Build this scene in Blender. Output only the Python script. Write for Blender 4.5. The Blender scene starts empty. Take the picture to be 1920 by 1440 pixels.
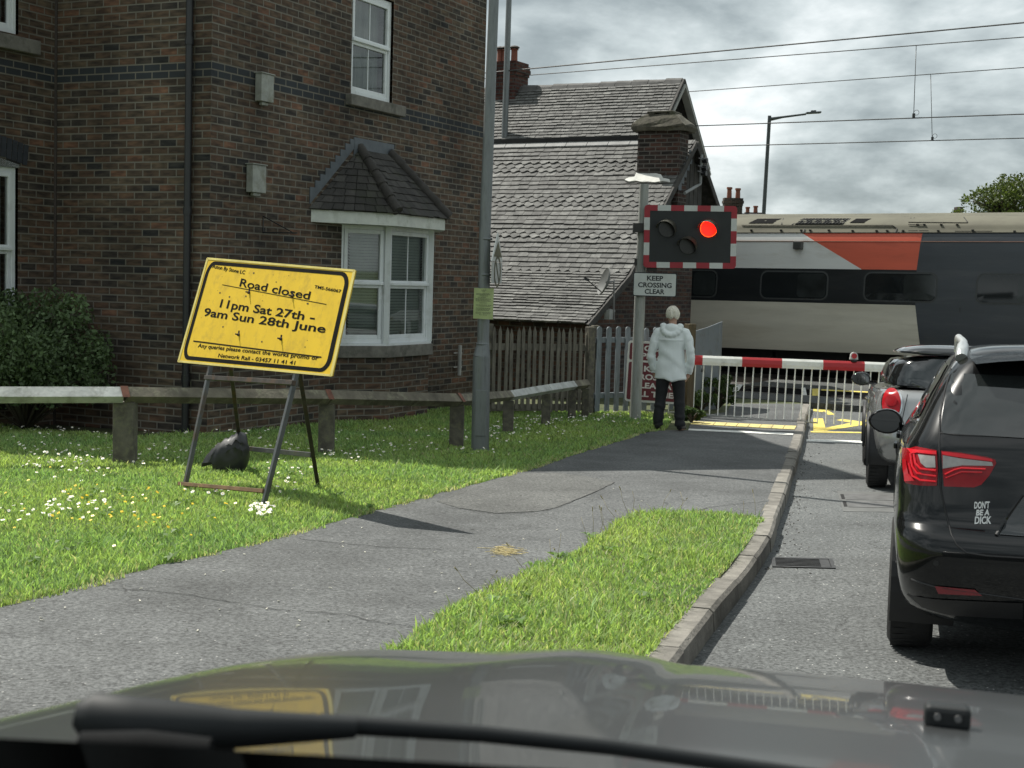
import bpy, bmesh, math, random
import numpy as np
from mathutils import Vector, Matrix, noise
from mathutils.geometry import delaunay_2d_cdt
from mathutils.bvhtree import BVHTree
R = math.radians
random.seed(7)
RNG = np.random.default_rng(7)
S = bpy.context.scene
COL = S.collection

# ------------------------------------------------------------------ camera, sky, sun, exposure
FPX = 2662.0                       # focal length in pixels of the 1920 px wide photograph
CAM = Vector((0, 0, 1.45))
PITCH = math.atan(194 / FPX)
ROLL = .028
FWD = Vector((0, math.cos(PITCH), -math.sin(PITCH)))
_r0 = Vector((1, 0, 0)); _u0 = _r0.cross(FWD)
RIGHT = _r0 * math.cos(ROLL) + _u0 * math.sin(ROLL)
UP = _u0 * math.cos(ROLL) - _r0 * math.sin(ROLL)
cd = bpy.data.cameras.new('camera'); cam = bpy.data.objects.new('camera', cd); COL.objects.link(cam)
cd.sensor_width = 36; cd.lens = FPX / 1920 * 36; cd.clip_start = .05; cd.clip_end = 6000
cd.dof.use_dof = True; cd.dof.focus_distance = 13.0; cd.dof.aperture_fstop = 11
m = Matrix((RIGHT, UP, -FWD)).transposed().to_4x4(); m.translation = CAM
cam.matrix_world = m
S.camera = cam

SUN_AZ = Vector((-.75, .66, 0)).normalized()      # horizontal direction towards the sun: ahead and to the left
SUN_EL = R(55)
W = bpy.data.worlds.new('World'); S.world = W; W.use_nodes = True
nt = W.node_tree; nt.nodes.clear()
def wn(t, **k):
    n = nt.nodes.new(t)
    for a, b in k.items(): setattr(n, a, b)
    return n
out = wn('ShaderNodeOutputWorld'); sky = wn('ShaderNodeTexSky', sky_type='NISHITA', sun_disc=False)
sky.sun_elevation = SUN_EL; sky.sun_rotation = math.atan2(SUN_AZ.x, SUN_AZ.y)
bg1 = wn('ShaderNodeBackground'); bg1.inputs[1].default_value = .1
nt.links.new(sky.outputs[0], bg1.inputs[0])
tc = wn('ShaderNodeTexCoord'); sep = wn('ShaderNodeSeparateXYZ'); nt.links.new(tc.outputs['Generated'], sep.inputs[0])
def wmath(op, a, b=None, clamp=False):
    n = wn('ShaderNodeMath', operation=op); n.use_clamp = clamp
    for i, v in enumerate((a, b)):
        if v is None: continue
        if hasattr(v, 'is_linked'): nt.links.new(v, n.inputs[i])
        else: n.inputs[i].default_value = v
    return n.outputs[0]
zc = wmath('MAXIMUM', sep.outputs[2], 0.0)
den = wmath('ADD', zc, .34)
comb = wn('ShaderNodeCombineXYZ')
nt.links.new(wmath('DIVIDE', sep.outputs[0], den), comb.inputs[0]); nt.links.new(wmath('DIVIDE', sep.outputs[1], den), comb.inputs[1])
n1 = wn('ShaderNodeTexNoise'); n1.inputs['Scale'].default_value = 1.7; n1.inputs['Detail'].default_value = 8; n1.inputs['Roughness'].default_value = .54; n1.inputs['Distortion'].default_value = .35
n2 = wn('ShaderNodeTexNoise'); n2.inputs['Scale'].default_value = 5.5; n2.inputs['Detail'].default_value = 7; n2.inputs['Roughness'].default_value = .55
mp = wn('ShaderNodeMapping'); mp.inputs['Location'].default_value = (5.3, 2.2, 0)
nt.links.new(comb.outputs[0], mp.inputs[0]); nt.links.new(mp.outputs[0], n1.inputs['Vector']); nt.links.new(mp.outputs[0], n2.inputs['Vector'])
cl = wmath('ADD', wmath('MULTIPLY', n1.outputs[0], .68), wmath('MULTIPLY', n2.outputs[0], .32))
rmp = wn('ShaderNodeValToRGB'); el = rmp.color_ramp.elements
el[0].position = .37; el[0].color = (.165, .195, .205, 1)
el[1].position = .625; el[1].color = (.82, .86, .86, 1)
e = el.new(.455); e.color = (.30, .345, .355, 1)
e = el.new(.53); e.color = (.50, .555, .56, 1)
nt.links.new(cl, rmp.inputs[0])
bg2 = wn('ShaderNodeBackground'); bg2.inputs[1].default_value = 1.0
nt.links.new(rmp.outputs[0], bg2.inputs[0])
mx = wn('ShaderNodeMixShader'); mx.inputs[0].default_value = .93
nt.links.new(bg1.outputs[0], mx.inputs[1]); nt.links.new(bg2.outputs[0], mx.inputs[2]); nt.links.new(mx.outputs[0], out.inputs[0])

sd = bpy.data.lights.new('sun', 'SUN'); sd.energy = 4.8; sd.angle = R(.5); sd.color = (1, .96, .88)
so = bpy.data.objects.new('sun', sd); COL.objects.link(so)
sv = SUN_AZ * math.cos(SUN_EL) + Vector((0, 0, math.sin(SUN_EL)))
so.rotation_euler = sv.to_track_quat('Z', 'Y').to_euler()
vs = S.view_settings; vs.view_transform = 'Standard'; vs.look = 'None'; vs.exposure = .4; vs.gamma = 1

# ------------------------------------------------------------------ measuring: photograph pixel -> place in the world
def ray(x, y): return FWD + RIGHT * ((x - 960) / FPX) + UP * (-(y - 720) / FPX)
def at(x, y, Y):
    d = ray(x, y); return CAM + d * (Y / d.y)
def rz(y):                                        # height of the road surface (it falls towards the crossing)
    if y < 18: return -.034 * y
    if y < 26:
        t = (y - 18) / 8; return -.612 - .058 * (2 * t - t * t)
    return -.67
KERB = .11
def G(x, y, off=KERB):
    d = ray(x, y); lo, hi = .5, 400.
    for i in range(50):
        mid = (lo + hi) / 2; p = CAM + d * mid
        if p.z > rz(p.y) + off: lo = mid
        else: hi = mid
    return CAM + d * lo
def onplane(x, y, p0, n):
    d = ray(x, y); return CAM + d * ((Vector(p0) - CAM).dot(n) / d.dot(n))

# ------------------------------------------------------------------ materials
def newmat(name):
    ma = bpy.data.materials.new(name); ma.use_nodes = True
    nt = ma.node_tree; b = nt.nodes['Principled BSDF']
    return ma, nt, b
def nd(nt, t, **k):
    n = nt.nodes.new(t)
    for a, v in k.items(): setattr(n, a, v)
    return n
def M(name, col, rough=.6, metal=0, var=.18, scale=6, bump=0, bscale=40, coat=0, spec=.5, tint=False, detail=5, dirt=None, dscale=3, stretch=None, emit=0):
    ma, nt, b = newmat(name)
    b.inputs['Roughness'].default_value = rough; b.inputs['Metallic'].default_value = metal
    b.inputs['Specular IOR Level'].default_value = spec
    if coat: b.inputs['Coat Weight'].default_value = coat; b.inputs['Coat Roughness'].default_value = .03
    L = nt.links.new
    tc = nd(nt, 'ShaderNodeTexCoord'); v = tc.outputs['Object']
    if stretch:
        mp = nd(nt, 'ShaderNodeMapping'); mp.inputs['Scale'].default_value = stretch; L(v, mp.inputs[0]); v = mp.outputs[0]
    no = nd(nt, 'ShaderNodeTexNoise'); no.inputs['Scale'].default_value = scale; no.inputs['Detail'].default_value = detail; no.inputs['Roughness'].default_value = .6
    L(v, no.inputs['Vector'])
    rp = nd(nt, 'ShaderNodeValToRGB'); e = rp.color_ramp.elements
    e[0].position = .3; e[1].position = .7
    e[0].color = (*[c * (1 - var) for c in col], 1); e[1].color = (*[min(1, c * (1 + var)) for c in col], 1)
    L(no.outputs[0], rp.inputs[0]); c = rp.outputs[0]
    if dirt:
        n2 = nd(nt, 'ShaderNodeTexNoise'); n2.inputs['Scale'].default_value = dscale; n2.inputs['Detail'].default_value = 8; n2.inputs['Roughness'].default_value = .68
        L(v, n2.inputs['Vector'])
        r2 = nd(nt, 'ShaderNodeValToRGB'); r2.color_ramp.elements[0].position = .5; r2.color_ramp.elements[1].position = .72; L(n2.outputs[0], r2.inputs[0])
        mi = nd(nt, 'ShaderNodeMixRGB'); mi.inputs[2].default_value = (*dirt, 1); L(r2.outputs[0], mi.inputs[0]); L(c, mi.inputs[1]); c = mi.outputs[0]
    if tint:
        at_ = nd(nt, 'ShaderNodeAttribute', attribute_name='tint')
        mi = nd(nt, 'ShaderNodeMixRGB', blend_type='MULTIPLY'); mi.inputs[0].default_value = 1; L(c, mi.inputs[1]); L(at_.outputs[0], mi.inputs[2]); c = mi.outputs[0]
    L(c, b.inputs['Base Color'])
    if bump:
        nb = nd(nt, 'ShaderNodeTexNoise'); nb.inputs['Scale'].default_value = bscale; nb.inputs['Detail'].default_value = 4; L(v, nb.inputs['Vector'])
        bp = nd(nt, 'ShaderNodeBump'); bp.inputs['Strength'].default_value = bump; bp.inputs['Distance'].default_value = .01; L(nb.outputs[0], bp.inputs['Height']); L(bp.outputs[0], b.inputs['Normal'])
    if emit:
        b.inputs['Emission Color'].default_value = (*col, 1); b.inputs['Emission Strength'].default_value = emit
    return ma
def brick(name, cols, mortar, bw=.225, bh=.083, bands=(), bandcol=(.03, .035, .045), stain=.35, mort=.011):
    """bricks laid out in metres of the wall's UV map; each brick takes its own colour"""
    ma, nt, b = newmat(name); L = nt.links.new
    uv = nd(nt, 'ShaderNodeUVMap', uv_map='UVMap')
    bt = nd(nt, 'ShaderNodeTexBrick'); bt.offset = .5; bt.offset_frequency = 2
    bt.inputs['Scale'].default_value = 1; bt.inputs['Brick Width'].default_value = bw; bt.inputs['Row Height'].default_value = bh
    bt.inputs['Mortar Size'].default_value = mort; bt.inputs['Mortar Smooth'].default_value = .15; bt.inputs['Bias'].default_value = 0
    bt.inputs['Color1'].default_value = (0, 0, 0, 1); bt.inputs['Color2'].default_value = (1, 1, 1, 1); bt.inputs['Mortar'].default_value = (.5, .5, .5, 1)
    L(uv.outputs[0], bt.inputs['Vector'])
    rp = nd(nt, 'ShaderNodeValToRGB'); rp.color_ramp.interpolation = 'CONSTANT'; e = rp.color_ramp.elements
    tot = sum(w for w, c in cols); acc = 0
    for i, (w, c) in enumerate(cols):
        k = e[0] if i == 0 else (e[1] if i == 1 else e.new(acc / tot))
        k.position = acc / tot; k.color = (*c, 1); acc += w
    L(bt.outputs[0], rp.inputs[0]); c = rp.outputs[0]
    # dark kiln marks inside bricks
    n1 = nd(nt, 'ShaderNodeTexNoise'); n1.inputs['Scale'].default_value = 9; n1.inputs['Detail'].default_value = 5
    mp = nd(nt, 'ShaderNodeMapping'); mp.inputs['Scale'].default_value = (.6, 2.2, 1); L(uv.outputs[0], mp.inputs[0]); L(mp.outputs[0], n1.inputs['Vector'])
    r1 = nd(nt, 'ShaderNodeValToRGB'); r1.color_ramp.elements[0].position = .35; r1.color_ramp.elements[1].position = .7
    r1.color_ramp.elements[0].color = (.42, .43, .47, 1); r1.color_ramp.elements[1].color = (1.3, 1.22, 1.15, 1); L(n1.outputs[0], r1.inputs[0])
    mi = nd(nt, 'ShaderNodeMixRGB', blend_type='MULTIPLY'); mi.inputs[0].default_value = .9; L(c, mi.inputs[1]); L(r1.outputs[0], mi.inputs[2]); c = mi.outputs[0]
    sp = nd(nt, 'ShaderNodeSeparateXYZ'); L(uv.outputs[0], sp.inputs[0])
    for (z0, z1) in bands:
        a = nd(nt, 'ShaderNodeMath', operation='GREATER_THAN'); L(sp.outputs[1], a.inputs[0]); a.inputs[1].default_value = z0
        a2 = nd(nt, 'ShaderNodeMath', operation='LESS_THAN'); L(sp.outputs[1], a2.inputs[0]); a2.inputs[1].default_value = z1
        a3 = nd(nt, 'ShaderNodeMath', operation='MULTIPLY'); L(a.outputs[0], a3.inputs[0]); L(a2.outputs[0], a3.inputs[1])
        mi = nd(nt, 'ShaderNodeMixRGB'); mi.inputs[2].default_value = (*bandcol, 1); L(a3.outputs[0], mi.inputs[0]); L(c, mi.inputs[1]); c = mi.outputs[0]
    # broad weather staining
    n3 = nd(nt, 'ShaderNodeTexNoise'); n3.inputs['Scale'].default_value = .9; n3.inputs['Detail'].default_value = 7; L(uv.outputs[0], n3.inputs['Vector'])
    r3 = nd(nt, 'ShaderNodeValToRGB'); r3.color_ramp.elements[0].position = .35; r3.color_ramp.elements[1].position = .65
    r3.color_ramp.elements[0].color = (1 - stain, 1 - stain, 1 - stain, 1); r3.color_ramp.elements[1].color = (1.1, 1.1, 1.1, 1); L(n3.outputs[0], r3.inputs[0])
    mm = nd(nt, 'ShaderNodeMixRGB'); mm.inputs[2].default_value = (*mortar, 1); L(bt.outputs['Fac'], mm.inputs[0]); L(c, mm.inputs[1])
    mi = nd(nt, 'ShaderNodeMixRGB', blend_type='MULTIPLY'); mi.inputs[0].default_value = 1; L(mm.outputs[0], mi.inputs[1]); L(r3.outputs[0], mi.inputs[2])
    L(mi.outputs[0], b.inputs['Base Color']); b.inputs['Roughness'].default_value = .85; b.inputs['Specular IOR Level'].default_value = .25
    bp = nd(nt, 'ShaderNodeBump', invert=True); bp.inputs['Strength'].default_value = .7; bp.inputs['Distance'].default_value = .008
    L(bt.outputs['Fac'], bp.inputs['Height']); L(bp.outputs[0], b.inputs['Normal'])
    return ma
def asphalt(name, base, light, crack=True, worn=.25, spk=.60):
    ma, nt, b = newmat(name); L = nt.links.new
    tc = nd(nt, 'ShaderNodeTexCoord'); v = tc.outputs['Object']
    n1 = nd(nt, 'ShaderNodeTexNoise'); n1.inputs['Scale'].default_value = 48; n1.inputs['Detail'].default_value = 5; n1.inputs['Roughness'].default_value = .8; L(v, n1.inputs[0])
    r1 = nd(nt, 'ShaderNodeValToRGB'); r1.color_ramp.elements[0].position = .38; r1.color_ramp.elements[1].position = .62
    r1.color_ramp.elements[0].color = (*[c * .3 for c in base], 1); r1.color_ramp.elements[1].color = (*light, 1)
    L(n1.outputs[0], r1.inputs[0]); c = r1.outputs[0]
    vo = nd(nt, 'ShaderNodeTexVoronoi'); vo.inputs['Scale'].default_value = 60; L(v, vo.inputs[0])
    # odd pale chippings
    nn = nd(nt, 'ShaderNodeMath', operation='GREATER_THAN'); sx = nd(nt, 'ShaderNodeSeparateXYZ'); L(vo.outputs['Color'], sx.inputs[0]); L(sx.outputs[0], nn.inputs[0]); nn.inputs[1].default_value = .975
    dd = nd(nt, 'ShaderNodeMath', operation='LESS_THAN'); L(vo.outputs['Distance'], dd.inputs[0]); dd.inputs[1].default_value = .3
    pm = nd(nt, 'ShaderNodeMath', operation='MULTIPLY'); L(nn.outputs[0], pm.inputs[0]); L(dd.outputs[0], pm.inputs[1])
    mi = nd(nt, 'ShaderNodeMixRGB'); mi.inputs[2].default_value = (spk, spk, spk * .95, 1); L(pm.outputs[0], mi.inputs[0]); L(c, mi.inputs[1]); c = mi.outputs[0]
    n2 = nd(nt, 'ShaderNodeTexNoise'); n2.inputs['Scale'].default_value = 1.1; n2.inputs['Detail'].default_value = 8; n2.inputs['Roughness'].default_value = .65; L(v, n2.inputs[0])
    r2 = nd(nt, 'ShaderNodeValToRGB'); r2.color_ramp.elements[0].position = .35; r2.color_ramp.elements[1].position = .68
    r2.color_ramp.elements[0].color = (1 - worn, 1 - worn, 1 - worn, 1); r2.color_ramp.elements[1].color = (1 + worn, 1 + worn, 1 + worn, 1); L(n2.outputs[0], r2.inputs[0])
    mu = nd(nt, 'ShaderNodeMixRGB', blend_type='MULTIPLY'); mu.inputs[0].default_value = 1; L(c, mu.inputs[1]); L(r2.outputs[0], mu.inputs[2]); c = mu.outputs[0]
    if crack:
        vc = nd(nt, 'ShaderNodeTexVoronoi', feature='DISTANCE_TO_EDGE'); vc.inputs['Scale'].default_value = .42; vc.inputs['Randomness'].default_value = 1
        nw = nd(nt, 'ShaderNodeTexNoise'); nw.inputs['Scale'].default_value = 2.5; nw.inputs['Detail'].default_value = 6; L(v, nw.inputs[0])
        ad = nd(nt, 'ShaderNodeMixRGB', blend_type='LINEAR_LIGHT'); ad.inputs[0].default_value = .35; L(v, ad.inputs[1]); L(nw.outputs[1], ad.inputs[2]); L(ad.outputs[0], vc.inputs[0])
        lt = nd(nt, 'ShaderNodeMath', operation='LESS_THAN'); L(vc.outputs[0], lt.inputs[0]); lt.inputs[1].default_value = .0022
        gm = nd(nt, 'ShaderNodeTexNoise'); gm.inputs['Scale'].default_value = 1.7; L(v, gm.inputs[0])
        g2 = nd(nt, 'ShaderNodeMath', operation='GREATER_THAN'); L(gm.outputs[0], g2.inputs[0]); g2.inputs[1].default_value = .52
        g3 = nd(nt, 'ShaderNodeMath', operation='MULTIPLY'); L(lt.outputs[0], g3.inputs[0]); L(g2.outputs[0], g3.inputs[1])
        g4 = nd(nt, 'ShaderNodeMath', operation='MULTIPLY'); L(g3.outputs[0], g4.inputs[0]); g4.inputs[1].default_value = .6
        mi = nd(nt, 'ShaderNodeMixRGB'); mi.inputs[2].default_value = (.02, .02, .02, 1); L(g4.outputs[0], mi.inputs[0]); L(c, mi.inputs[1]); c = mi.outputs[0]
    L(c, b.inputs['Base Color']); b.inputs['Roughness'].default_value = .82; b.inputs['Specular IOR Level'].default_value = .35
    bp = nd(nt, 'ShaderNodeBump'); bp.inputs['Strength'].default_value = .55; bp.inputs['Distance'].default_value = .006; L(n1.outputs[0], bp.inputs['Height']); L(bp.outputs[0], b.inputs['Normal'])
    return ma
def leafmat(name, col, trans=.35, rough=.55):
    ma, nt, b = newmat(name); L = nt.links.new
    at_ = nd(nt, 'ShaderNodeAttribute', attribute_name='tint')
    mi = nd(nt, 'ShaderNodeMixRGB', blend_type='MULTIPLY'); mi.inputs[0].default_value = 1; mi.inputs[1].default_value = (*col, 1); L(at_.outputs[0], mi.inputs[2])
    L(mi.outputs[0], b.inputs['Base Color']); b.inputs['Roughness'].default_value = rough; b.inputs['Specular IOR Level'].default_value = .3
    tr = nd(nt, 'ShaderNodeBsdfTranslucent'); g = nd(nt, 'ShaderNodeMixRGB', blend_type='MULTIPLY'); g.inputs[0].default_value = 1; L(mi.outputs[0], g.inputs[1]); g.inputs[2].default_value = (1.1, 1.15, .6, 1)
    L(g.outputs[0], tr.inputs[0])
    ms = nd(nt, 'ShaderNodeMixShader'); ms.inputs[0].default_value = trans
    L(b.outputs[0], ms.inputs[1]); L(tr.outputs[0], ms.inputs[2]); L(ms.outputs[0], nt.nodes['Material Output'].inputs[0])
    return ma
def glass(name, col=(.02, .025, .027), rough=.03, spec=.6):
    return M(name, col, rough=rough, var=.25, scale=1.5, spec=spec)

# ------------------------------------------------------------------ mesh helpers
def wmx(o):
    m = o.matrix_basis.copy()
    return (wmx(o.parent) @ o.matrix_parent_inverse @ m) if o.parent else m
def tag(o, label=None, cat=None, group=None, kind=None):
    if label: o['label'] = label
    if cat: o['category'] = cat
    if group: o['group'] = group
    if kind: o['kind'] = kind
    return o
def thing(name, loc, label, cat, group=None, rot=(0, 0, 0)):
    o = bpy.data.objects.new(name, None); COL.objects.link(o); o.location = loc; o.rotation_euler = rot; o.empty_display_size = .1
    return tag(o, label, cat, group)
def link(name, me, parent=None, local=False, center=True):
    o = bpy.data.objects.new(name, me); COL.objects.link(o)
    if parent:
        o.parent = parent
        if not local: o.matrix_parent_inverse = wmx(parent).inverted()
    elif center and len(me.vertices):
        n = len(me.vertices); a = np.empty(n * 3, 'f'); me.vertices.foreach_get('co', a); a = a.reshape(-1, 3)
        c = (a.min(0) + a.max(0)) / 2; c[2] = a[:, 2].min()
        a -= c; me.vertices.foreach_set('co', a.ravel()); o.location = [float(v) for v in c]
    return o
def obj(name, bm, mats, parent=None, local=False, smooth=False, bevel=0, label=None, fix=True):
    me = bpy.data.meshes.new(name)
    if fix: bmesh.ops.recalc_face_normals(bm, faces=bm.faces)
    if bevel:
        bmesh.ops.bevel(bm, geom=[e for e in bm.edges if len(e.link_faces) == 2 and e.calc_face_angle(0) > .6], offset=bevel, segments=2, affect='EDGES', profile=.5)
    bm.to_mesh(me); bm.free()
    for ma in (mats if isinstance(mats, (list, tuple)) else [mats]): me.materials.append(ma)
    if smooth:
        me.polygons.foreach_set('use_smooth', [True] * len(me.polygons))
        try: me.set_sharp_from_angle(angle=R(40))
        except Exception: pass
    o = link(name, me, parent, local)
    if label: o['label'] = label
    return o
def NB(): return bmesh.new()
def box(bm, c, sx, sy, sz, X=(1, 0, 0), Y=(0, 1, 0), Z=(0, 0, 1), mi=0):
    c = Vector(c); X = Vector(X).normalized(); Y = Vector(Y).normalized(); Z = Vector(Z).normalized()
    vs = [bm.verts.new(c + X * (sx / 2 * a) + Y * (sy / 2 * b) + Z * (sz / 2 * d)) for a in (-1, 1) for b in (-1, 1) for d in (-1, 1)]
    for f in ((0, 1, 3, 2), (4, 6, 7, 5), (0, 4, 5, 1), (2, 3, 7, 6), (0, 2, 6, 4), (1, 5, 7, 3)):
        fc = bm.faces.new([vs[i] for i in f]); fc.material_index = mi
    return vs
def bar(bm, a, b, w, h=None, up=(0, 0, 1), mi=0):
    a = Vector(a); b = Vector(b); h = h or w; Z = (b - a); l = Z.length; Z.normalize()
    X = Z.cross(Vector(up))
    if X.length < 1e-4: X = Z.cross(Vector((0, 1, 0)))
    X.normalize(); Y = Z.cross(X)
    box(bm, (a + b) / 2, w, h, l, X, Y, Z, mi)
def tube(bm, pts, rad, n=10, cap=True, mi=0):
    pts = [Vector(p) for p in pts]; rad = rad if isinstance(rad, (list, tuple)) else [rad] * len(pts)
    rings = []; ref = None
    for i, p in enumerate(pts):
        d = (pts[min(i + 1, len(pts) - 1)] - pts[max(i - 1, 0)]).normalized()
        if ref is None:
            ref = d.cross(Vector((0, 0, 1)))
            if ref.length < 1e-3: ref = d.cross(Vector((0, 1, 0)))
        ref = (ref - d * ref.dot(d)).normalized(); q = d.cross(ref)
        rings.append([bm.verts.new(p + (ref * math.cos(2 * math.pi * k / n) + q * math.sin(2 * math.pi * k / n)) * rad[i]) for k in range(n)])
    for a, b in zip(rings, rings[1:]):
        for k in range(n):
            f = bm.faces.new((a[k], a[(k + 1) % n], b[(k + 1) % n], b[k])); f.material_index = mi; f.smooth = True
    if cap:
        for r_ in (rings[0][::-1], rings[-1]):
            f = bm.faces.new(r_); f.material_index = mi
    return rings
def prism(bm, poly, ext, mi=0):
    """closed prism: polygon of 3-D points pushed along ext"""
    e = Vector(ext); a = [bm.verts.new(Vector(p)) for p in poly]; b = [bm.verts.new(Vector(p) + e) for p in poly]
    n = len(a)
    for f in [a[::-1], b] + [[a[i], a[(i + 1) % n], b[(i + 1) % n], b[i]] for i in range(n)]:
        fc = bm.faces.new(f); fc.material_index = mi
def cdt(poly, step=None, jitter=.0, holes=()):
    """triangulate a 2-D polygon with regular interior points"""
    P = [Vector((p[0], p[1])) for p in poly]
    bnd = []
    for i, p in enumerate(P):
        q = P[(i + 1) % len(P)]; n = max(1, int((q - p).length / step)) if step else 1
        bnd += [p.lerp(q, k / n) for k in range(n)]
    V = list(bnd); ed = [(i, (i + 1) % len(bnd)) for i in range(len(bnd))]
    if step:
        xs = [p.x for p in P]; ys = [p.y for p in P]
        x = min(xs) + step / 2
        while x < max(xs):
            y = min(ys) + step / 2
            while y < max(ys):
                V.append(Vector((x + random.uniform(-jitter, jitter), y + random.uniform(-jitter, jitter)))); y += step
            x += step
    r_ = delaunay_2d_cdt(V, ed, [], 1, 1e-7)
    return r_[0], r_[2]
def sheet(name, poly, z, mat, step=1.0, kind=None, parent=None):
    vs, fs = cdt([(p[0], p[1]) for p in poly], step)
    bm = NB(); V = [bm.verts.new((v.x, v.y, z(v.x, v.y) if callable(z) else z)) for v in vs]
    for f in fs: bm.faces.new([V[i] for i in f])
    o = obj(name, bm, mat, parent)
    if all(p.normal.z < 0 for p in o.data.polygons[:3]): o.data.flip_normals()
    return tag(o, kind=kind) if kind else o
def smoothpts(P, n=6):
    P = [Vector(p) for p in P]; o = []
    for i in range(len(P) - 1):
        a, b, c, d = P[max(i - 1, 0)], P[i], P[i + 1], P[min(i + 2, len(P) - 1)]
        for k in range(n):
            t = k / n
            o.append(.5 * ((2 * b) + (c - a) * t + (2 * a - 5 * b + 4 * c - d) * t * t + (3 * b - a - 3 * c + d) * t ** 3))
    o.append(P[-1]); return o
def settint(me, cols, domain='FACE'):
    a = me.color_attributes.new('tint', 'FLOAT_COLOR', 'CORNER') if False else me.attributes.new('tint', 'FLOAT_COLOR', domain)
    c = np.ones((len(cols), 4), 'f'); c[:, :3] = cols
    a.data.foreach_set('color', c.ravel())
def wallmesh(bm, p0, d, L, z0, z1, holes=(), uvo=0, mi=0, zoff=0):
    """upright wall from p0 along d with rectangular openings (t0,t1,za,zb); UV in metres"""
    uvl = (bm.loops.layers.uv.get('UVMap') or bm.loops.layers.uv.new('UVMap')); d = Vector(d)
    ts = sorted({0, L, *[h[0] for h in holes], *[h[1] for h in holes]}); zs = sorted({z0, z1, *[h[2] for h in holes], *[h[3] for h in holes]})
    vm = {}
    def V(t, z):
        k = (round(t, 5), round(z, 5))
        if k not in vm: vm[k] = bm.verts.new(Vector((p0[0], p0[1], 0)) + d * t + Vector((0, 0, z)))
        return vm[k]
    for a, b in zip(ts, ts[1:]):
        for e, f in zip(zs, zs[1:]):
            if any(h[0] <= (a + b) / 2 <= h[1] and h[2] <= (e + f) / 2 <= h[3] for h in holes): continue
            fc = bm.faces.new((V(a, e), V(b, e), V(b, f), V(a, f))); fc.material_index = mi
            for lp, (t, z) in zip(fc.loops, ((a, e), (b, e), (b, f), (a, f))): lp[uvl].uv = (t + uvo, z + zoff)
def boxuv(me, sc=1.0):
    """UV in metres by dominant direction of each face, for brickwork on stacks and piers"""
    uv = me.uv_layers.get('UVMap') or me.uv_layers.new(name='UVMap')
    for p in me.polygons:
        n = p.normal
        for li in p.loop_indices:
            c = me.vertices[me.loops[li].vertex_index].co
            h = Vector((-n.y, n.x, 0))
            if h.length < .05: u, v = c.x, c.y
            else: h.normalize(); u, v = c.dot(h), c.z
            uv.data[li].uv = (u * sc, v * sc)
def textmesh(txt, size, bold=0.0, shear=0, spacing=1.0, align='CENTER'):
    cu = bpy.data.curves.new('lettering', 'FONT'); cu.body = txt; cu.size = size; cu.align_x = align; cu.offset = bold; cu.shear = shear; cu.space_character = spacing; cu.resolution_u = 3
    o = bpy.data.objects.new('lettering', cu); COL.objects.link(o)
    me = bpy.data.meshes.new_from_object(o.evaluated_get(bpy.context.evaluated_depsgraph_get()))
    bpy.data.objects.remove(o); bpy.data.curves.remove(cu)
    return me
def addtext(bm, txt, size, mtx, bold=0.0, mi=0, width=None, **k):
    me = textmesh(txt, size, bold, **k)
    xs = [v.co.x for v in me.vertices]; sx = (width / (max(xs) - min(xs))) if width else 1
    cx = (max(xs) + min(xs)) / 2 if width else 0
    V = [bm.verts.new(mtx @ Vector(((v.co.x - cx) * sx, v.co.y, 0))) for v in me.vertices]
    for p in me.polygons:
        try: f = bm.faces.new([V[i] for i in p.vertices]); f.material_index = mi
        except ValueError: pass
    bpy.data.meshes.remove(me)
def frame(o, x, y, z=None):
    x = Vector(x).normalized(); y = Vector(y); y = (y - x * y.dot(x)).normalized(); z = x.cross(y)
    m = Matrix((x, y, z)).transposed().to_4x4(); m.translation = Vector(o); return m
def leaves(name, centers, size, mat, parent=None, tints=None, flat=0.0, aspect=.55):
    """many leaf-sized faces at given centres (array n x 3)"""
    n = len(centers); C = np.asarray(centers)
    a = RNG.normal(size=(n, 3)); a[:, 2] *= (1 - flat); a /= np.linalg.norm(a, axis=1)[:, None]
    b = RNG.normal(size=(n, 3)); b -= a * (a * b).sum(1)[:, None]; b /= np.linalg.norm(b, axis=1)[:, None]
    s = size * RNG.uniform(.6, 1.3, n)[:, None]
    c = np.cross(a, b) * s * .12
    v = np.stack([C - a * s * .5, C + b * s * aspect * .5 + c, C + a * s * .5, C - b * s * aspect * .5 + c], 1).reshape(-1, 3)
    me = bpy.data.meshes.new(name); me.vertices.add(4 * n); me.vertices.foreach_set('co', v.ravel().astype('f'))
    me.loops.add(4 * n); me.loops.foreach_set('vertex_index', np.arange(4 * n, dtype='i')); me.polygons.add(n)
    me.polygons.foreach_set('loop_start', np.arange(0, 4 * n, 4, dtype='i')); me.polygons.foreach_set('loop_total', np.full(n, 4, 'i'))
    me.update(calc_edges=True); me.materials.append(mat)
    t = tints if tints is not None else RNG.uniform(.6, 1.3, (n, 1)) * np.array([[1, 1, 1]]) * RNG.uniform(.9, 1.1, (n, 3))
    settint(me, t)
    return link(name, me, parent)
def modmesh(o_bm, mods):
    """apply modifiers to a bmesh through a temporary object; returns a new mesh"""
    me = bpy.data.meshes.new('tmp'); o_bm.to_mesh(me); o_bm.free(); o = bpy.data.objects.new('tmp', me); COL.objects.link(o)
    for t, kw in mods:
        md = o.modifiers.new('m', t)
        for a, v in kw.items(): setattr(md, a, v)
    r_ = bpy.data.meshes.new_from_object(o.evaluated_get(bpy.context.evaluated_depsgraph_get()))
    bpy.data.objects.remove(o); bpy.data.meshes.remove(me); return r_
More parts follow.
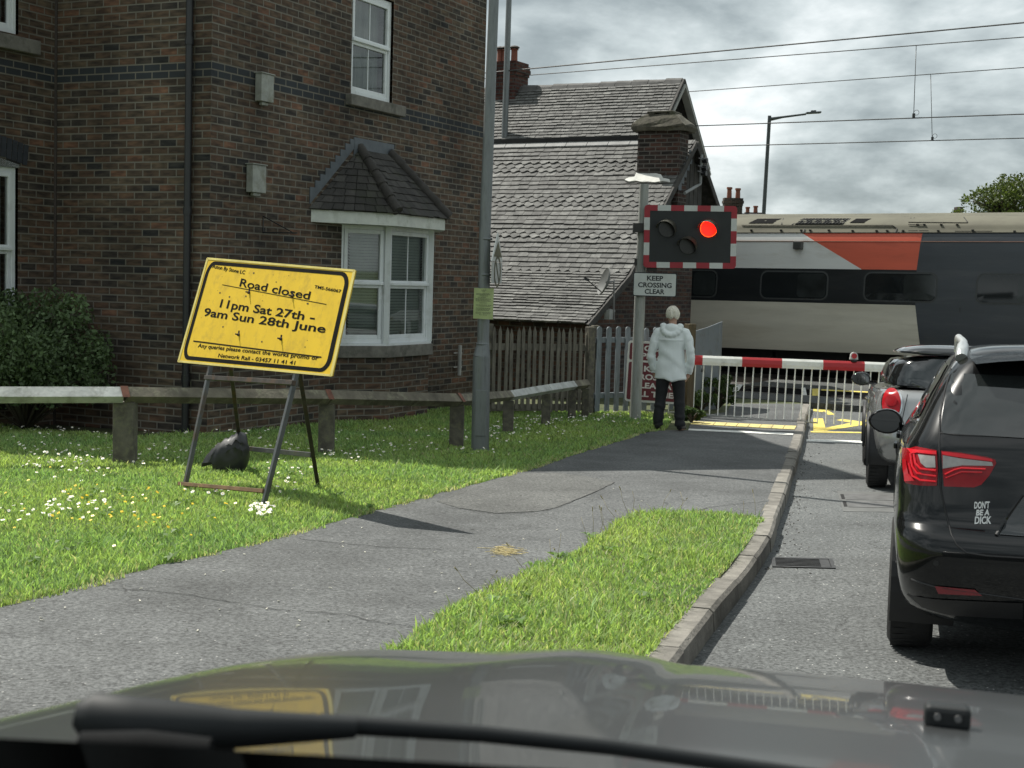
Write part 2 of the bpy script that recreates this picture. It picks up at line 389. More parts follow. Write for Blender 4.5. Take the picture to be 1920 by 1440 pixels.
# ------------------------------------------------------------------ ground, road, path, kerb
gm = M('earth_and_grass', (.07, .1, .03), .95, var=.4, scale=.6, dirt=(.12, .1, .05))
bm = NB(); ys = [-60, -20, 0, 6, 12, 18, 20, 22, 24, 26, 40, 80, 200, 600, 3000]
rows = [[bm.verts.new((x, y, rz(max(y, -60)) - .06)) for x in (-3000, -200, -40, 0, 40, 200, 3000)] for y in ys]
for a, b in zip(rows, rows[1:]):
    for i in range(6): bm.faces.new((a[i], a[i + 1], b[i + 1], b[i]))
tag(obj('ground', bm, gm), kind='structure')

# kerb line: outer top edge, traced where the stones stand
kp = [G(*p) for p in ((1270, 1230), (1350, 1127), (1402, 1066), (1442, 1008), (1454, 975), (1472, 925), (1490, 868), (1507, 810), (1512, 780))]
d0 = (kp[0] - kp[2]).normalized(); d1 = Vector((.235, 1, 0)).normalized()
kerb = smoothpts([(kp[0] + d0 * 8).to_2d(), (kp[0] + d0 * 3).to_2d()] + [p.to_2d() for p in kp] + [(kp[-1] + d1 * 2.6).to_2d()], 8)
def rails_off(line, off):
    o = []
    for i, p in enumerate(line):
        d = (line[min(i + 1, len(line) - 1)] - line[max(i - 1, 0)]).normalized(); o.append(p + Vector((-d.y, d.x)) * off)
    return o
kerb_in = rails_off(kerb, .125)
kmat = M('kerb_concrete', (.20, .188, .165), .9, var=.3, scale=9, bump=.6, bscale=60, dirt=(.09, .085, .07), dscale=5, tint=True)
bm = NB(); tl = []
seg = 0; acc = 0; i = 0
cum = [0]
for a, b in zip(kerb, kerb[1:]): cum.append(cum[-1] + (b - a).length)
def along(line, s):
    for j in range(len(cum) - 1):
        if cum[j + 1] >= s or j == len(cum) - 2:
            t = (s - cum[j]) / (cum[j + 1] - cum[j]); return line[j].lerp(line[j + 1], t)
s_ = 0
while s_ < cum[-1] - .05:
    l = min(.905, cum[-1] - s_); tone = random.uniform(.8, 1.15); lift = random.uniform(-.006, .006); out_ = random.uniform(-.008, .008)
    sec = []
    for k in range(4):
        s2 = s_ + .006 + (l - .012) * k / 3
        o_, n_ = along(kerb, s2), along(kerb_in, s2); dd = (o_ - n_).normalized(); o_ = o_ + dd * out_; zt = rz(o_.y) + KERB + lift + random.uniform(-.003, .003)
        b_ = o_ + dd * .02
        sec.append([bm.verts.new(v) for v in ((n_.x, n_.y, zt - .25), (n_.x, n_.y, zt), (o_.x - dd.x * .02, o_.y - dd.y * .02, zt), (o_.x, o_.y, zt - .018), (b_.x, b_.y, zt - .25))])
    for a, b in zip(sec, sec[1:]):
        for q in range(4): bm.faces.new((a[q], a[q + 1], b[q + 1], b[q])); tl.append(tone)
    bm.faces.new(sec[0]); tl.append(tone); bm.faces.new(sec[-1][::-1]); tl.append(tone)
    s_ += l
bmesh.ops.recalc_face_normals(bm, faces=bm.faces)
o = obj('kerb', bm, kmat, fix=False); settint(o.data, np.repeat(np.array(tl)[:, None], 3, 1)); tag(o, kind='structure')

road_mat = asphalt('road_asphalt', (.12, .126, .126), (.185, .195, .193), worn=.2)
path_mat = asphalt('path_asphalt', (.125, .13, .13), (.15, .156, .155), worn=.28, spk=.32)
patch_mat = asphalt('path_patch_asphalt', (.12, .122, .118), (.165, .168, .16), worn=.25, spk=.35, crack=False)
rk = rails_off(kerb, .03)
road_poly = [p for p in rk] + [Vector((6.2, 34)), Vector((14, 34)), Vector((12.5, 26)), Vector((8.5, 10)), Vector((5.5, -6))]
sheet('road', road_poly, lambda x, y: rz(y), road_mat, .8, 'structure')
# verge soil on both sides of the path at kerb height
kin = rails_off(kerb, .11)
end = kin[-1]
soil = M('verge_soil', (.06, .075, .025), .95, var=.45, scale=3, dirt=(.11, .09, .05))
vp = [p for p in kin] + [Vector((end.x, 25.6)), Vector((-16, 31)), Vector((-16, -6))]
sheet('verge', vp, lambda x, y: rz(y) + KERB - .012, soil, .8, 'structure')
# the footpath
left_px = [(0, 1135), (150, 1100), (300, 1060), (450, 1024), (600, 988), (690, 960), (760, 942), (880, 908), (990, 880), (1080, 849), (1150, 829), (1205, 811), (1245, 806)]
pl = [G(*p).to_2d() for p in left_px]
dl = (pl[0] - pl[3]).normalized()
pl = smoothpts([pl[0] + dl * 7, pl[0] + dl * 2] + pl, 5)
pl = [p + Vector((random.uniform(-.03, .03), random.uniform(-.03, .03))) for p in pl]
pl_far = [G(*p).to_2d() for p in ((1290, 806), (1300, 780), (1362, 772), (1372, 756))]
path_poly = pl + pl_far + [kin[-1] + Vector((0, .0))] + kin[::-1]
sheet('footpath', path_poly, lambda x, y: rz(y) + KERB - .004, path_mat, .6, 'structure')
# grass strip between the path and the kerb (its own bed of soil)
strip_px = [(1432, 978), (1400, 968), (1330, 962), (1240, 963), (1180, 968), (1130, 1003), (1060, 1042), (1000, 1068), (930, 1100), (870, 1128), (820, 1160), (770, 1195), (735, 1222)]
sp = [G(*p).to_2d() for p in strip_px]
ds = (sp[-1] - sp[-4]).normalized()
sp = smoothpts(sp + [sp[-1] + ds * 2.5, sp[-1] + ds * 6], 4)
sp = [p + Vector((random.uniform(-.025, .025), random.uniform(-.025, .025))) for p in sp]
kfar = G(1432, 978).y
strip_poly = sp + [p for p in kin if p.y < kfar - .1 and p.y > -5]
sheet('strip', strip_poly, lambda x, y: rz(y) + KERB + .002, soil, .5, 'structure').name = 'strip_soil'

# crossing: rubber panels between the rails, rails
RD = Vector((.872, -.49, 0)).normalized()            # direction of the railway, left-far to right-near
RN = Vector((-RD.y, RD.x, 0))                         # across it, away from the camera
rubber = M('black_rubber', (.006, .006, .0065), .95, var=.3, spec=.05)
deck = asphalt('crossing_deck', (.085, .09, .088), (.12, .125, .12), crack=False)
steel = M('rail_steel', (.25, .23, .21), .35, metal=.9, var=.2)
ballast = M('ballast', (.055, .05, .046), .95, var=.6, scale=14, bump=1, bscale=20)
T0 = G(1450, 718, 0)                                  # foot of the train's near wheels
def rp(s, o, z=0): q = T0 + RD * s + RN * o; return Vector((q.x, q.y, -.67 + z))
def strip_along(name, o0, o1, s0, s1, mat, z, kind='structure'):
    bm = NB(); prism(bm, [rp(s0, o0, -.05), rp(s1, o0, -.05), rp(s1, o1, -.05), rp(s0, o1, -.05)], (0, 0, z + .05)); return tag(obj(name, bm, mat), kind=kind)
strip_along('trackbed', -6.2, 6, -40, 40, ballast, .0)
sA = (G(1372, 744, 0) - T0).dot(RD)
strip_along('crossing_deck', -6.0, -4.55, sA, 14, deck, .112)
strip_along('crossing_deck', -2.75, -.45, sA - .5, 14, deck, .115)
for o_ in (-4.5, -2.8, -.35, 1.15): strip_along('rail', o_ - .035, o_ + .035, -40, 40, steel, .118)
bm = NB()
for k in range(int((14 - sA) / .6)):
    s0 = sA + k * .6
    prism(bm, [rp(s0 + .006, -4.44, .0), rp(s0 + .594, -4.44, .0), rp(s0 + .594, -2.86, .0), rp(s0 + .006, -2.86, .0)], (0, 0, .11 + random.uniform(-.004, .004)))
tag(obj('crossing_panels', bm, rubber), kind='structure')
# painted marks
white = M('white_road_paint', (.72, .72, .68), .7, var=.15, scale=8, dirt=(.3, .3, .28), dscale=9)
yellow = M('yellow_road_paint', (.72, .58, .12), .7, var=.15, scale=8, dirt=(.35, .3, .14), dscale=9)
def marks(name, polys, off, mat, z):
    bm = NB()
    for pg in polys:
        q = [G(*p, off) for p in pg]
        prism(bm, [(v.x, v.y, rz(v.y) + off + z) for v in q], (0, 0, .003))
    return tag(obj(name, bm, mat), kind='structure')
marks('yellow_box_marking', [[(1525, 785), (1543, 785), (1549, 808), (1525, 808)], [(1549, 808), (1546, 803), (1596, 793), (1568, 788), (1578, 786), (1640, 794)],
      [(1525, 753), (1538, 753), (1543, 773), (1525, 771)], [(1543, 772), (1541, 767), (1586, 760), (1640, 760), (1640, 764), (1590, 764)], [(1543, 769), (1556, 772), (1566, 778), (1552, 778)],
      [(1560, 757), (1582, 758), (1640, 771), (1640, 776)], [(1520, 809), (1640, 811), (1640, 813), (1520, 811)]], 0, yellow, .002)
marks('stop_line', [[(1512, 824), (1620, 827), (1620, 831), (1512, 828)]], 0, white, .002)
marks('white_path_line', [[(1292, 804), (1488, 812.5), (1487, 816), (1290, 807)]], KERB, white, .001)
tact = M('tactile_paving', (.62, .52, .2), .8, var=.2, scale=12, dirt=(.3, .26, .16), dscale=4)
bm = NB(); a, b, c, d = [G(*p) for p in ((1299, 790), (1494, 799), (1490, 805.5), (1294, 795))]
for k in range(9):
    t0, t1 = k / 9 + .003, (k + 1) / 9 - .003
    q = [a.lerp(b, t0), a.lerp(b, t1), d.lerp(c, t1), d.lerp(c, t0)]
    prism(bm, [(v.x, v.y, rz(v.y) + KERB - .003) for v in q], (0, 0, .008))
tag(obj('tactile_paving', bm, tact), kind='structure')
# old repair and joints in the path, grit along the kerb
bm = NB(); q = [G(*p) for p in ((975, 888), (1040, 886), (1100, 893), (1152, 904), (1110, 925), (1040, 952), (1010, 958), (930, 962), (860, 952), (820, 940), (880, 912))]
prism(bm, [(v.x, v.y, rz(v.y) + KERB - .004) for v in q], (0, 0, .004)); tag(obj('path_patch', bm, patch_mat), kind='structure')
tar = M('dark_joint', (.06, .06, .058), .9, var=.4, scale=20)
bm = NB()
for ln in ([(1152, 904), (1110, 925), (1040, 952), (1008, 959), (930, 963), (840, 951)], [(205, 1103), (330, 1112), (420, 1126), (520, 1142), (640, 1152), (720, 1168), (790, 1177)], [(560, 1010), (700, 1024), (830, 1030)], [(1240, 985), (1330, 952), (1440, 940)]):
    P = [G(*p) for p in ln]; P = smoothpts([Vector((p.x, p.y, rz(p.y) + KERB + .0005)) for p in P], 6); P = [p + Vector((random.uniform(-.012, .012), random.uniform(-.012, .012), 0)) for p in P]
    for a, b in zip(P, P[1:]):
        w = random.uniform(.001, .0035); n = Vector((-(b - a).y, (b - a).x, 0)).normalized() * w; prism(bm, [a + n, b + n, b - n, a - n], (0, 0, .0012))
tag(obj('path_joint', bm, tar), kind='structure')
bm = NB(); tar2 = M('gutter_grit', (.09, .086, .075), .95, var=.5, scale=30)
for k in range(320):
    s2 = random.uniform(11, cum[-1] - .5); o_ = along(kerb, s2); d_ = random.expovariate(14) + .035; n_ = along(kerb_in, s2); dd = (o_ - n_).normalized(); p = o_ + dd * d_; r_ = random.uniform(.002, .0055)
    box(bm, (p.x, p.y, rz(p.y) + r_ * .3), r_ * 2, r_ * 1.6, r_, (random.gauss(0, 1), random.gauss(0, 1), 0), (0, 0, 1), (1, 0, 0)) if False else bar(bm, (p.x, p.y, rz(p.y)), (p.x + random.uniform(-.01, .01), p.y + random.uniform(-.01, .01), rz(p.y) + r_ * .8), r_ * 2, r_ * 1.5)
tag(obj('gutter_grit', bm, tar2), kind='stuff')
# paint on the crossing deck (edge lines and bars)
bm = NB()
def deckmark(px, z):
    q = [onplane(*p, (0, 0, -.67 + z), Vector((0, 0, 1))) for p in px]; prism(bm, [v for v in q], (0, 0, .003))
deckmark([(1352, 719), (1372, 719.5), (1372, 722), (1352, 721.5)], .117)
deckmark([(1381, 721), (1393, 721), (1384, 734), (1370, 734)], .117)
deckmark([(1503, 727), (1510, 727), (1513, 741), (1503, 741)], .117)
tag(obj('deck_white_marking', bm, white), kind='structure')
bm = NB(); deckmark([(1523, 729), (1535, 729), (1536, 742), (1523, 742)], .117); deckmark([(1540, 730), (1640, 735), (1640, 737), (1540, 732)], .117)
tag(obj('deck_yellow_marking', bm, yellow), kind='structure')

# gully grate and chamber cover in the road
iron = M('cast_iron', (.07, .07, .07), .55, metal=.6, var=.35, scale=20)
def grate(px, nbars, label):
    q = [G(*p, 0) for p in px]; root = thing('drain_grate', sum(q, Vector()) / 4, label, 'drain grate')
    ax, ay = (q[1] - q[0]), (q[3] - q[0]); o0 = q[0]
    def P(u, v): w = o0 + ax * u + ay * v; return Vector((w.x, w.y, rz(w.y)))
    bm = NB()
    for r4 in ((0, 0, 1, .08), (0, .92, 1, 1), (0, .08, .06, .92), (.94, .08, 1, .92)):
        prism(bm, [P(r4[0], r4[1]), P(r4[2], r4[1]), P(r4[2], r4[3]), P(r4[0], r4[3])], (0, 0, .008))
    obj('frame', bm, iron, root)
    bm = NB(); prism(bm, [P(.06, .08), P(.94, .08), P(.94, .92), P(.06, .92)], (0, 0, .0015)); obj('dark_backing', bm, M('sump_shade', (.006, .006, .006), .9), root)  # flat dark plate painted in for the shade under the bars
    bm = NB()
    for k in range(nbars):
        v = .11 + .8 * k / (nbars - 1)
        prism(bm, [P(.06, v - .022), P(.78, v - .022), P(.78, v + .022), P(.06, v + .022)], (0, 0, .007))
    prism(bm, [P(.78, .09), P(.93, .09), P(.93, .91), P(.78, .91)], (0, 0, .006))
    obj('bars', bm, iron, root)
grate(((1446, 1046), (1560, 1049), (1556, 1070), (1448, 1064)), 7, 'cast iron drain grate beside the kerb')
root = thing('chamber_cover', G(1620, 940, 0), 'rectangular metal chamber cover in the road behind the grey hatchback', 'manhole cover')
q = [G(*p, 0) for p in ((1574, 926), (1676, 928), (1690, 954), (1582, 952))]
def PQ(u, v): w = q[0].lerp(q[1], u).lerp(q[3].lerp(q[2], u), v); return Vector((w.x, w.y, rz(w.y)))
bm = NB(); prism(bm, [PQ(-.03, -.2), PQ(1.03, -.2), PQ(1.03, 1.25), PQ(-.03, 1.25)], (0, 0, .003)); obj('surround', bm, M('cover_surround', (.115, .118, .114), .85, var=.25), root)
bm = NB()
for (v0, v1) in ((.02, .46), (.54, .98)): prism(bm, [PQ(.08, v0), PQ(1, v0), PQ(1, v1), PQ(.08, v1)], (0, 0, .006))
obj('plate', bm, M('worn_steel_plate', (.12, .12, .118), .65, metal=.2, var=.3, scale=10), root)
bm = NB()
for (v0, v1) in ((.05, .42), (.58, .95)): prism(bm, [PQ(.01, v0), PQ(.07, v0), PQ(.07, v1), PQ(.01, v1)], (0, 0, .0045))
obj('painted_keyhole', bm, M('hole_shade', (.006, .006, .006), .9), root)  # raised dark plates, shade of the key slots put into the colour

# ------------------------------------------------------------------ grass, flowers
gmat = leafmat('grass_blades', (.435, .54, .215), trans=.5)
def inpoly(pts, poly):
    x, y = pts[:, 0], pts[:, 1]; P = np.array([(p[0], p[1]) for p in poly]); ins = np.zeros(len(pts), bool); j = len(P) - 1
    for i in range(len(P)):
        c = ((P[i, 1] > y) != (P[j, 1] > y)) & (x < (P[j, 0] - P[i, 0]) * (y - P[i, 1]) / (P[j, 1] - P[i, 1] + 1e-12) + P[i, 0]); ins ^= c; j = i
    return ins
verge_poly = [p for p in pl if p.y > 3.0] + [Vector((2.45, 21.3)), Vector((2.3, 22.0)), Vector((-2.0, 22.2)), Vector((-1.2, 22.8)), Vector((-4.3, 15.9)), Vector((-6.6, 17.2)), Vector((-7.0, 16.4)), Vector((-11.5, 16.4)), Vector((-11.5, 3.0))]
def sample(poly, dens, exclude=None):
    P = np.array([(p[0], p[1]) for p in poly]); lo, hi = P.min(0), P.max(0); out_ = []
    y = lo[1]
    while y < hi[1]:
        n = int(dens(y) * (hi[0] - lo[0]) * .5); q = RNG.uniform((lo[0], y), (hi[0], min(y + .5, hi[1])), (n, 2)); out_.append(q[inpoly(q, poly)]); y += .5
    q = np.concatenate(out_)
    # keep what the photograph can show, with some margin to the sides
    k = (q[:, 0] > -.46 * q[:, 1] - 1.3); return q[k]
def blades(name, Q, hmul=1.0, straw=.05, seedy=0):
    n = len(Q); z = np.array([rz(v) for v in Q[:, 1]]) + KERB - .006
    # clumps: longer and shorter patches
    cl = np.array([noise.noise(Vector((x * 1.6, y * 1.6, 3))) for x, y in Q]); cl2 = np.array([noise.noise(Vector((x * 6, y * 6, 9))) for x, y in Q])
    h = RNG.uniform(.016, .050, n) * (1 + .5 * cl + .35 * cl2) * hmul * np.where(RNG.uniform(size=n) < .03, 1.7, 1); ang = RNG.uniform(0, 2 * np.pi, n)
    wid = RNG.uniform(.0024, .0056, n) * np.clip(Q[:, 1] / 9, 1, 1.8); lean = RNG.uniform(.1, 1.1, n) * h
    dx, dy = np.cos(ang), np.sin(ang); la = ang + RNG.normal(0, .9, n) + np.pi / 2; lx, ly = np.cos(la) * lean, np.sin(la) * lean
    B = np.stack([Q[:, 0], Q[:, 1], z], 1); w3 = np.stack([dx * wid, dy * wid, 0 * wid], 1)
    mid = B + np.stack([lx * .35, ly * .35, h * .6], 1); tip = B + np.stack([lx, ly, h], 1)
    V = np.stack([B - w3, B + w3, mid + w3 * .8, mid - w3 * .8, tip], 1).reshape(-1, 3)
    me = bpy.data.meshes.new(name); me.vertices.add(5 * n); me.vertices.foreach_set('co', V.ravel().astype('f'))
    k = np.arange(n)[:, None] * 5; li = np.concatenate([k + np.array([[0, 1, 2, 3]]), k + np.array([[3, 2, 4]])], 1).ravel()
    me.loops.add(7 * n); me.loops.foreach_set('vertex_index', li.astype('i')); me.polygons.add(2 * n)
    st = (np.arange(n)[:, None] * 7 + np.array([[0, 4]])).ravel(); me.polygons.foreach_set('loop_start', st.astype('i')); me.polygons.foreach_set('loop_total', np.tile(np.array([4, 3], 'i'), n))
    me.update(calc_edges=True); me.materials.append(gmat)
    base = RNG.uniform(.45, 1.3, (n, 1)) * np.ones((1, 3)); yl = np.clip(.5 + .9 * np.array([noise.noise(Vector((x * .9 + 7, y * .9, 5))) for x, y in Q]) + RNG.normal(0, .25, n), 0, 1)
    base *= np.stack([.66 + .34 * yl, .84 + .20 * yl, .85 + .1 * yl], 1)
    s = RNG.uniform(size=n) < straw; base[s] = np.array([1.35, 1.08, 1.7]) * RNG.uniform(.7, 1.1, (s.sum(), 1))
    settint(me, np.repeat(base, 2, 0))
    return tag(link(name, me), kind='stuff')
q1 = sample(verge_poly, lambda y: 5200 * min(1, (9 / max(y, 6)) ** 1.35))
blades('grass', q1, straw=.045)
q2 = sample(strip_poly, lambda y: 0 if y < 4.6 else 8200 * min(1, (6.0 / y) ** 1.0))
blades('grass', q2, 1.1, straw=.12)
lp_ = smoothpts([G(*p).to_2d() for p in left_px], 5); lp_ = [p + Vector((.035 * noise.noise(Vector((p.x * 5, p.y * 5, 1))), .035 * noise.noise(Vector((p.x * 5, p.y * 5, 7))))) for p in lp_]
q3 = sample(rails_off(lp_, -.045) + rails_off(lp_, .07)[::-1], lambda y: 3200 if y > 5.5 else 0)
q3 = q3[np.array([noise.noise(Vector((x * 4, y * 4, 2))) > -.12 for x, y in q3])]
blades('dry_edge_grass', q3, .75, straw=.6)
bm = NB(); tt = []
for k in range(60):
    if k < 36: x, y = random.choice([(random.uniform(60, 560), random.uniform(900, 1080)), (random.uniform(900, 1350), random.uniform(1000, 1190))])
    else: x, y = random.uniform(20, 880), random.uniform(840, 960)
    c = G(x, y)
    if not (inpoly(np.array([[c.x, c.y]]), verge_poly)[0] or inpoly(np.array([[c.x, c.y]]), strip_poly)[0]): continue
    nl = random.randint(5, 9); a0 = random.uniform(0, 6)
    for j in range(nl):
        a = a0 + 6.283 * j / nl + random.uniform(-.3, .3); l = random.uniform(.04, .085); d = Vector((math.cos(a), math.sin(a), 0)); e = Vector((-d.y, d.x, 0)) * l * .2; u = UPZ_ = Vector((0, 0, 1))
        p0 = c + u * .012; p1 = c + d * l * .5 + u * random.uniform(.03, .05); p2 = c + d * l + u * random.uniform(.015, .05)
        V = [bm.verts.new(v) for v in (p0, p1 + e, p2, p1 - e)]; bm.faces.new(V); tt.append(random.uniform(.6, 1.1))
o = obj('broad_leaf_weeds', bm, leafmat('weed_rosette', (.16, .27, .07), trans=.35), fix=False); settint(o.data, np.repeat(np.array(tt)[:, None], 3, 1)); tag(o, kind='stuff')
bm = NB()
for k in range(20):
    t = random.random(); p = sp[int(t * (len(sp) * .62))]
    if p.y < 5: continue
    h = random.uniform(.08, .2); b0 = Vector((p.x + random.uniform(-.03, .06), p.y + random.uniform(-.04, .04), rz(p.y) + KERB)); l = Vector((random.gauss(0, .05), random.gauss(0, .05), h)); tube(bm, [b0, b0 + l * .6 + Vector((random.gauss(0, .01), 0, 0)), b0 + l], [.0016, .0013, .001], 4); 
    if random.random() < .5: bar(bm, b0 + l, b0 + l * 1.14, .005, .005)
tag(obj('seed_stems', bm, M('dry_stem', (.28, .24, .12), .8)), kind='stuff')
# daisies and buttercups
def flowers(name, P, r, petal, eye, H):
    bm = NB(); 
    for (x, y) in P:
        z = rz(y) + KERB + random.uniform(*H); rr = r * random.uniform(.75, 1.25); t = Vector((random.gauss(0, .35), random.gauss(-.25, .35), 1)).normalized()
        a = t.orthogonal().normalized(); b = t.cross(a); c = Vector((x, y, z)); k = 9
        ring = [bm.verts.new(c + (a * math.cos(2 * math.pi * i / k) + b * math.sin(2 * math.pi * i / k)) * rr * (1 if i % 2 else .82)) for i in range(k)]
        bm.faces.new(ring)
        e_ = c + t * .004
        ring = [bm.verts.new(e_ + (a * math.cos(2 * math.pi * i / 6) + b * math.sin(2 * math.pi * i / 6)) * rr * .33) for i in range(6)]
        bm.faces.new(ring).material_index = 1
    return tag(obj(name, bm, [petal, eye], fix=False), kind='stuff')
petal = M('daisy_petal', (.82, .82, .78), .6, var=.06); eye = M('flower_eye', (.75, .5, .06), .6); bpet = M('buttercup_petal', (.78, .58, .02), .35, var=.1)
def scatter(specs):
    P = []
    for (x, y, sx, sy, n) in specs:
        for k in range(int(n * 1.3)):
            w = G(x + random.gauss(0, sx), y + random.gauss(0, sy)); P.append((w.x, w.y))
    P = np.array(P); return P[inpoly(P, verge_poly)]
dz = scatter([(60, 800, 50, 10, 40), (170, 806, 60, 9, 55), (290, 806, 50, 8, 36), (80, 838, 55, 8, 18), (130, 862, 55, 14, 42), (60, 885, 40, 10, 14), (270, 862, 55, 12, 22), (330, 850, 30, 8, 14), (430, 812, 70, 6, 30),
               (500, 842, 60, 9, 26), (535, 900, 26, 16, 26), (490, 966, 11, 6, 34), (395, 932, 25, 5, 14), (120, 958, 45, 14, 30), (60, 980, 40, 14, 10), (640, 858, 30, 8, 20), (720, 846, 45, 8, 20), (680, 815, 90, 5, 20),
               (880, 820, 45, 9, 26), (940, 812, 40, 10, 60), (1010, 800, 45, 9, 40), (1080, 790, 60, 5, 45), (1150, 783, 45, 4, 30), (860, 850, 40, 10, 14), (1060, 815, 40, 6, 8)])
flowers('daisies', dz, .0145, petal, eye, (.03, .075))
bz = scatter([(90, 940, 60, 22, 16), (230, 950, 55, 22, 16), (180, 985, 70, 24, 14), (300, 970, 40, 20, 8), (420, 965, 40, 12, 4), (330, 1000, 40, 14, 6)])
flowers('buttercups', bz, .011, bpet, eye, (.04, .075))
# weeds standing at the strip's edge, straw litter on the path
bm = NB(); straw = M('dry_straw', (.5, .42, .22), .8, var=.2)
for k in range(110):
    p = G(942 + random.gauss(0, 14), 1033 + random.gauss(0, 4)); a = random.uniform(-.6, .6); l = random.uniform(.02, .07)
    z = rz(p.y) + KERB + random.uniform(0, .008); d = Vector((math.cos(a), math.sin(a), random.uniform(-.05, .05))) * l
    bar(bm, (p.x, p.y, z), Vector((p.x, p.y, z)) + d, .004, .003)
tag(obj('straw_litter', bm, straw), kind='stuff')
bm = NB()
for k in range(90):
    p = G(random.uniform(0, 1250), random.uniform(880, 1200))
    if inpoly(np.array([[p.x, p.y]]), path_poly)[0] and not inpoly(np.array([[p.x, p.y]]), strip_poly)[0]:
        a = random.uniform(0, 6.3); l = random.uniform(.006, .02); z = rz(p.y) + KERB
        bar(bm, (p.x, p.y, z), (p.x + math.cos(a) * l, p.y + math.sin(a) * l, z + .003), .006, .004)
tag(obj('path_litter', bm, M('pale_litter', (.55, .53, .45), .8, var=.2)), kind='stuff')
# ------------------------------------------------------------------ brick house
C0 = G(388, 815); _d = ray(2240, 542)
DW = Vector((_d.x, _d.y, 0)).normalized(); NW = Vector((DW.y, -DW.x, 0))     # along the side wall (away), its outward normal
BW_, BH_ = .248, .088
bricks = brick('multi_brown_bricks', [(27, (.128, .090, .064)), (25, (.106, .080, .060)), (15, (.072, .062, .053)), (14, (.150, .096, .066)), (4, (.198, .112, .075)), (12, (.142, .110, .078)), (3, (.048, .048, .047))],
               (.195, .18, .15), BW_, BH_, bands=[(42 * BH_, 44 * BH_)], bandcol=(.044, .049, .055), stain=.38, mort=.009)
upvc = M('white_upvc', (.74, .77, .78), .35, var=.05, scale=3, dirt=(.55, .57, .56), dscale=3)
stone = M('grey_stone', (.17, .16, .14), .9, var=.3, scale=7, bump=.5, dirt=(.07, .07, .055), dscale=4)
slate_dark = M('dark_concrete_tiles', (.043, .040, .036), .85, var=.35, scale=5, bump=.5, bscale=50, tint=True, dirt=(.03, .035, .018), dscale=2.5)
lead = M('lead_flashing', (.11, .125, .14), .55, metal=.3, var=.2, scale=6)
black_pvc = M('black_plastic', (.02, .021, .023), .4, var=.2)
interior = M('room_shade', (.02, .022, .022), .9)  # flat dark sheet colour, stands in for the shade of the unlit room
blindm = M('pale_blind', (.62, .66, .63), .6, var=.08)
def clearglass(name, refl=.12, tint=(.75, .8, .78)):
    ma = bpy.data.materials.new(name); ma.use_nodes = True; nt = ma.node_tree; nt.nodes.remove(nt.nodes['Principled BSDF']); L = nt.links.new
    t = nd(nt, 'ShaderNodeBsdfTransparent'); t.inputs[0].default_value = (*tint, 1); g = nd(nt, 'ShaderNodeBsdfGlossy'); g.inputs['Roughness'].default_value = .02
    fr = nd(nt, 'ShaderNodeFresnel'); fr.inputs[0].default_value = 1.5
    no = nd(nt, 'ShaderNodeTexNoise'); no.inputs['Scale'].default_value = .8; bp = nd(nt, 'ShaderNodeBump'); bp.inputs['Strength'].default_value = .03; L(no.outputs[0], bp.inputs['Height']); L(bp.outputs[0], g.inputs['Normal'])
    ad = nd(nt, 'ShaderNodeMath', operation='ADD'); ad.use_clamp = True; L(fr.outputs[0], ad.inputs[0]); ad.inputs[1].default_value = refl
    mi = nd(nt, 'ShaderNodeMixShader'); L(ad.outputs[0], mi.inputs[0]); L(t.outputs[0], mi.inputs[1]); L(g.outputs[0], mi.inputs[2]); L(mi.outputs[0], nt.nodes['Material Output'].inputs[0]); return ma
wglass = clearglass('window_glass', .10)
house = thing('brick_house', (C0.x, C0.y, C0.z), 'two storey brown brick house with blue brick band and canted bay window', 'house')
Wc = lambda t, o, z: C0 + DW * t + NW * o + Vector((0, 0, z - C0.z))
EAVE = 6.5; SL = 6.95; FL_ = 2.345; WL = 1.35
inner = C0 - NW * FL_
bm = NB(); z0 = -.75; zo = 0
wallmesh(bm, C0, DW, SL, z0, EAVE, [(3.0, 4.08, 3.89, 5.3)], zoff=10 * BH_ - 10 * BH_)
wallmesh(bm, inner, NW, FL_, z0, EAVE, [], uvo=.13)
wgz = [(.62, 1.22, .6, 2.62), (.62, 1.22, 4.18, 5.3)]
wallmesh(bm, inner, -DW, WL, z0, EAVE, wgz, uvo=.05)
we = inner - DW * WL
wallmesh(bm, we - NW * 6, NW, 6, z0, EAVE); wallmesh(bm, C0 + DW * SL, -NW, FL_ + 6, z0, EAVE); wallmesh(bm, C0 + DW * SL - NW * (FL_ + 6), -DW, SL + WL, z0, EAVE)
uvl = (bm.loops.layers.uv.get('UVMap') or bm.loops.layers.uv.new('UVMap'))
def poly_uv(pts, uvs):
    f = bm.faces.new([bm.verts.new(p) for p in pts])
    for lp, q in zip(f.loops, uvs): lp[uvl].uv = q
APX = 10.3  # unseen apex, raised so the gable's shadow reaches across the path
poly_uv([Wc(0, 0, EAVE), Wc(SL, 0, EAVE), Wc(SL / 2, 0, APX)], [(0, EAVE), (SL, EAVE), (SL / 2, APX)])
obj('wall', bm, bricks, house, fix=False)
bm = NB()
for sgn, t0 in ((1, -.4), (-1, SL + .02)):
    zb = EAVE - .4 * (APX - EAVE) / (SL / 2)
    prism(bm, [Wc(t0, .06, zb), Wc(t0, -8.3, zb), Wc(SL / 2, -8.3, APX + .05), Wc(SL / 2, .06, APX + .05)], (0, 0, .12))
ww = lambda s, q, z: inner - DW * s - NW * q + Vector((0, 0, z - inner.z))
prism(bm, [ww(-1, -.3, EAVE - .2), ww(WL + .3, -.3, EAVE - .2), ww(WL + .3, 3, 8.2), ww(-1, 3, 8.2)], (0, 0, .12)); prism(bm, [ww(-1, 3, 8.2), ww(WL + .3, 3, 8.2), ww(WL + .3, 6.3, EAVE - .2), ww(-1, 6.3, EAVE - .2)], (0, 0, .12))
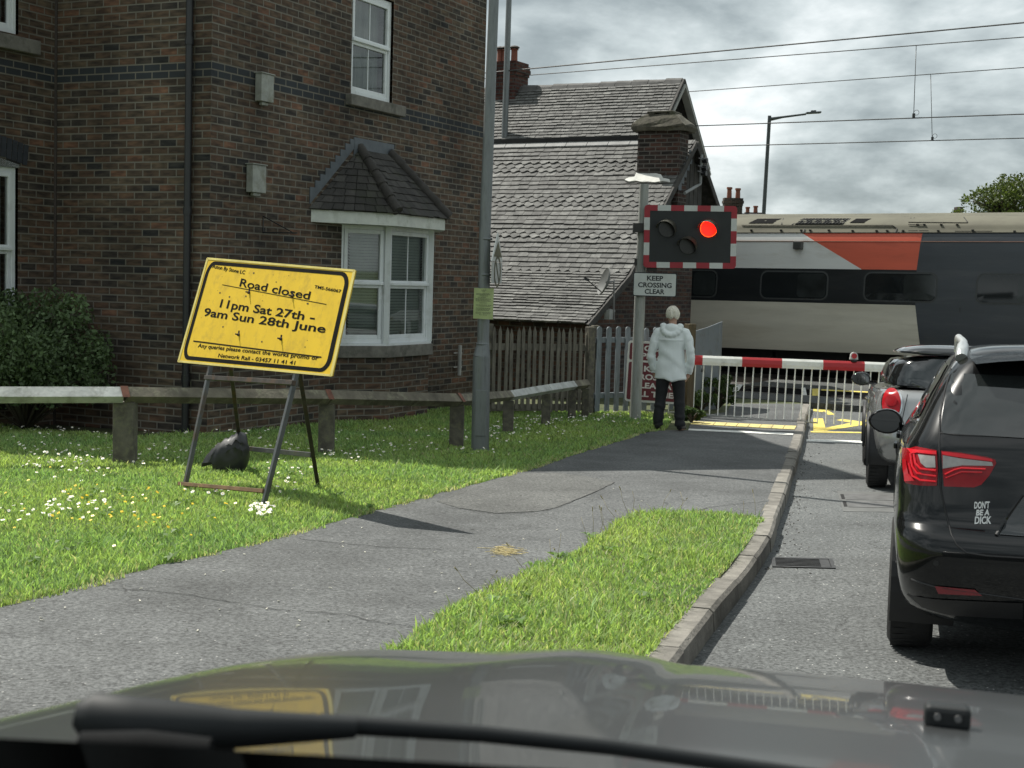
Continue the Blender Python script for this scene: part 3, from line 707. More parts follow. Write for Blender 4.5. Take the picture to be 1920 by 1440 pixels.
obj('roof', bm, M('house_roof_tiles', (.07, .06, .055), .85, var=.3), house)
# movement joint in the inner corner, downpipe
bm = NB(); bar(bm, inner + (NW - DW) * .008 + Vector((0, 0, -.2)), Vector((inner.x, inner.y, EAVE)) + (NW - DW) * .008, .03, .03); obj('movement_joint', bm, M('brown_sealant', (.045, .035, .03), .8), house)
q = C0 - NW * .27 - DW * .065
bm = NB(); tube(bm, [(q.x, q.y, -.55), (q.x, q.y, EAVE)], .042, 14)
for z in (.2, 2.15, 4.1): tube(bm, [(q.x, q.y, z - .04), (q.x, q.y, z + .04)], .052, 14)
obj('downpipe', bm, black_pvc, house, smooth=True)
# grey flue boxes on the side wall, small waste pipe, bracket
vent = M('galvanised_vent', (.33, .34, .31), .6, metal=.25, var=.25, scale=5, dirt=(.2, .2, .15), dscale=6)
for (t0, t1, za, zb) in ((.83, 1.08, 3.52, 3.85), (.68, .95, 2.42, 2.75)):
    bm = NB(); box(bm, Wc((t0 + t1) / 2, .06, (za + zb) / 2), .10, t1 - t0, zb - za, NW, DW); box(bm, Wc((t0 + t1) / 2, .06, zb + .008), .13, t1 - t0 + .03, .016, NW, DW)
    box(bm, Wc((t0 + t1) / 2, .05, za - .02), .05, (t1 - t0) * .5, .04, NW, DW)
    obj('vent_cover', bm, vent, house, bevel=.008)
bm = NB(); tube(bm, [Wc(6.2, .07, -.05), Wc(6.2, .07, .42)], .03, 12); 
for z in (.08, .30): tube(bm, [Wc(6.2, .07, z - .012), Wc(6.2, .07, z + .012)], .037, 12); bar(bm, Wc(6.08, .03, z), Wc(6.2, .05, z), .015)
obj('waste_pipe', bm, M('grey_plastic_pipe', (.42, .42, .4), .5, var=.1), house, smooth=True)
a = onplane(493, 436, C0, NW); b = onplane(493, 405, C0, NW); bm = NB(); bar(bm, a, a + NW * .5, .016); bar(bm, b, a + NW * .45, .012); bar(bm, b, a, .014); obj('hanging_bracket', bm, black_pvc, house)
def sash(name, mx, w, h, bars=True, blind=None, depth=.07, split=.5, vent_=False, parent=house, door=False):
    """sash-style window in its own plane: x across, y up, z out; frame > panes, glazing bar, blind"""
    bm = NB(); P = lambda x, y, z=0: mx @ Vector((x, y, z))
    X, Y, Z = mx.col[0].to_3d(), mx.col[1].to_3d(), mx.col[2].to_3d()
    B = lambda x0, x1, y0, y1, z0_, z1_: box(bm, P((x0 + x1) / 2, (y0 + y1) / 2, (z0_ + z1_) / 2), x1 - x0, y1 - y0, z1_ - z0_, X, Y, Z)
    f = .06
    B(0, f, 0, h, -depth, .012); B(w - f, w, 0, h, -depth, .012); B(f, w - f, 0, f, -depth, .010); B(f, w - f, h - f, h, -depth, .010)
    s = .055; ym = h * split
    # upper sash proud, lower sash set back
    for (y0, y1, zz) in ((ym, h - f, .022), (f, ym, .0)):
        B(f + .002, f + s, y0, y1, -.045, zz); B(w - f - s, w - f - .002, y0, y1, -.045, zz); B(f + s, w - f - s, y0, y0 + s, -.045, zz - .002); B(f + s, w - f - s, y1 - s, y1, -.045, zz - .002)
    B(f, w - f, ym - .012, ym + .03, -.03, .045)
    if vent_: B(w * .18, w * .82, h - f + .012, h - .018, .01, .022)
    fr = obj('window', bm, upvc, parent, bevel=.006)
    bm = NB()
    for (y0, y1, zz) in ((ym + s, h - f - s, -.012), (f + s, ym - s + .04, -.028)): bm.faces.new([bm.verts.new(P(*q, zz)) for q in ((f + s, y0), (w - f - s, y0), (w - f - s, y1), (f + s, y1))])
    obj('pane', bm, wglass, fr, fix=False)
    if bars:
        bm = NB(); B(w / 2 - .009, w / 2 + .009, ym + s, h - f - s, -.014, -.006); B(w / 2 - .009, w / 2 + .009, f + s, ym - s + .04, -.03, -.022); obj('glazing_bar', bm, upvc, fr)
    if blind == 'slats':
        bm = NB(); y = f + .03
        while y < h - f:
            B_ = [P(f, y, -.11), P(w - f, y, -.11), P(w - f, y + .036, -.085), P(f, y + .036, -.085)]
            bm.faces.new([bm.verts.new(v) for v in B_]); y += .0405
        obj('blind', bm, blindm, fr, fix=False)
    elif blind == 'curtain':
        bm = NB(); n = 46
        ring = [(f + (w - 2 * f) * k / n, -.16 + .018 * math.sin(k * 1.9) + .012 * math.sin(k * .7)) for k in range(n + 1)]
        lo = [bm.verts.new(P(x, f, z)) for x, z in ring]; hi = [bm.verts.new(P(x, h - f, z)) for x, z in ring]
        for k in range(n): bm.faces.new((lo[k], lo[k + 1], hi[k + 1], hi[k]))
        obj('curtain', bm, M('net_curtain', (.36, .38, .36), .8, var=.1), fr, smooth=True)
    bm = NB(); bm.faces.new([bm.verts.new(P(*q, -.35)) for q in ((-.1, -.1), (w + .1, -.1), (w + .1, h + .1), (-.1, h + .1))]); obj('shade_backing', bm, interior, fr, fix=False)
    return fr
UPZ = Vector((0, 0, 1))
sash('window', frame(Wc(3.0, -.05, 3.89), DW, UPZ, NW), 1.08, 1.40, True, 'curtain', split=.52)
bm = NB(); box(bm, Wc(3.60, .01, 3.80), .17, 1.46, .15, NW, DW); obj('window_sill', bm, stone, house, bevel=.012)
# wing windows (only their right ends are in view) with arched soldier course
sash('window', frame(inner - DW * 1.22 + NW * -.05 + Vector((0, 0, .6 - inner.z)), DW, UPZ, NW), .60, 2.02, False, 'curtain', split=.52)
sash('window', frame(inner - DW * 1.22 + NW * -.05 + Vector((0, 0, 4.18 - inner.z)), DW, UPZ, NW), .60, 1.1, False, 'curtain')
bm = NB(); box(bm, inner - DW * .86 + NW * .02 + Vector((0, 0, 4.06 - inner.z)), .16, 1.02, .17, NW, DW); obj('window_sill', bm, stone, house, bevel=.012)
bm = NB()
for k in range(10):
    s = .52 + k * .085; zt = 2.66 + .10 * (1 - ((s - 1.3) / .8) ** 2)
    a_ = inner - DW * s + NW * .004 + Vector((0, 0, zt - inner.z)); tilt = (UPZ - DW * -.12 * (1 - k / 9)).normalized() if k < 9 else UPZ
    bar(bm, a_, a_ + tilt * .24, .074, .012, up=NW)
obj('window_arch', bm, M('blue_engineering_brick', (.03, .034, .042), .7, var=.25, scale=12), house)
bm = NB(); P_ = lambda s, z, o: inner - DW * s + NW * o + Vector((0, 0, z - inner.z))
prism(bm, [P_(.6, 2.62, -.02), P_(1.3, 2.62, -.02), P_(1.3, 2.76, -.02), P_(1.0, 2.735, -.02), P_(.6, 2.66, -.02)], NW * .02); obj('arch_infill', bm, upvc, house)
# --- bay
BO = .40; FLt, FRt = 3.39, 4.60; WLt = FLt - BO * 1.45; WRt = FRt + BO * 1.45; BZ0, BZ1 = .50, 2.14
def baypts(o, grow=0): return [Wc(WLt - grow, 0, 0), Wc(FLt - grow * .45, BO + o, 0), Wc(FRt + grow * .45, BO + o, 0), Wc(WRt + grow, 0, 0)]
bp_ = baypts(0)
bm = NB()
for a, b, u0 in ((bp_[0], bp_[1], .1), (bp_[1], bp_[2], .0), (bp_[2], bp_[3], .07)):
    dd = b - a; wallmesh(bm, a, dd.normalized(), dd.length, -.75, .36, uvo=u0)
obj('bay_wall', bm, bricks, house, fix=False)
bs = baypts(.05, .06)
bm = NB()
prism(bm, [Vector((p.x, p.y, .345)) for p in bs], (0, 0, .165)); obj('bay_sill', bm, stone, house, bevel=.01)
bs = baypts(.03, .03); bm = NB(); prism(bm, [Vector((p.x, p.y, .51)) for p in bs], (0, 0, .03)); obj('bay_window_board', bm, upvc, house)
for i, (a, b) in enumerate(zip(bp_, bp_[1:])):
    dd = (b - a); x = dd.normalized(); n = Vector((x.y, -x.x, 0))
    sash('window', frame(Vector((a.x, a.y, .54)) + n * -.03, x, UPZ, n), dd.length, 1.60, i == 1, 'slats', split=.505, vent_=(i == 1))
for p in (bp_[1], bp_[2]):
    bm = NB(); bar(bm, (p.x, p.y, .54), (p.x, p.y, 2.14), .075, .075); obj('bay_corner_post', bm, upvc, house)
# small things on the bay's board
bm = NB(); a_ = Wc(3.75, BO - .12, .60); tube(bm, [a_, a_ + DW * .5], .022, 8); box(bm, Wc(4.02, BO - .13, .67), .06, .1, .07, NW, DW); obj('window_ledge_clutter', bm, M('pale_plastic', (.7, .66, .62), .5, var=.2), house)
EO = .27; e_ = [Wc(2.10, 0, 0), Wc(3.13, BO + EO, 0), Wc(4.50, BO + EO, 0), Wc(5.53, 0, 0)]
bm = NB()
prism(bm, [Vector((p.x, p.y, 2.135)) for p in e_], (0, 0, .16)); obj('bay_fascia', bm, M('white_painted_board', (.6, .62, .57), .6, var=.1, dirt=(.4, .42, .36), dscale=5), house)
RA, RB = Wc(3.25, .0, 3.18), Wc(4.05, .0, 3.18)
ev = [Vector((p.x, p.y, 2.31)) + (p - Wc(3.8, 0, 0)).to_2d().normalized().to_3d() * .05 for p in e_]
TINT = []
def tilerow(bm, a0, b0, a1, b1, up, nrm, tw, thick, lap, shape='sq', off=0, tints=None, cols=None):
    """one course of tiles between lower line a0-b0 and upper line a1-b1"""
    L_ = (b0 - a0).length; n = max(1, round(L_ / tw)); x = -off
    while x < 1 * n:
        u0, u1 = max(0, x / n), min(1, (x + 1) / n); x += 1
        if (u1 - u0) * n < .15: continue
        g = .004 / L_
        v = random.uniform(-.008, .012) * 1; lift = nrm * (thick + random.uniform(0, thick * .5))
        p0, p1 = a0.lerp(b0, u0 + g), a0.lerp(b0, u1 - g); q0, q1 = a1.lerp(b1, u0 + g), a1.lerp(b1, u1 - g)
        dn = (p0 - q0).normalized()
        p0 = p0 + dn * (lap * .25 + v); p1 = p1 + dn * (lap * .25 + v + random.uniform(-.006, .006))
        if shape == 'sq': lo = [p0, p1]
        else:
            m_ = p0.lerp(p1, .5) + dn * lap * .22; lo = [p0 - dn * lap * .5, p0.lerp(p1, .16) - dn * lap * .38, p0.lerp(p1, .34) + dn * lap * .12, m_, p0.lerp(p1, .66) + dn * lap * .12, p0.lerp(p1, .84) - dn * lap * .38, p1 - dn * lap * .5]
        top = [bm.verts.new(p + lift) for p in lo]; bot = [bm.verts.new(p - nrm * .004) for p in lo]; hi = [bm.verts.new(q1), bm.verts.new(q0)]
        c = random.choice(cols) if cols else random.uniform(.65, 1.3); f_ = [bm.faces.new(top + hi)]
        for k in range(len(lo) - 1): f_.append(bm.faces.new((bot[k], bot[k + 1], top[k + 1], top[k])))
        tints += [c] * len(f_)
def tint_obj(name, bm, mat, parent, tints, label=None):
    o = obj(name, bm, mat, parent, fix=False, label=label); t = np.array(tints); t = t[:, None] * np.ones((1, 3)) if t.ndim == 1 else t; settint(o.data, t); return o
bm = NB(); tt = []
for (a0, b0, a1, b1) in ((ev[0], ev[1], RA, RA), (ev[1], ev[2], RA, RB), (ev[2], ev[3], RB, RB)):
    a1_ = a1; b1_ = b1; nr = ((b0 - a0).cross(a1 - a0)).normalized(); nr = nr if nr.z > 0 else -nr; n = 9
    bm.faces.new([bm.verts.new(p - nr * .012) for p in ((a0, b0, b1, a1) if (a1 - b1).length > .01 else (a0, b0, a1))]); tt.append(.5)
    for k in range(n):
        s0, s1 = k / n, (k + 1.0) / n
        tilerow(bm, a0.lerp(a1_, s0), b0.lerp(b1_, s0), a0.lerp(a1_, min(1, s1 + .03)), b0.lerp(b1_, min(1, s1 + .03)), None, nr, .165, .014, .06, off=.5 * (k % 2), tints=tt)
br = tint_obj('bay_roof', bm, slate_dark, house, tt)
for p, q in ((ev[1], RA), (ev[2], RB)):
    bm = NB()
    pts = [p.lerp(q, k / 5) for k in range(6)]
    for a, b in zip(pts, pts[1:]): tube(bm, [a + Vector((0, 0, .03)) - (b - a) * .06, b + Vector((0, 0, .02)) + (b - a) * .04], [.078, .066], 10)
    obj('hip_tiles', bm, M('hip_tile_concrete', (.05, .046, .042), .9, var=.35, scale=8, bump=.5), br, smooth=True)
bm = NB(); n_ = NW * .012
prism(bm, [RA + DW * -.16 + UPZ * -.12, RB + DW * .1 + UPZ * -.1, RB + DW * .1 + UPZ * .14, RA + DW * -.16 + UPZ * .14], n_)
fl = []
for k in range(9):
    a_ = Wc(2.05, 0, 2.36).lerp(RA + DW * -.14, k / 9); b_ = Wc(2.05, 0, 2.36).lerp(RA + DW * -.14, (k + 1) / 9)
    h_ = .22 if k < 8 else .2; prism(bm, [a_, b_, Vector((b_.x, b_.y, a_.z + h_)), Vector((a_.x, a_.y, a_.z + h_))], n_)
obj('lead_flashing', bm, lead, house)

# ------------------------------------------------------------------ station cottage beyond the fence
E0 = at(1101, 606, 24.0)
sh = thing('station_cottage', (E0.x, E0.y, -.6), 'old brick railway cottage with steep patterned slate roofs and weathered chimneys', 'cottage')
gp = lambda x, y: onplane(x, y, E0, RD)
gA, gB, gD = E0, gp(1181, 512), gp(1305, 262)
slates = M('weathered_slates', (.105, .106, .10), .8, var=.4, scale=5, bump=.5, bscale=35, tint=True, dirt=(.19, .19, .175), dscale=10, detail=8)
old_brick = brick('old_cottage_bricks', [(40, (.085, .05, .04)), (25, (.065, .045, .04)), (20, (.11, .062, .045)), (10, (.05, .042, .04))], (.09, .085, .075), .24, .082, stain=.4)
old_stack = brick('sooty_chimney_bricks', [(40, (.06, .042, .036)), (30, (.04, .034, .03)), (20, (.09, .05, .04))], (.12, .11, .1), .235, .08, stain=.45)
red_stack = brick('red_chimney_bricks', [(40, (.105, .045, .035)), (30, (.085, .035, .03)), (20, (.12, .055, .042))], (.08, .075, .07), .235, .08, stain=.35)
LEN = 9.5; LR = RD * -LEN
cols_ = [.72, .75, .78, .8, .82, .84, .86, .88, .9, .93, .96, 1, 1.05, 1.1, 1.28]
def slateroof(bm, tt, lo, hi, expo, tw, pattern, lap=.07):
    up = hi - lo; S_ = up.length; n = round(S_ / expo); nr = RD.cross(up).normalized(); nr = nr if nr.z > 0 else -nr
    bm.faces.new([bm.verts.new(p - nr * .02) for p in (lo + LR, lo, hi, hi + LR)]); tt.append(.35)
    for k in range(n):
        a0 = lo.lerp(hi, k / n); a1 = lo.lerp(hi, min(1, (k + 1.08) / n)); w = Vector((0, 0, random.uniform(-.006, .006)))
        tilerow(bm, a0 + LR + w, a0 + w, a1 + LR, a1, None, nr, tw * random.uniform(.95, 1.05), .019, lap, 'scallop' if pattern(k, n) else 'sq', off=random.random(), tints=tt, cols=cols_)
bm = NB(); tt = []
slateroof(bm, tt, gA, gB, .105, .27, lambda k, n: False)
slateroof(bm, tt, gB, gD, .135, .21, lambda k, n: k in (0, 7, 8, 14, 15, 16, 22, 23, 24), .085)
back = gD + RN * 1.6 + Vector((0, 0, -1.45)); nr = RD.cross(back - gD).normalized()
bm.faces.new([bm.verts.new(p) for p in (gD, back, back + LR, gD + LR)]); tt.append(.6)
tint_obj('roof', bm, slates, sh, tt, 'lower front slate roof with bands of scalloped slates')
bm = NB(); n = 20
for k in range(n):
    a, b = gD + LR * (k / n) + RD * -.9, gD + LR * ((k + 1) / n) + RD * -.9
    prism(bm, [a + RD * -.006 + RN * -.13 + UPZ * -.10, b + RD * .006 + RN * -.13 + UPZ * -.10, b + RD * .006 + UPZ * .02, a + RD * -.006 + UPZ * .02], UPZ * .03)
obj('ridge_slates', bm, M('ridge_slate', (.20, .205, .20), .7, var=.25, scale=4), sh)
bm = NB(); bar(bm, gD + RD * -.9 + UPZ * .07 + RN * .0, gD + LR + UPZ * .07 + RN * .0, .08, .075); obj('ridge_gutter', bm, black_pvc, sh)
# gable wall under the verge
bm = NB(); uvl = (bm.loops.layers.uv.get('UVMap') or bm.loops.layers.uv.new('UVMap')); ins = RD * -.16
oz = lambda p: (p - E0).dot(RN)
oR = oz(gp(1310, 560)); zl = -.75
gpt = lambda o, z: E0 + RN * o + ins + Vector((0, 0, z - E0.z))
pts = [(.28, zl), (.28, gA.z + .05), (oz(gB), gB.z - .12), (oz(gD), gD.z - .12), (oR, gD.z - .12 - (oR - oz(gD)) * .9), (oR, zl)]
f = bm.faces.new([bm.verts.new(gpt(*p)) for p in pts])
for lp, q in zip(f.loops, pts): lp[uvl].uv = q
fp0 = gpt(.28, zl); wallmesh(bm, fp0 + LR + RD * .2, RD, LEN - .2, zl, gA.z + .04); bp0 = gpt(oR, zl); wallmesh(bm, bp0, -RD, LEN - .2, zl, 3.2)
for fc in bm.faces: fc.normal_update()
obj('wall', bm, old_brick, sh, fix=False)
bm = NB(); wood_dark = M('dark_weathered_board', (.04, .038, .035), .8, var=.4, scale=5, dirt=(.075, .07, .06), dscale=6)
for p, q in ((gA, gB), (gB, gD), (gD, gD + RN * 1.75 + UPZ * -1.6)):
    bar(bm, p + UPZ * -.07 + RD * .02, q + UPZ * -.07 + RD * .02, .12, .04, up=RD)
obj('bargeboard', bm, wood_dark, sh)
bm = NB(); n = 14
for k in range(n):
    o_ = oz(gB) + .5 + (oR + .25 - oz(gB) - .5) * k / n; zt = min(gB.z - .15 + (o_ - oz(gB)) * (gD.z - gB.z) / (oz(gD) - oz(gB)), gD.z - .2 - (o_ - oz(gD)) * .9)
    if zt > 2.75: prism(bm, [gpt(o_, 2.7) + RD * .03, gpt(o_ + .19, 2.7) + RD * .03, gpt(o_ + .19, zt) + RD * .03, gpt(o_, zt) + RD * .03], RD * .02)
obj('gable_boards', bm, wood_dark, sh)
pp = [gpt(oz(gp(1312, 290)), 0)]; a_, b_, c_ = [onplane(*q, E0 + RD * .12, RD) for q in ((1316, 290), (1313, 345), (1284, 362))]
bm = NB(); tube(bm, [a_, b_, b_.lerp(c_, .3), c_], .03, 8); obj('overflow_pipe', bm, M('grey_pipe', (.25, .26, .26), .5), sh, smooth=True)
bm = NB()
for (x, y) in ((1322, 301), (1321, 315), (1320, 325)):
    p = onplane(x, y, E0 + RD * .2, RD); tube(bm, [p - RD * .05, p + RD * .05], .05, 8); bar(bm, p, p - RN * .35 + UPZ * .02, .02)
obj('cable_insulator', bm, black_pvc, sh, smooth=True)
# near chimney standing through the front slope by the verge
nrm_up = RD.cross(gD - gB).normalized()
ca, cb_ = onplane(1194, 330, gD, nrm_up), onplane(1272, 330, gD, nrm_up)
cw = (cb_ - ca).dot(RD); cc = (ca + cb_) / 2 + RN * .21; ztop = gD.z + .10
bm = NB(); box(bm, (cc.x, cc.y, (cc.z - .6 + ztop) / 2), cw, .42, ztop - cc.z + .6, RD, RN); ch = obj('chimney', bm, old_stack, sh); boxuv(ch.data)
mossy = M('mossy_cap_stone', (.085, .078, .06), .95, var=.45, scale=7, bump=1, bscale=18, dirt=(.05, .055, .03), dscale=4)
bm = NB(); rings = []
for (z, k) in ((0, 1.02), (.0, 1.22), (.07, 1.30), (.13, 1.22), (.22, .98), (.30, .80), (.33, .62)):
    rings.append([bm.verts.new(Vector((cc.x, cc.y, ztop + z)) + RD * (cw / 2 * k * sx + random.uniform(-.02, .02)) + RN * (.24 * k * sy + random.uniform(-.02, .02)) + UPZ * random.uniform(-.015, .015)) for sx, sy in ((-1, -1), (-.4, -1.02), (.3, -1.02), (1, -1), (1.03, 0), (1, 1), (0, 1.02), (-1, 1), (-1.03, 0))])
for a, b in zip(rings, rings[1:]):
    for k in range(9): bm.faces.new((a[k], a[(k + 1) % 9], b[(k + 1) % 9], b[k]))
bm.faces.new(rings[-1]); obj('chimney_cap', bm, mossy, ch)
bm = NB(); p = Vector((cc.x, cc.y, ztop + .36)); box(bm, p + RN * -.02, cw * .62, .36, .035, RD, RN); box(bm, p + UPZ * -.05 - RD * cw * .2, .1, .4, .1, RD, RN); box(bm, p + UPZ * -.05 + RD * cw * .28, .1, .4, .1, RD, RN); obj('cap_slab', bm, mossy, ch, bevel=.01)
bm = NB(); q0, q1 = onplane(1173, 342, gD, nrm_up), onplane(1257, 340, gD, nrm_up); q2, q3 = onplane(1245, 326, gD, nrm_up), onplane(1190, 324, gD, nrm_up)
fl_pts = [(1172, 341), (1180, 344), (1192, 342), (1203, 345), (1216, 343.5), (1228, 345), (1243, 342.5), (1257, 344), (1256, 339), (1244, 338), (1240, 330), (1226, 327), (1214, 325), (1202, 325.5), (1194, 328), (1190, 336), (1178, 337)]
prism(bm, [onplane(*q, gD, nrm_up) + UPZ * random.uniform(0, .02) for q in fl_pts], nrm_up * .035); obj('mortar_flashing', bm, M('white_mortar', (.62, .62, .58), .9, var=.15, bump=.6, bscale=20), ch)
bm = NB()
for k in range(5):
    o_ = -.21 + k * .12; zz = cc.z - .30 + k * .135; box(bm, (cc + RD * (cw / 2 + .008) + RN * (o_ + .06)).to_2d().to_3d() + UPZ * (zz + .16), .012, .15, .26, RD, RN)
obj('lead_flashing', bm, lead, ch)
# far wing: taller roof behind
fA = at(1280, 148, 30.2); fpt = lambda x, y: onplane(x, y, fA, RD)
fN = fA + RN * -1.9 + UPZ * -2.05; fF = fA + RN * 1.6 + UPZ * -1.75; LR = RD * -11.5
bm = NB(); tt = []
slateroof(bm, tt, fN, fA, .095, .2, lambda k, n: False, .05)
bm.faces.new([bm.verts.new(p) for p in (fA, fF, fF + LR, fA + LR)]); tt.append(.6)
tint_obj('roof', bm, slates, sh, tt, 'taller rear slate roof with tiled ridge')
bm = NB(); n = 30
for k in range(n):
    a, b = fA + LR * (k / n), fA + LR * ((k + .97) / n); j = random.uniform(-.008, .008)
    rr = [[v + UPZ * (-.09 + j), v + RN * -.115 + UPZ * (-.125 + j)] for v in (a, b)]
    prof = [(-.125, -.13), (-.07, -.03), (0, .015), (.07, -.03), (.125, -.13)]
    A_ = [bm.verts.new(a + RN * u + UPZ * (w_ + j)) for u, w_ in prof]; B_ = [bm.verts.new(b + RN * u + UPZ * (w_ + j + .01)) for u, w_ in prof]
    for i in range(4): bm.faces.new((A_[i], A_[i + 1], B_[i + 1], B_[i]))
    bm.faces.new(A_); bm.faces.new(B_)
obj('ridge_tiles', bm, M('ridge_tile', (.085, .085, .082), .8, var=.3, scale=5), sh)
bm = NB(); uvl = (bm.loops.layers.uv.get('UVMap') or bm.loops.layers.uv.new('UVMap')); i2 = RD * -.3
pts = [fA + UPZ * -.15 + i2, fN + i2, Vector((fN.x, fN.y, -.7)) + i2, Vector((fF.x, fF.y, -.7)) + i2, fF + i2]
f = bm.faces.new([bm.verts.new(p) for p in pts])
for lp in f.loops: lp[uvl].uv = ((lp.vert.co - fA).dot(RN), lp.vert.co.z)
obj('wall', bm, old_brick, sh, fix=False, label='brick gable end of the rear wing')
bm = NB(); gb = M('grey_painted_board', (.36, .36, .34), .7, var=.15, dirt=(.2, .2, .18))
for q in (fN, fF): bar(bm, fA + UPZ * -.13 + RD * .0, q + UPZ * -.13 + RD * .0, .05, .16, up=RD)
obj('bargeboard', bm, gb, sh)
bm = NB()
for q in (fN, fF): bar(bm, fA + UPZ * -.02 + RD * .03, q + UPZ * -.02 + RD * .03, .06, .05, up=RD)
obj('verge_strip', bm, wood_dark, sh)
# rear chimney with terracotta pots
c1 = onplane(956, 168, fA, RN); c1 = c1 + RD * -.04
pxm = FPX / c1.y
bm = NB(); zt = at(956, 120, c1.y).z; zb = at(956, 196, c1.y).z - 1.2; cwid = 60 / pxm
box(bm, (c1.x, c1.y, (zb + zt - .28) / 2), cwid * .92, .6, zt - .28 - zb, RD, RN)
for (z, k) in ((-.24, .98), (-.17, 1.04), (-.09, 1.0), (-.02, .93)): box(bm, (c1.x, c1.y, zt + z - .003), cwid * k, .6 * k + .05, .085, RD, RN)
c2 = obj('chimney', bm, red_stack, sh); boxuv(c2.data)
terra = M('terracotta', (.20, .065, .04), .8, var=.35, scale=6, dirt=(.07, .04, .035), dscale=6)
for x in (932, 945, 967):
    p = at(x, 120, c1.y); p = c1 + RD * ((p - c1).dot(RD)); p.z = zt - .03; bm = NB(); h = 33 / pxm
    tube(bm, [p, p + UPZ * h * .1, p + UPZ * h * .8, p + UPZ * h * .84], [.085, .075, .07, .085], 12)
    tube(bm, [p + UPZ * h * .84, p + UPZ * h * .88], [.1, .085], 12)
    pot = obj('chimney_pot', bm, terra, c2, smooth=True)
    bm = NB() if False else None
bm = NB()
for x in (932, 945, 967):
    p = at(x, 120, c1.y); p = c1 + RD * ((p - c1).dot(RD)); p.z = zt - .03
    tube(bm, [p + UPZ * h * .92, p + UPZ * h * .97, p + UPZ * h * 1.04, p + UPZ * h * 1.08], [.105, .12, .085, .02], 12)
    for a in range(4): bar(bm, p + UPZ * h * .85 + Vector((math.cos(a * 1.57), math.sin(a * 1.57), 0)) * .07, p + UPZ * h * .96 + Vector((math.cos(a * 1.57), math.sin(a * 1.57), 0)) * .07, .025)
obj('chimney_cowl', bm, M('sooty_cowl', (.05, .045, .04), .8), c2, smooth=True)
bm = NB(); prism(bm, [c1 + RN * -.42 + RD * s * cwid * .62 + UPZ * z for s, z in ((-1, -.72), (1, -.72), (1, -.58), (-1, -.58))], RN * .02); obj('lead_flashing', bm, lead, c2)
# satellite dish on the gable
dp = onplane(1131, 527, E0 + RD * .35, RD); dm = M('grey_dish', (.13, .135, .13), .55, var=.15)
sdn = Vector((-.93, -.20, .30)).normalized(); a = sdn.orthogonal().normalized(); b = sdn.cross(a); bm = NB(); rr = []
for (r_, z) in ((0, -.07), (.1, -.055), (.2, -.02), (.235, 0), (.24, -.02), (.1, -.08)): rr.append([bm.verts.new(dp + sdn * z + (a * math.cos(t * math.pi / 10) * 1.0 + b * math.sin(t * math.pi / 10)) * max(r_, .004)) for t in range(20)])
for p, q in zip(rr, rr[1:]):
    for k in range(20): bm.faces.new((p[k], p[(k + 1) % 20], q[(k + 1) % 20], q[k]))
di = obj('satellite_dish', bm, dm, sh, smooth=True, fix=False)
bm = NB(); e = dp + sdn * .30 - UPZ * .07; bar(bm, dp - UPZ * .2, e, .016); box(bm, e, .09, .05, .05, sdn); obj('dish_arm', bm, black_pvc, di)
w_ = onplane(1151, 600, E0 + RD * .1, RD); bm = NB(); bar(bm, dp - sdn * .06, onplane(1151, 527, E0 + RD * .1, RD), .03); bar(bm, onplane(1151, 524, E0 + RD * .1, RD), w_, .02); obj('dish_bracket', bm, M('bracket_grey', (.2, .2, .2), .5), di)
bm = NB(); p = onplane(1141, 590, E0 + RD * .05, RD); box(bm, p, .1, .14, .16, RD, RN); bar(bm, p + UPZ * .09, onplane(1152, 583, E0 + RD * .05, RD), .03); obj('meter_box', bm, M('grey_box', (.3, .31, .3), .5), sh)
# slim metal mast rising behind the lower ridge
mp_ = at(946, 262, 31.0); bm = NB(); tube(bm, [(mp_.x, mp_.y, -.6), (mp_.x, mp_.y, 4.5), (mp_.x + .02, mp_.y, 9.2)], [.075, .068, .055], 14)
galv = M('galvanised_steel', (.2, .215, .22), .5, metal=.55, var=.25, scale=5, stretch=(4, 4, .6), dirt=(.12, .13, .13), dscale=5)
tag(obj('lamp_column', bm, galv, smooth=True), 'slim grey column rising behind the lower slate roof ridge beside the rear chimney', 'pole')
# ------------------------------------------------------------------ near lamp post, notice, small warning sign
lp0 = G(900, 846)
root = thing('lamp_post', lp0, 'tall galvanised street lamp post with thick base standing beside the brick house', 'lamp post')
LPY = lp0.y
def lpx(x, y): return at(x, y, LPY)
k_ = LPY / FPX
bm = NB(); b0, b1, b2, b3, b4 = lpx(900, 850), lpx(903, 668), lpx(906, 642), lpx(909, 440), lpx(926, 0)
drn = (b4 - b3).normalized(); topp = b4 + drn * 2.2
tube(bm, [b0 - UPZ * .3, b0, b1], [17 * k_, 17 * k_, 16 * k_], 16); tube(bm, [b1, b2, b2 + drn * .03], [16 * k_, 11.5 * k_, 11.3 * k_], 16)
tube(bm, [b2, b3, b4, topp], [11.3 * k_, 10.8 * k_, 9.2 * k_, 8.5 * k_], 16)
obj('column', bm, galv, root, smooth=True)
bm = NB(); arm = Vector((.7, -.7, .0)); tube(bm, [topp, topp + arm * .4 + UPZ * .12, topp + arm * 1.2 + UPZ * .2], .03, 8); box(bm, topp + arm * 1.5 + UPZ * .2, .6, .24, .1, arm); obj('lantern', bm, galv, root, bevel=.02)
for y in (448, 515, 645):
    bm = NB(); p = lpx(905 + (645 - y) * .033, y); r_ = (11.6 if y < 600 else 12.4) * k_; tube(bm, [p - UPZ * .012, p + UPZ * .012], r_, 16); obj('band_clip', bm, galv, root)
bm = NB(); p = b0 + Vector((0, -17 * k_, .45)); box(bm, p, .12, .012, .5); obj('access_door', bm, galv, root, bevel=.004)
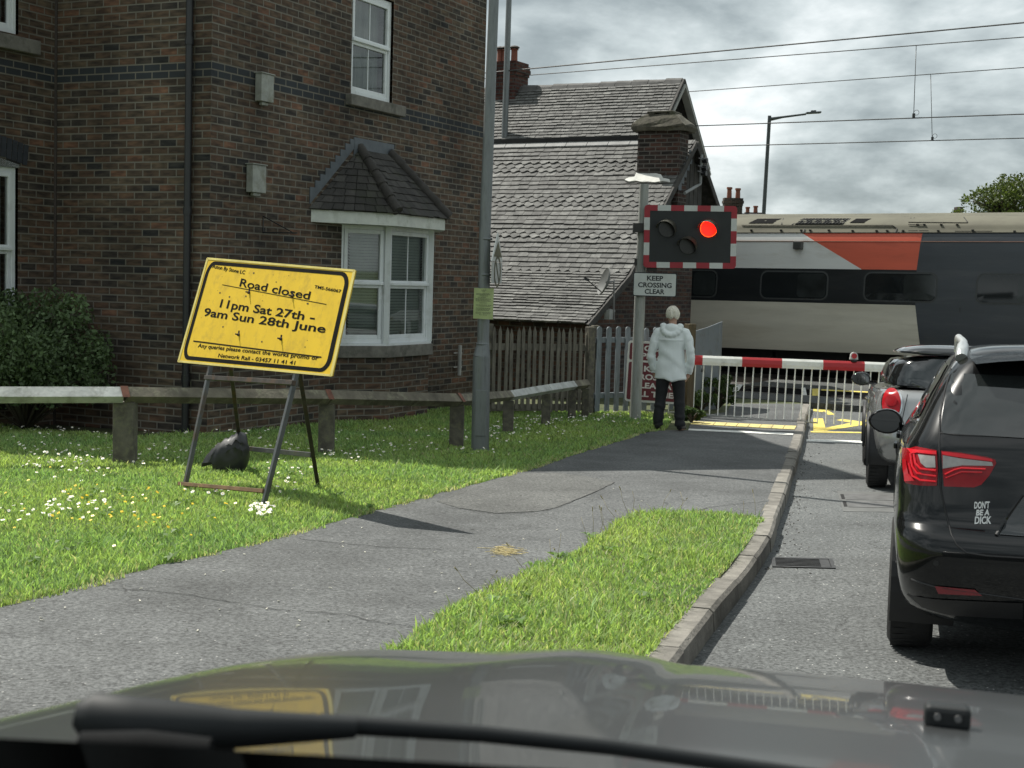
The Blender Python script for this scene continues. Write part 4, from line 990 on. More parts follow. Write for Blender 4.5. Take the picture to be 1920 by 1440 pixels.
# pale green notice cable-tied to the post
paper = M('yellow_green_paper', (.60, .68, .36), .8, var=.08, scale=6); ink = M('grey_ink', (.10, .12, .09), .8)
NY = LPY - .16
a, b, c, d = [at(*q, NY) for q in ((889, 540), (926, 541), (924, 599), (887, 597))]
bm = NB(); n = 8
top = [a.lerp(b, k / n) for k in range(n + 1)]; bot = [d.lerp(c, k / n) for k in range(n + 1)]
cv = lambda k: Vector((0, -.035 * math.sin(math.pi * k / n) + .02, 0))
T_ = [[bm.verts.new(t.lerp(u, v) + cv(k) + Vector((0, .012 * math.sin(v * 5 + k), 0))) for k, (t, u) in enumerate(zip(top, bot))] for v in (0, .33, .66, 1)]
for r0, r1 in zip(T_, T_[1:]):
    for k in range(n): bm.faces.new((r0[k], r0[k + 1], r1[k + 1], r1[k]))
bmesh.ops.solidify(bm, geom=bm.faces[:], thickness=.002)
no_ = tag(obj('notice', bm, paper, smooth=True), 'pale yellow green paper notice tied round the street lamp post', 'notice')
bm = NB()
lines = [(.36, .62, .05), (.43, .55, .085), (.12, .88, .17), (.12, .86, .20), (.3, .7, .24), (.2, .6, .29), (.1, .88, .34), (.1, .82, .375), (.1, .86, .41), (.3, .68, .47), (.12, .9, .54), (.12, .84, .575), (.12, .88, .64), (.12, .86, .675), (.12, .8, .71), (.12, .9, .78), (.12, .84, .815), (.3, .7, .86)]
for (u0, u1, v) in lines:
    P_ = lambda u, v: a.lerp(b, u).lerp(d.lerp(c, u), v) + Vector((0, -.035 * math.sin(math.pi * u) + .02 + .012 * math.sin(v * 5 + u * 8) - .006, 0))
    uu = u0
    while uu < u1 - .02:
        w = random.uniform(.04, .1); e = min(u1, uu + w); bm.faces.new([bm.verts.new(P_(*q)) for q in ((uu, v), (e, v), (e, v + .014), (uu, v + .014))]); uu = e + .018
obj('lettering', bm, ink, no_, fix=False)
# triangular warning sign and plate seen nearly edge-on behind the post
sx = Vector((.16, .987, 0)); wz = lpx(931, 480)
edge_m = M('sign_edge', (.55, .56, .53), .5, var=.1); olive = M('sign_dark_face', (.10, .095, .05), .6, var=.3); spd = M('sign_plate_face', (.42, .43, .41), .5, var=.1)
root = thing('warning_sign', lpx(931, 530), 'triangular warning sign with lower plate seen almost edge on beside the lamp post', 'road sign')
sn = Vector((sx.y, -sx.x, 0))
WY = lpx(931, 437); top_, mid_, low_ = lpx(932, 436), lpx(931, 487), lpx(928, 531)
bm = NB(); q0 = Vector((low_.x, LPY + .1, 0)); hw = .34
P_ = lambda u, z, o=0: Vector((lpx(931, 480).x, LPY, 0)) + sx * u + UPZ * z - sn * o * -1
prism(bm, [P_(-hw, mid_.z - .02), P_(hw, mid_.z - .02), P_(0, top_.z)], sn * .012); obj('triangle_board', bm, edge_m, root)
bm = NB(); prism(bm, [P_(-hw * .72, mid_.z + .03, .014), P_(hw * .72, mid_.z + .03, .014), P_(0, top_.z - .10, .014)], sn * .003); obj('triangle_face', bm, olive, root)
bm = NB(); prism(bm, [P_(-.3, low_.z), P_(.3, low_.z), P_(.3, mid_.z - .03), P_(-.3, mid_.z - .03)], sn * .012); pb = obj('lower_plate', bm, spd, root)
bm = NB(); cz_ = (low_.z + mid_.z) / 2
for k in range(20):
    a0, a1 = 2 * math.pi * k / 20, 2 * math.pi * (k + 1) / 20
    prism(bm, [P_(math.cos(t) * r_, cz_ + math.sin(t) * r_ * .85, .014) for t, r_ in ((a0, .2), (a1, .2), (a1, .165), (a0, .165))], sn * .003)
prism(bm, [P_(-.13, cz_ + .11, .014), P_(-.11, cz_ + .13, .014), P_(.13, cz_ - .11, .014), P_(.11, cz_ - .13, .014)], sn * .003)
obj('ring_symbol', bm, olive, pb)

# ------------------------------------------------------------------ knee rail fence
old_wood = M('weathered_fence_wood', (.115, .105, .085), .9, var=.4, scale=3, stretch=(3, 3, 3), bump=.5, bscale=30, dirt=(.17, .17, .10), dscale=6)
rail_wood = M('lichened_rail_wood', (.14, .125, .095), .9, var=.4, scale=5, bump=.4, bscale=30, dirt=(.27, .26, .18), dscale=7)
pale_rail = M('sunlit_rail_wood', (.46, .47, .45), .8, var=.2, scale=5, bump=.3, bscale=30, dirt=(.2, .2, .17), dscale=6)  # paler copy of the rail wood, sunlight put into the colour
kr = thing('knee_rail_fence', G(610, 852), 'low knee rail fence of weathered timber posts and diamond set rails around the lawn', 'fence')
posts = [((-190, 874), 40, 'x'), ((230, 870), 40, ''), ((610, 852), 29, ''), ((855, 838), 27, ''), ((952, 812), 21, ''), ((1023, 798), 17, ''), ((1072, 786), 15, ''), ((1097, 783), 14, '')]
tops = [(-190, 736), (237, 736), (613, 741), (868, 747), (957, 739), (1029, 727), (1079, 720), (1104, 717)]
RP = []
for ((x, y), wpx, _), (tx, ty) in zip(posts, tops):
    g_ = G(x, y); w = wpx * g_.y / FPX; w = min(w, .2); t_ = at(tx, ty, g_.y); t_.x = g_.x
    tz = t_.z; RP.append(Vector((g_.x, g_.y, tz)))
    bm = NB(); box(bm, (g_.x, g_.y + w * .4, (g_.z - .3 + tz - .09) / 2), w, w * .8, tz - .09 - g_.z + .3); obj('post', bm, old_wood, kr, bevel=.012)
strap = M('rusty_strap', (.17, .07, .045), .8, var=.4, scale=15)
for i, (a, b) in enumerate(zip(RP, RP[1:])):
    d = (b - a); L_ = d.length; d.normalize(); s = .070 if i < 3 else .062
    n = Vector((d.y, -d.x, 0)).normalized(); bm = NB()
    prof = [n * s + UPZ * -.03, UPZ * s * .78, n * -s + UPZ * -.03, UPZ * -s * 1.35]
    A_ = [bm.verts.new(a + n * .02 + p + d * .006) for p in prof]; B_ = [bm.verts.new(b + n * .02 + p - d * .006) for p in prof]
    for k in range(4): bm.faces.new((A_[k], A_[(k + 1) % 4], B_[(k + 1) % 4], B_[k]))
    bm.faces.new(A_); bm.faces.new(B_)
    obj('rail', bm, pale_rail if i in (0, 4, 5) else rail_wood, kr, label='rail coloured pale as if sunlit' if i in (0, 4, 5) else None)
for i in (1, 2, 3):
    bm = NB(); a = RP[i]; d = (RP[i + 1] - RP[i - 1]).normalized(); n = Vector((d.y, -d.x, 0)).normalized(); s = .074
    prof = [n * (s + .003) + UPZ * -.034, UPZ * (s * .8 + .003), n * -s]
    A_ = [bm.verts.new(a + n * .021 + p - d * .035) for p in prof]; B_ = [bm.verts.new(a + n * .021 + p + d * .035) for p in prof]
    for k in range(2): bm.faces.new((A_[k], A_[k + 1], B_[k + 1], B_[k]))
    obj('strap', bm, strap, kr, fix=False)

# ------------------------------------------------------------------ brown picket fence, grey picket fence
pick = M('brown_picket_wood', (.165, .152, .122), .9, var=.35, scale=5, stretch=(5, 5, .8), bump=.3, bscale=30, dirt=(.07, .065, .055), dscale=4)
pf = thing('picket_fence', G(1000, 777), 'tall brown pointed picket fence in front of the slate roofed cottage', 'fence')
fl_, fr_ = G(922, 777), G(1104, 776)
fd = (fr_ - fl_).normalized(); fN_ = Vector((fd.y, -fd.x, 0)); fn = 18; fL = (fr_ - fl_).length
ztopF = at(1012, 611, (fl_.y + fr_.y) / 2).z
for k in range(fn):
    p = fl_ + fd * (fL * k / (fn - 1)); h = ztopF - .02 + random.uniform(-.025, .025); w = .026; bm = NB()
    zb = rz(p.y) + KERB + random.uniform(.03, .09); ln = random.uniform(-.012, .012)
    P2 = lambda u, z: Vector((p.x, p.y, 0)) + fd * (u + ln * (z - zb)) + fN_ * .03 + UPZ * z
    prism(bm, [P2(-w, zb), P2(w, zb), P2(w, h - .09), P2(0, h), P2(-w, h - .09)], fN_ * .018); obj('picket', bm, pick, pf)
bm = NB(); m_ = lambda z: (Vector((fl_.x, fl_.y, z)) - fN_ * .0 - fd * .1, Vector((fr_.x, fr_.y, z)) + fd * .05)
for f_ in (.24, .78, .12): 
    z = rz(fl_.y) + KERB + (ztopF - rz(fl_.y) - KERB) * (1 - f_) if f_ != .12 else rz(fl_.y) + KERB + .1
    bar(bm, *m_(z), .045, .10)
obj('rail', bm, pick, pf)
for t in (-.03, 1.06):
    p = fl_ + fd * (fL * t) - fN_ * .07; bm = NB(); box(bm, (p.x, p.y, (-.8 + ztopF + .02) / 2), .1, .1, ztopF + .02 + .8, fd, fN_); obj('post', bm, old_wood, pf, bevel=.008)
# planks, pale slab and rubble behind the pickets' foot
bm = NB(); p = G(1000, 768) - fN_ * .35; bar(bm, p - fd * .42, p + fd * .40 + UPZ * .03, .14, .03); tag(obj('timber_plank', bm, M('raw_plank', (.36, .30, .2), .9, var=.3, scale=5)), 'pale timber plank lying behind the foot of the brown picket fence', 'plank')
bm = NB(); p = G(936, 772) - fN_ * .12
for k in range(9): box(bm, p + Vector((random.uniform(-.15, .15), random.uniform(-.1, .1), random.uniform(.0, .06))), random.uniform(.06, .14), random.uniform(.05, .1), random.uniform(.03, .07), (random.gauss(0, 1), random.gauss(0, 1), .1))
tag(obj('rubble_pile', bm, M('pale_rubble', (.42, .40, .36), .9, var=.3)), 'small pile of pale rubble at the left foot of the picket fence', 'rubble')
gpick = M('grey_painted_picket', (.165, .192, .208), .75, var=.25, scale=5, stretch=(5, 5, 1), dirt=(.14, .15, .15), dscale=4)
gpf = thing('grey_picket_fence', G(1150, 775), 'grey painted picket fence with rounded tops behind the red crossing sign', 'fence')
ga, gb_ = G(1116, 776), G(1288, 771); gd = (gb_ - ga).normalized(); gn = Vector((gd.y, -gd.x, 0)); gz = at(1133, 613, ga.y).z
npk = 11
for k in range(npk):
    p = ga + gd * ((gb_ - ga).length * k / (npk - 1)); w = .044; zb = rz(p.y) + KERB + .04; bm = NB(); h = gz + random.uniform(-.015, .015)
    P2 = lambda u, z: Vector((p.x, p.y, 0)) + gd * u + gn * .03 + UPZ * z
    prism(bm, [P2(-w, zb), P2(w, zb)] + [P2(w * math.cos(t), h - w + w * math.sin(t)) for t in [math.pi * i / 8 for i in range(9)]], gn * .02); obj('picket', bm, gpick, gpf)
bm = NB()
for z in (gz - .2, rz(ga.y) + KERB + .28): bar(bm, Vector((ga.x, ga.y, z)) - gd * .1, Vector((gb_.x, gb_.y, z)), .05, .08)
obj('rail', bm, gpick, gpf)
bm = NB(); p = ga - gd * .14; box(bm, (p.x, p.y - .01, (-.8 + gz) / 2), .12, .12, gz + .8, gd, gn); obj('post', bm, old_wood, gpf, bevel=.01)
# wooden post and grey steel panels at the barrier's hinge end
wp = G(1288, 779); zt = at(1289, 607, wp.y).z; bm = NB(); box(bm, (wp.x, wp.y, (wp.z - .3 + zt) / 2), .135, .13, zt - wp.z + .3, gd, gn)
tag(obj('timber_post', bm, M('stained_post', (.085, .065, .035), .85, var=.35, scale=6, stretch=(4, 4, .6)), bevel=.008), 'square brown timber post between the pedestrian and the grey steel panels', 'post')
spn = M('grey_steel_panel', (.175, .2, .215), .5, metal=.2, var=.12, scale=2, dirt=(.13, .14, .14), dscale=4)
root = thing('barrier_cabinet', G(1330, 768), 'grey folded steel guard panels beside the level crossing barrier arm', 'cabinet')
pa, pb_, pc, pd_ = at(1303, 621, 22.6), at(1329, 613, 23.0), at(1349, 605, 23.3), at(1355, 607, 24.1)
for i, (p, q, zz) in enumerate(((pa, pb_, (pa.z, pb_.z)), (pb_, pc, (pb_.z, pc.z)), (pc, pd_, (pc.z, pc.z)))):
    n = Vector(((q - p).y, -(q - p).x, 0)).normalized(); bm = NB(); g = .004
    prism(bm, [Vector((p.x, p.y, -.66)), Vector((q.x, q.y, -.66)), Vector((q.x, q.y, zz[1])), Vector((p.x, p.y, zz[0]))], n * -.02); obj('panel', bm, spn, root, bevel=.004)
bm = NB(); p, q = at(1296, 616, 22.4), at(1303, 617, 22.5); prism(bm, [Vector((p.x, p.y, -.66)), Vector((q.x, q.y, -.66)), Vector((q.x, q.y, q.z)), Vector((p.x, p.y, p.z))], (0, .1, 0)); obj('hinge_post', bm, spn, root)
bm = NB(); p = at(1318, 692, 22.5); tube(bm, [p - UPZ * .05, p + UPZ * .05], .03, 8); obj('latch', bm, galv, root)

# ------------------------------------------------------------------ level crossing signal
HD = Vector((.25, .968, 0)).normalized(); HR = Vector((HD.y, -HD.x, 0))          # along / across the road
s0 = G(1191, 786); SY = s0.y; ks = SY / FPX
root = thing('crossing_signal', s0, 'level crossing light signal with striped red and white border and one red lamp lit', 'signal')
grey_post = M('grey_painted_post', (.30, .31, .29), .5, var=.15, scale=3, stretch=(5, 5, .8), dirt=(.22, .22, .19), dscale=5)
bm = NB(); pt = at(1208, 345, SY); pl_ = [s0 - UPZ * .2, s0.lerp(pt, .5), pt]; tube(bm, pl_, [.082, .080, .066], 18); obj('post', bm, grey_post, root, smooth=True)
bm = NB(); tube(bm, [G(1182, 778), at(1183, 727, G(1182, 778).y), at(1179, 722, G(1182, 778).y)], .018, 8); obj('conduit', bm, M('yellowed_conduit', (.5, .47, .33), .6), root, smooth=True)
SB = SY - .20
cTL, cTR, cBR, cBL = [at(*q, SB) for q in ((1211, 384), (1385, 386.5), (1379, 505.5), (1206, 501.5))]
bx = (cTR - cTL).normalized(); BWd = (cTR - cTL).length; BHt = (cTL - cBL).length
fm = frame(cBL, bx, UPZ); fn_ = fm.col[2].to_3d()
red_p = M('signal_red', (.30, .018, .03), .55, var=.1); wht_p = M('signal_white', (.52, .54, .52), .55, var=.06, dirt=(.42, .43, .4), dscale=6); blk_p = M('signal_black', (.014, .017, .018), .6, var=.2)
def rrect(w, h, r_, n=5, x0=0, y0=0):
    P = []
    for cx, cy, a0 in ((w - r_, h - r_, 0), (r_, h - r_, 90), (r_, r_, 180), (w - r_, r_, 270)):
        P += [(x0 + cx + r_ * math.cos(R(a0 + 90 * k / n)), y0 + cy + r_ * math.sin(R(a0 + 90 * k / n))) for k in range(n + 1)]
    return P
bm = NB(); prism(bm, [fm @ Vector((*p, -.03)) for p in rrect(BWd, BHt, .05)], fn_ * .03); obj('back_board', bm, blk_p, root)
bdr = .085 * BWd / 1.39
bm = NB(); nx, ny = 7, 5
def blk(x0, x1, y0, y1, mi, cut=None):
    pts = [(x0, y0), (x1, y0), (x1, y1), (x0, y1)]
    if cut is not None:
        full = rrect(BWd, BHt, .05); c0 = (0 if x0 > BWd / 2 else BWd, 0)
        arc = [p for p in full if x0 - 1e-6 <= p[0] <= x1 + 1e-6 and y0 - 1e-6 <= p[1] <= y1 + 1e-6]
        pts = arc + [q for q in [(x0, y0), (x1, y0), (x1, y1), (x0, y1)] if not (abs(q[0] - (0 if x0 < .01 else BWd)) < 1e-5 and abs(q[1] - (0 if y0 < .01 else BHt)) < 1e-5)]
        ce = (sum(p[0] for p in pts) / len(pts), sum(p[1] for p in pts) / len(pts)); pts.sort(key=lambda p: math.atan2(p[1] - ce[1], p[0] - ce[0]))
    prism(bm, [fm @ Vector((*p, .0005)) for p in pts], fn_ * .004, mi)
for k in range(nx):
    x0, x1 = BWd * k / nx, BWd * (k + 1) / nx; cut = True if k in (0, nx - 1) else None
    blk(x0, x1, 0, bdr, 0 if k % 2 == 0 else 1, cut); blk(x0, x1, BHt - bdr, BHt, 0 if k % 2 == 0 else 1, cut)
for k in range(ny):
    y0, y1 = BHt * k / ny, BHt * (k + 1) / ny
    y0_, y1_ = max(y0, bdr), min(y1, BHt - bdr)
    for (xa, xb) in ((0, bdr), (BWd - bdr, BWd)): blk(xa, xb, y0_, y1_, 0 if k % 2 == 0 else 1)
obj('striped_border', bm, [red_p, wht_p], root)
hood_m = M('lightened_hood', (.095, .095, .075), .6, var=.3); lit = M('lit_red_lamp', (1, .012, .006), .4, var=.0, emit=1.6)  # hood colour lightened to paint in its dimly lit inside
ledm = M('amber_rim_led', (1, .32, .02), .4, var=0, emit=1.6); dead = M('dark_lens', (.012, .010, .010), .25, spec=.6)
for i, (x, y, on) in enumerate(((1251, 428, 0), (1328.5, 428.5, 1), (1290, 460, 0))):
    c = fm.inverted() @ onplane(x, y, cBL, fn_); r_ = .125; cx, cy = c.x, c.y
    bm = NB(); ring = [fm @ Vector((cx + r_ * math.cos(t), cy + r_ * math.sin(t), .012)) for t in [2 * math.pi * k / 28 for k in range(28)]]
    prism(bm, ring, fn_ * .012); ln = obj('lamp', bm, lit if on else dead, root, label='lit red lamp' if on else None)
    bm = NB(); n = 22; a0, a1 = R(-50), R(178); rows = []
    for z, rr_ in ((.01, .138), (.13, .143), (.19, .146)):
        row = []
        for k in range(n + 1):
            t = a0 + (a1 - a0) * k / n; zz = z if z < .18 else .05 + .18 * max(0, math.sin(math.pi * k / n)) ** .6
            if z == .13: zz = min(.13, .03 + .13 * max(0, math.sin(math.pi * k / n)) ** .6)
            row.append((t, rr_, zz))
        rows.append(row)
    V = [[bm.verts.new(fm @ Vector((cx + r2 * math.cos(t) - .30 * z, cy + r2 * math.sin(t) - .24 * z, z))) for t, r2, z in row] for row in rows]
    for p, q in zip(V, V[1:]):
        for k in range(n): bm.faces.new((p[k], p[k + 1], q[k + 1], q[k]))
    bmesh.ops.solidify(bm, geom=bm.faces[:], thickness=.006); obj('hood', bm, hood_m, root, smooth=True)
    if on:
        bm = NB()
        for k in range(40):
            t = 2 * math.pi * k / 40; box(bm, fm @ Vector((cx + .119 * math.cos(t), cy + .119 * math.sin(t), .025)), .006, .006, .004, bx, UPZ, fn_)
        obj('diode_rim', bm, ledm, ln)
bm = NB()
for y in (428, 492):
    p = at(1203, y, SY); bar(bm, p - bx * .1, p + bx * .35 + Vector((0, -.12, 0)), .06, .10)
q = at(1197, 427, SY - .1); box(bm, q, .16, .1, .13, bx); q = at(1222, 507, SY - .1); box(bm, q + UPZ * .02, .14, .1, .06, bx)
obj('bracket', bm, M('dark_bracket', (.035, .033, .03), .7), root)
# white plate on the same post
K = SY - .14; a_, b_, c_, d_ = [at(*q, K) for q in ((1189, 510), (1270, 511.5), (1268, 557.5), (1186, 555))]
fk = frame(d_, (c_ - d_), UPZ); kw, kh = (c_ - d_).length, (a_ - d_).length
root = thing('crossing_sign', (d_ + c_) / 2, 'white rectangular plate reading KEEP CROSSING CLEAR under the signal', 'sign')
bm = NB(); prism(bm, [fk @ Vector((*p, -.012)) for p in rrect(kw, kh, .025)], fk.col[2].to_3d() * .012); obj('border', bm, blk_p, root)
bm = NB(); prism(bm, [fk @ Vector((*p, .0006)) for p in rrect(kw - .028, kh - .028, .018, 5, .014, .014)], fk.col[2].to_3d() * .003); obj('face', bm, M('white_sign_face', (.52, .55, .53), .5, var=.04, dirt=(.44, .46, .43), dscale=5), root)
bm = NB()
for txt, v, wd in (('KEEP', .67, .37), ('CROSSING', .385, .77), ('CLEAR', .115, .455)): addtext(bm, txt, kh * .278, fk @ Matrix.Translation((kw * .5, kh * v, .0048)), bold=.003, width=kw * wd)
obj('lettering', bm, blk_p, root, fix=False)
# red information sign on the grey fence
RY = ga.y - .12
a_, b_, c_, d_ = [at(*q, RY) for q in ((1177, 638), (1287, 645), (1281, 759), (1171, 752))]
fk = frame(d_, (c_ - d_), UPZ); kw, kh = (c_ - d_).length, (a_ - d_).length
root = thing('information_sign', (d_ + c_) / 2, 'dark red crossing information sign with white lettering on the grey picket fence', 'sign')
bm = NB(); prism(bm, [fk @ Vector((*p, -.012)) for p in rrect(kw, kh, .05)], fk.col[2].to_3d() * .012); obj('white_board', bm, M('white_sign_board', (.60, .60, .56), .5, var=.06), root)
dred = M('dark_red_sign', (.125, .018, .026), .5, var=.1)
bm = NB()
for (v0, v1) in ((.035, .655), (.69, .965)): prism(bm, [fk @ Vector((*p, .0006)) for p in rrect(kw * .945, kh * (v1 - v0), .03, 5, kw * .0275, kh * v0)], fk.col[2].to_3d() * .003)
obj('red_panel', bm, dred, root)
bm = NB()
for txt, v, wd in (('CCTV', .845, .46), ('OPERATED', .72, .80), ('KEEP', .51, .42), ('CROSSING', .375, .80), ('CLEAR AT', .235, .76), ('ALL TIMES', .095, .80)):
    addtext(bm, txt, kh * .125, fk @ Matrix.Translation((kw * .5, kh * v, .0048)), bold=.004, width=kw * wd)
obj('lettering', bm, M('white_lettering', (.62, .60, .57), .5, var=.03), root, fix=False)

# ------------------------------------------------------------------ barrier
B0 = G(1290, 779); B1 = G(1620, 804, 0)
bd = Vector((B1.x - B0.x, B1.y - B0.y, 0)).normalized(); bn = Vector((bd.y, -bd.x, 0))
bpl = lambda x, y: onplane(x, y, B0, bn)
b_l, b_r = bpl(1292, 674.5), bpl(1656, 688.5); bdir = (b_r - b_l).normalized()
root = thing('barrier', B0, 'lowered red and white striped level crossing barrier with white skirt bars', 'barrier')
barw = M('barrier_white', (.80, .81, .76), .4, var=.06, dirt=(.55, .55, .48), dscale=4); barr = M('barrier_red', (.42, .02, .025), .4, var=.08)
ext0 = b_l - bdir * .65; ext1 = b_r + bdir * 2.3
bm = NB(); hh = 17.5 * b_l.y / FPX / 2
def boomseg(s0, s1, mi):
    a, b = ext0 + bdir * s0, ext0 + bdir * s1; prof = [(-.045, -hh), (.045, -hh), (.052, -hh * .3), (.045, hh * .55), (.02, hh), (-.02, hh), (-.045, hh * .55), (-.052, -hh * .3)]
    A_ = [bm.verts.new(a + bn * u + UPZ * v) for u, v in prof]; B_ = [bm.verts.new(b + bn * u + UPZ * v) for u, v in prof]
    for k in range(8): bm.faces.new((A_[k], A_[(k + 1) % 8], B_[(k + 1) % 8], B_[k])).material_index = mi
    if s0 == 0: bm.faces.new(A_).material_index = mi
    if mi == -1: pass
    return B_
sx_ = [(bpl(x, 680) - ext0).dot(bdir) for x in (1317, 1391, 1466, 1543, 1621)]; stp = sx_[4] - sx_[3]
cuts = [0] + sx_ + [sx_[4] + stp, sx_[4] + 2 * stp, sx_[4] + 3 * stp]; mats_ = [0, 1, 0, 1, 0, 1, 0, 1]
for k in range(len(cuts) - 1): last = boomseg(cuts[k], cuts[k + 1], mats_[k])
bm.faces.new(last); obj('boom', bm, [barr, barw], root)
bm = NB(); stp = (bpl(1306.5, 700) - bpl(1291, 700)).dot(bdir)
xs0 = (bpl(1303.5, 700) - ext0).dot(bdir); rails_z = None
n0, n1 = -3, 38
def low(s): 
    q = ext0 + bdir * s; t = (s - (bpl(1303, 775) - ext0).dot(bdir)) / ((bpl(1592, 795) - ext0).dot(bdir) - (bpl(1303, 775) - ext0).dot(bdir)); z0_, z1_ = bpl(1303, 776).z, bpl(1592, 797).z
    return Vector((q.x, q.y, z0_ + (z1_ - z0_) * t))
for k in range(n0, n1):
    s = xs0 + stp * k
    if 0 < s < cuts[-1]: q = ext0 + bdir * s; bar(bm, q - UPZ * (hh - .004), low(s) - bdir * .012, .031, .016)
obj('skirt_bars', bm, barw, root)
bm = NB(); bar(bm, low(0), low(xs0 + stp * 15), .022, .022); obj('skirt_rail', bm, M('aluminium_rail', (.3, .31, .3), .5, metal=.4), root)
p = ext0 + bdir * (bpl(1601, 672) - ext0).dot(bdir) + UPZ * hh
bm = NB(); tube(bm, [p - UPZ * .01, p + UPZ * .03], .05, 12); obj('lamp_base', bm, blk_p, root)
bm = NB(); prism(bm, [p + UPZ * .03 + bdir * x + UPZ * z + bn * -.03 for x, z in [(-.062, 0), (.062, 0)] + [(.055 * math.cos(t), .055 + .055 * math.sin(t)) for t in [math.pi * i / 10 for i in range(11)]]], bn * .06); lb = obj('lamp_housing', bm, wht_p, root)
bm = NB(); prism(bm, [p + UPZ * .083 + (bdir * math.cos(t) + UPZ * math.sin(t)) * .040 + bn * .031 for t in [2 * math.pi * k / 18 for k in range(18)]], bn * .012); obj('red_lens', bm, M('red_lens', (.45, .012, .02), .3, coat=.5), lb)

# ------------------------------------------------------------------ train
TP = T0                                         # a point of the near side's foot line
tn = -RN
train = thing('train', (TP.x, TP.y, -.55), 'long passenger train in white red and dark grey livery passing on the far track', 'train')
FACE0 = TP + tn * 0.0
tilt = .0085                                     # the track climbs very slightly to the right
def txz(x, y):
    q = onplane(x, y, FACE0, RN); s = (q - FACE0).dot(RD); return s, q.z - tilt * s
RAIL = txz(1450, 718)[1]
def prof(z):                                     # inset of the bodyside from the vertical plane at height z above rail
    if z < 1.2: return .16 * ((1.2 - z) / .6) ** 1.6
    if z < 2.0: return 0
    if z < 3.1: return .05 * (z - 2.0) + .0
    if z < 3.45: return .055 + .25 * ((z - 3.1) / .35) ** 2 * .6
    return .205 + 1.15 * ((z - 3.45) / .38) ** 2 if z < 3.83 else 1.36
def tp(s, z, o=0): return FACE0 + RD * s + RN * (prof(z) - o) + UPZ * (z + RAIL + tilt * s - FACE0.z)
zz = lambda y, x=1450: txz(x, y)[1] - RAIL
zS, zW0, zW1, zR, zT = .74, zz(566), zz(503), zz(436), zz(405)
Z_cant = zz(452)
SL0, SL1 = -16, 16
def tpoly(poly, o=0, bm=None, step=.25, mi=0):
    vs, fs = cdt(poly, step); V = [bm.verts.new(tp(v.x, v.y, o)) for v in vs]
    for f in fs: bm.faces.new([V[i] for i in f]).material_index = mi
PX = lambda x, y: (txz(x, y)[0], txz(x, y)[1] - RAIL)
t_white = M('train_white', (.70, .71, .69), .45, var=.06, scale=1.2, dirt=(.56, .55, .5), dscale=1.6, stretch=(.5, .5, 2.5))
t_low = M('train_lower_shaded_white', (.56, .535, .45), .5, var=.10, scale=1.5, dirt=(.45, .415, .33), dscale=.9, stretch=(.35, .35, 2.4))  # tumble-under shade put into the lower white, along with grime
t_red = M('train_red', (.66, .125, .07), .45, var=.07, scale=1.5, dirt=(.54, .105, .06), dscale=2, stretch=(.5, .5, 2.5))
t_dark = M('train_dark_grey', (.052, .06, .07), .32, var=.10, scale=1.5, dirt=(.075, .082, .09), dscale=1.8, stretch=(.4, .4, 3))
t_band = M('train_window_band', (.016, .019, .021), .28, var=.2, scale=1.5, dirt=(.026, .028, .028), dscale=2, stretch=(.4, .4, 3))
t_roof = M('train_roof', (.12, .115, .082), .8, var=.14, scale=1.5, dirt=(.085, .08, .058), dscale=1.6, stretch=(.5, .5, 1))
t_blk = M('train_underframe', (.014, .014, .014), .8, var=.4)
bm = NB()
rx0 = PX(1500, 437); rx1 = PX(1615, 505); rx2 = PX(1727, 437); rx3 = PX(1718, 505)
zc1 = zR - .002
tpoly([(SL0, zW1), (rx1[0], zW1), (rx0[0], zc1), (SL0, zc1)], 0, bm, .25, 0)
tpoly([(rx1[0], zW1), (rx3[0], zW1), (rx2[0], zc1), (rx0[0], zc1)], 0, bm, .25, 1)
tpoly([(rx3[0], zW1), (SL1, zW1), (SL1, zc1), (rx2[0], zc1)], 0, bm, .25, 2)
bx0 = PX(1716, 570); bx1 = PX(1727, 655)
tpoly([(SL0, zW0), (bx0[0], zW0), (rx3[0], zW1), (SL0, zW1)], 0, bm, .25, 3)
tpoly([(bx0[0], zW0), (SL1, zW0), (SL1, zW1), (rx3[0], zW1)], 0, bm, .25, 2)
tpoly([(SL0, zS), (bx1[0], zS), (bx0[0], zW0), (SL0, zW0)], 0, bm, .25, 4)
tpoly([(bx1[0], zS), (SL1, zS), (SL1, zW0), (bx0[0], zW0)], 0, bm, .25, 2)
bmesh.ops.remove_doubles(bm, verts=bm.verts, dist=.001)
# far side and ends close the body
for (za, zb) in ((zS, zR),):
    q = [tp(SL0, za) + RN * 2.6, tp(SL1, za) + RN * 2.6, tp(SL1, zb) + RN * 2.4, tp(SL0, zb) + RN * 2.4]; bm.faces.new([bm.verts.new(v) for v in q]).material_index = 2
    bm.faces.new([bm.verts.new(v) for v in (tp(SL0, za), tp(SL1, za), tp(SL1, za) + RN * 2.6, tp(SL0, za) + RN * 2.6)]).material_index = 2
obj('body', bm, [t_white, t_red, t_dark, t_band, t_low], train, smooth=True, fix=False)
bm = NB(); n = 10; rowz = [(zR + (3.83 - zR) * (k / n)) for k in range(n + 1)]
rows = [[bm.verts.new(tp(s, z, -.012)) for s in (SL0, -8, -4, 0, 4, 8, SL1)] for z in rowz]
rows += [[bm.verts.new(tp(s, 3.80, 0) + RN * 1.2) for s in (SL0, -8, -4, 0, 4, 8, SL1)], [bm.verts.new(tp(s, zR, 0) + RN * 2.6) for s in (SL0, -8, -4, 0, 4, 8, SL1)]]
for a, b in zip(rows, rows[1:]):
    for k in range(6): bm.faces.new((a[k], a[k + 1], b[k + 1], b[k]))
rf = obj('roof', bm, t_roof, train, smooth=True, fix=False)
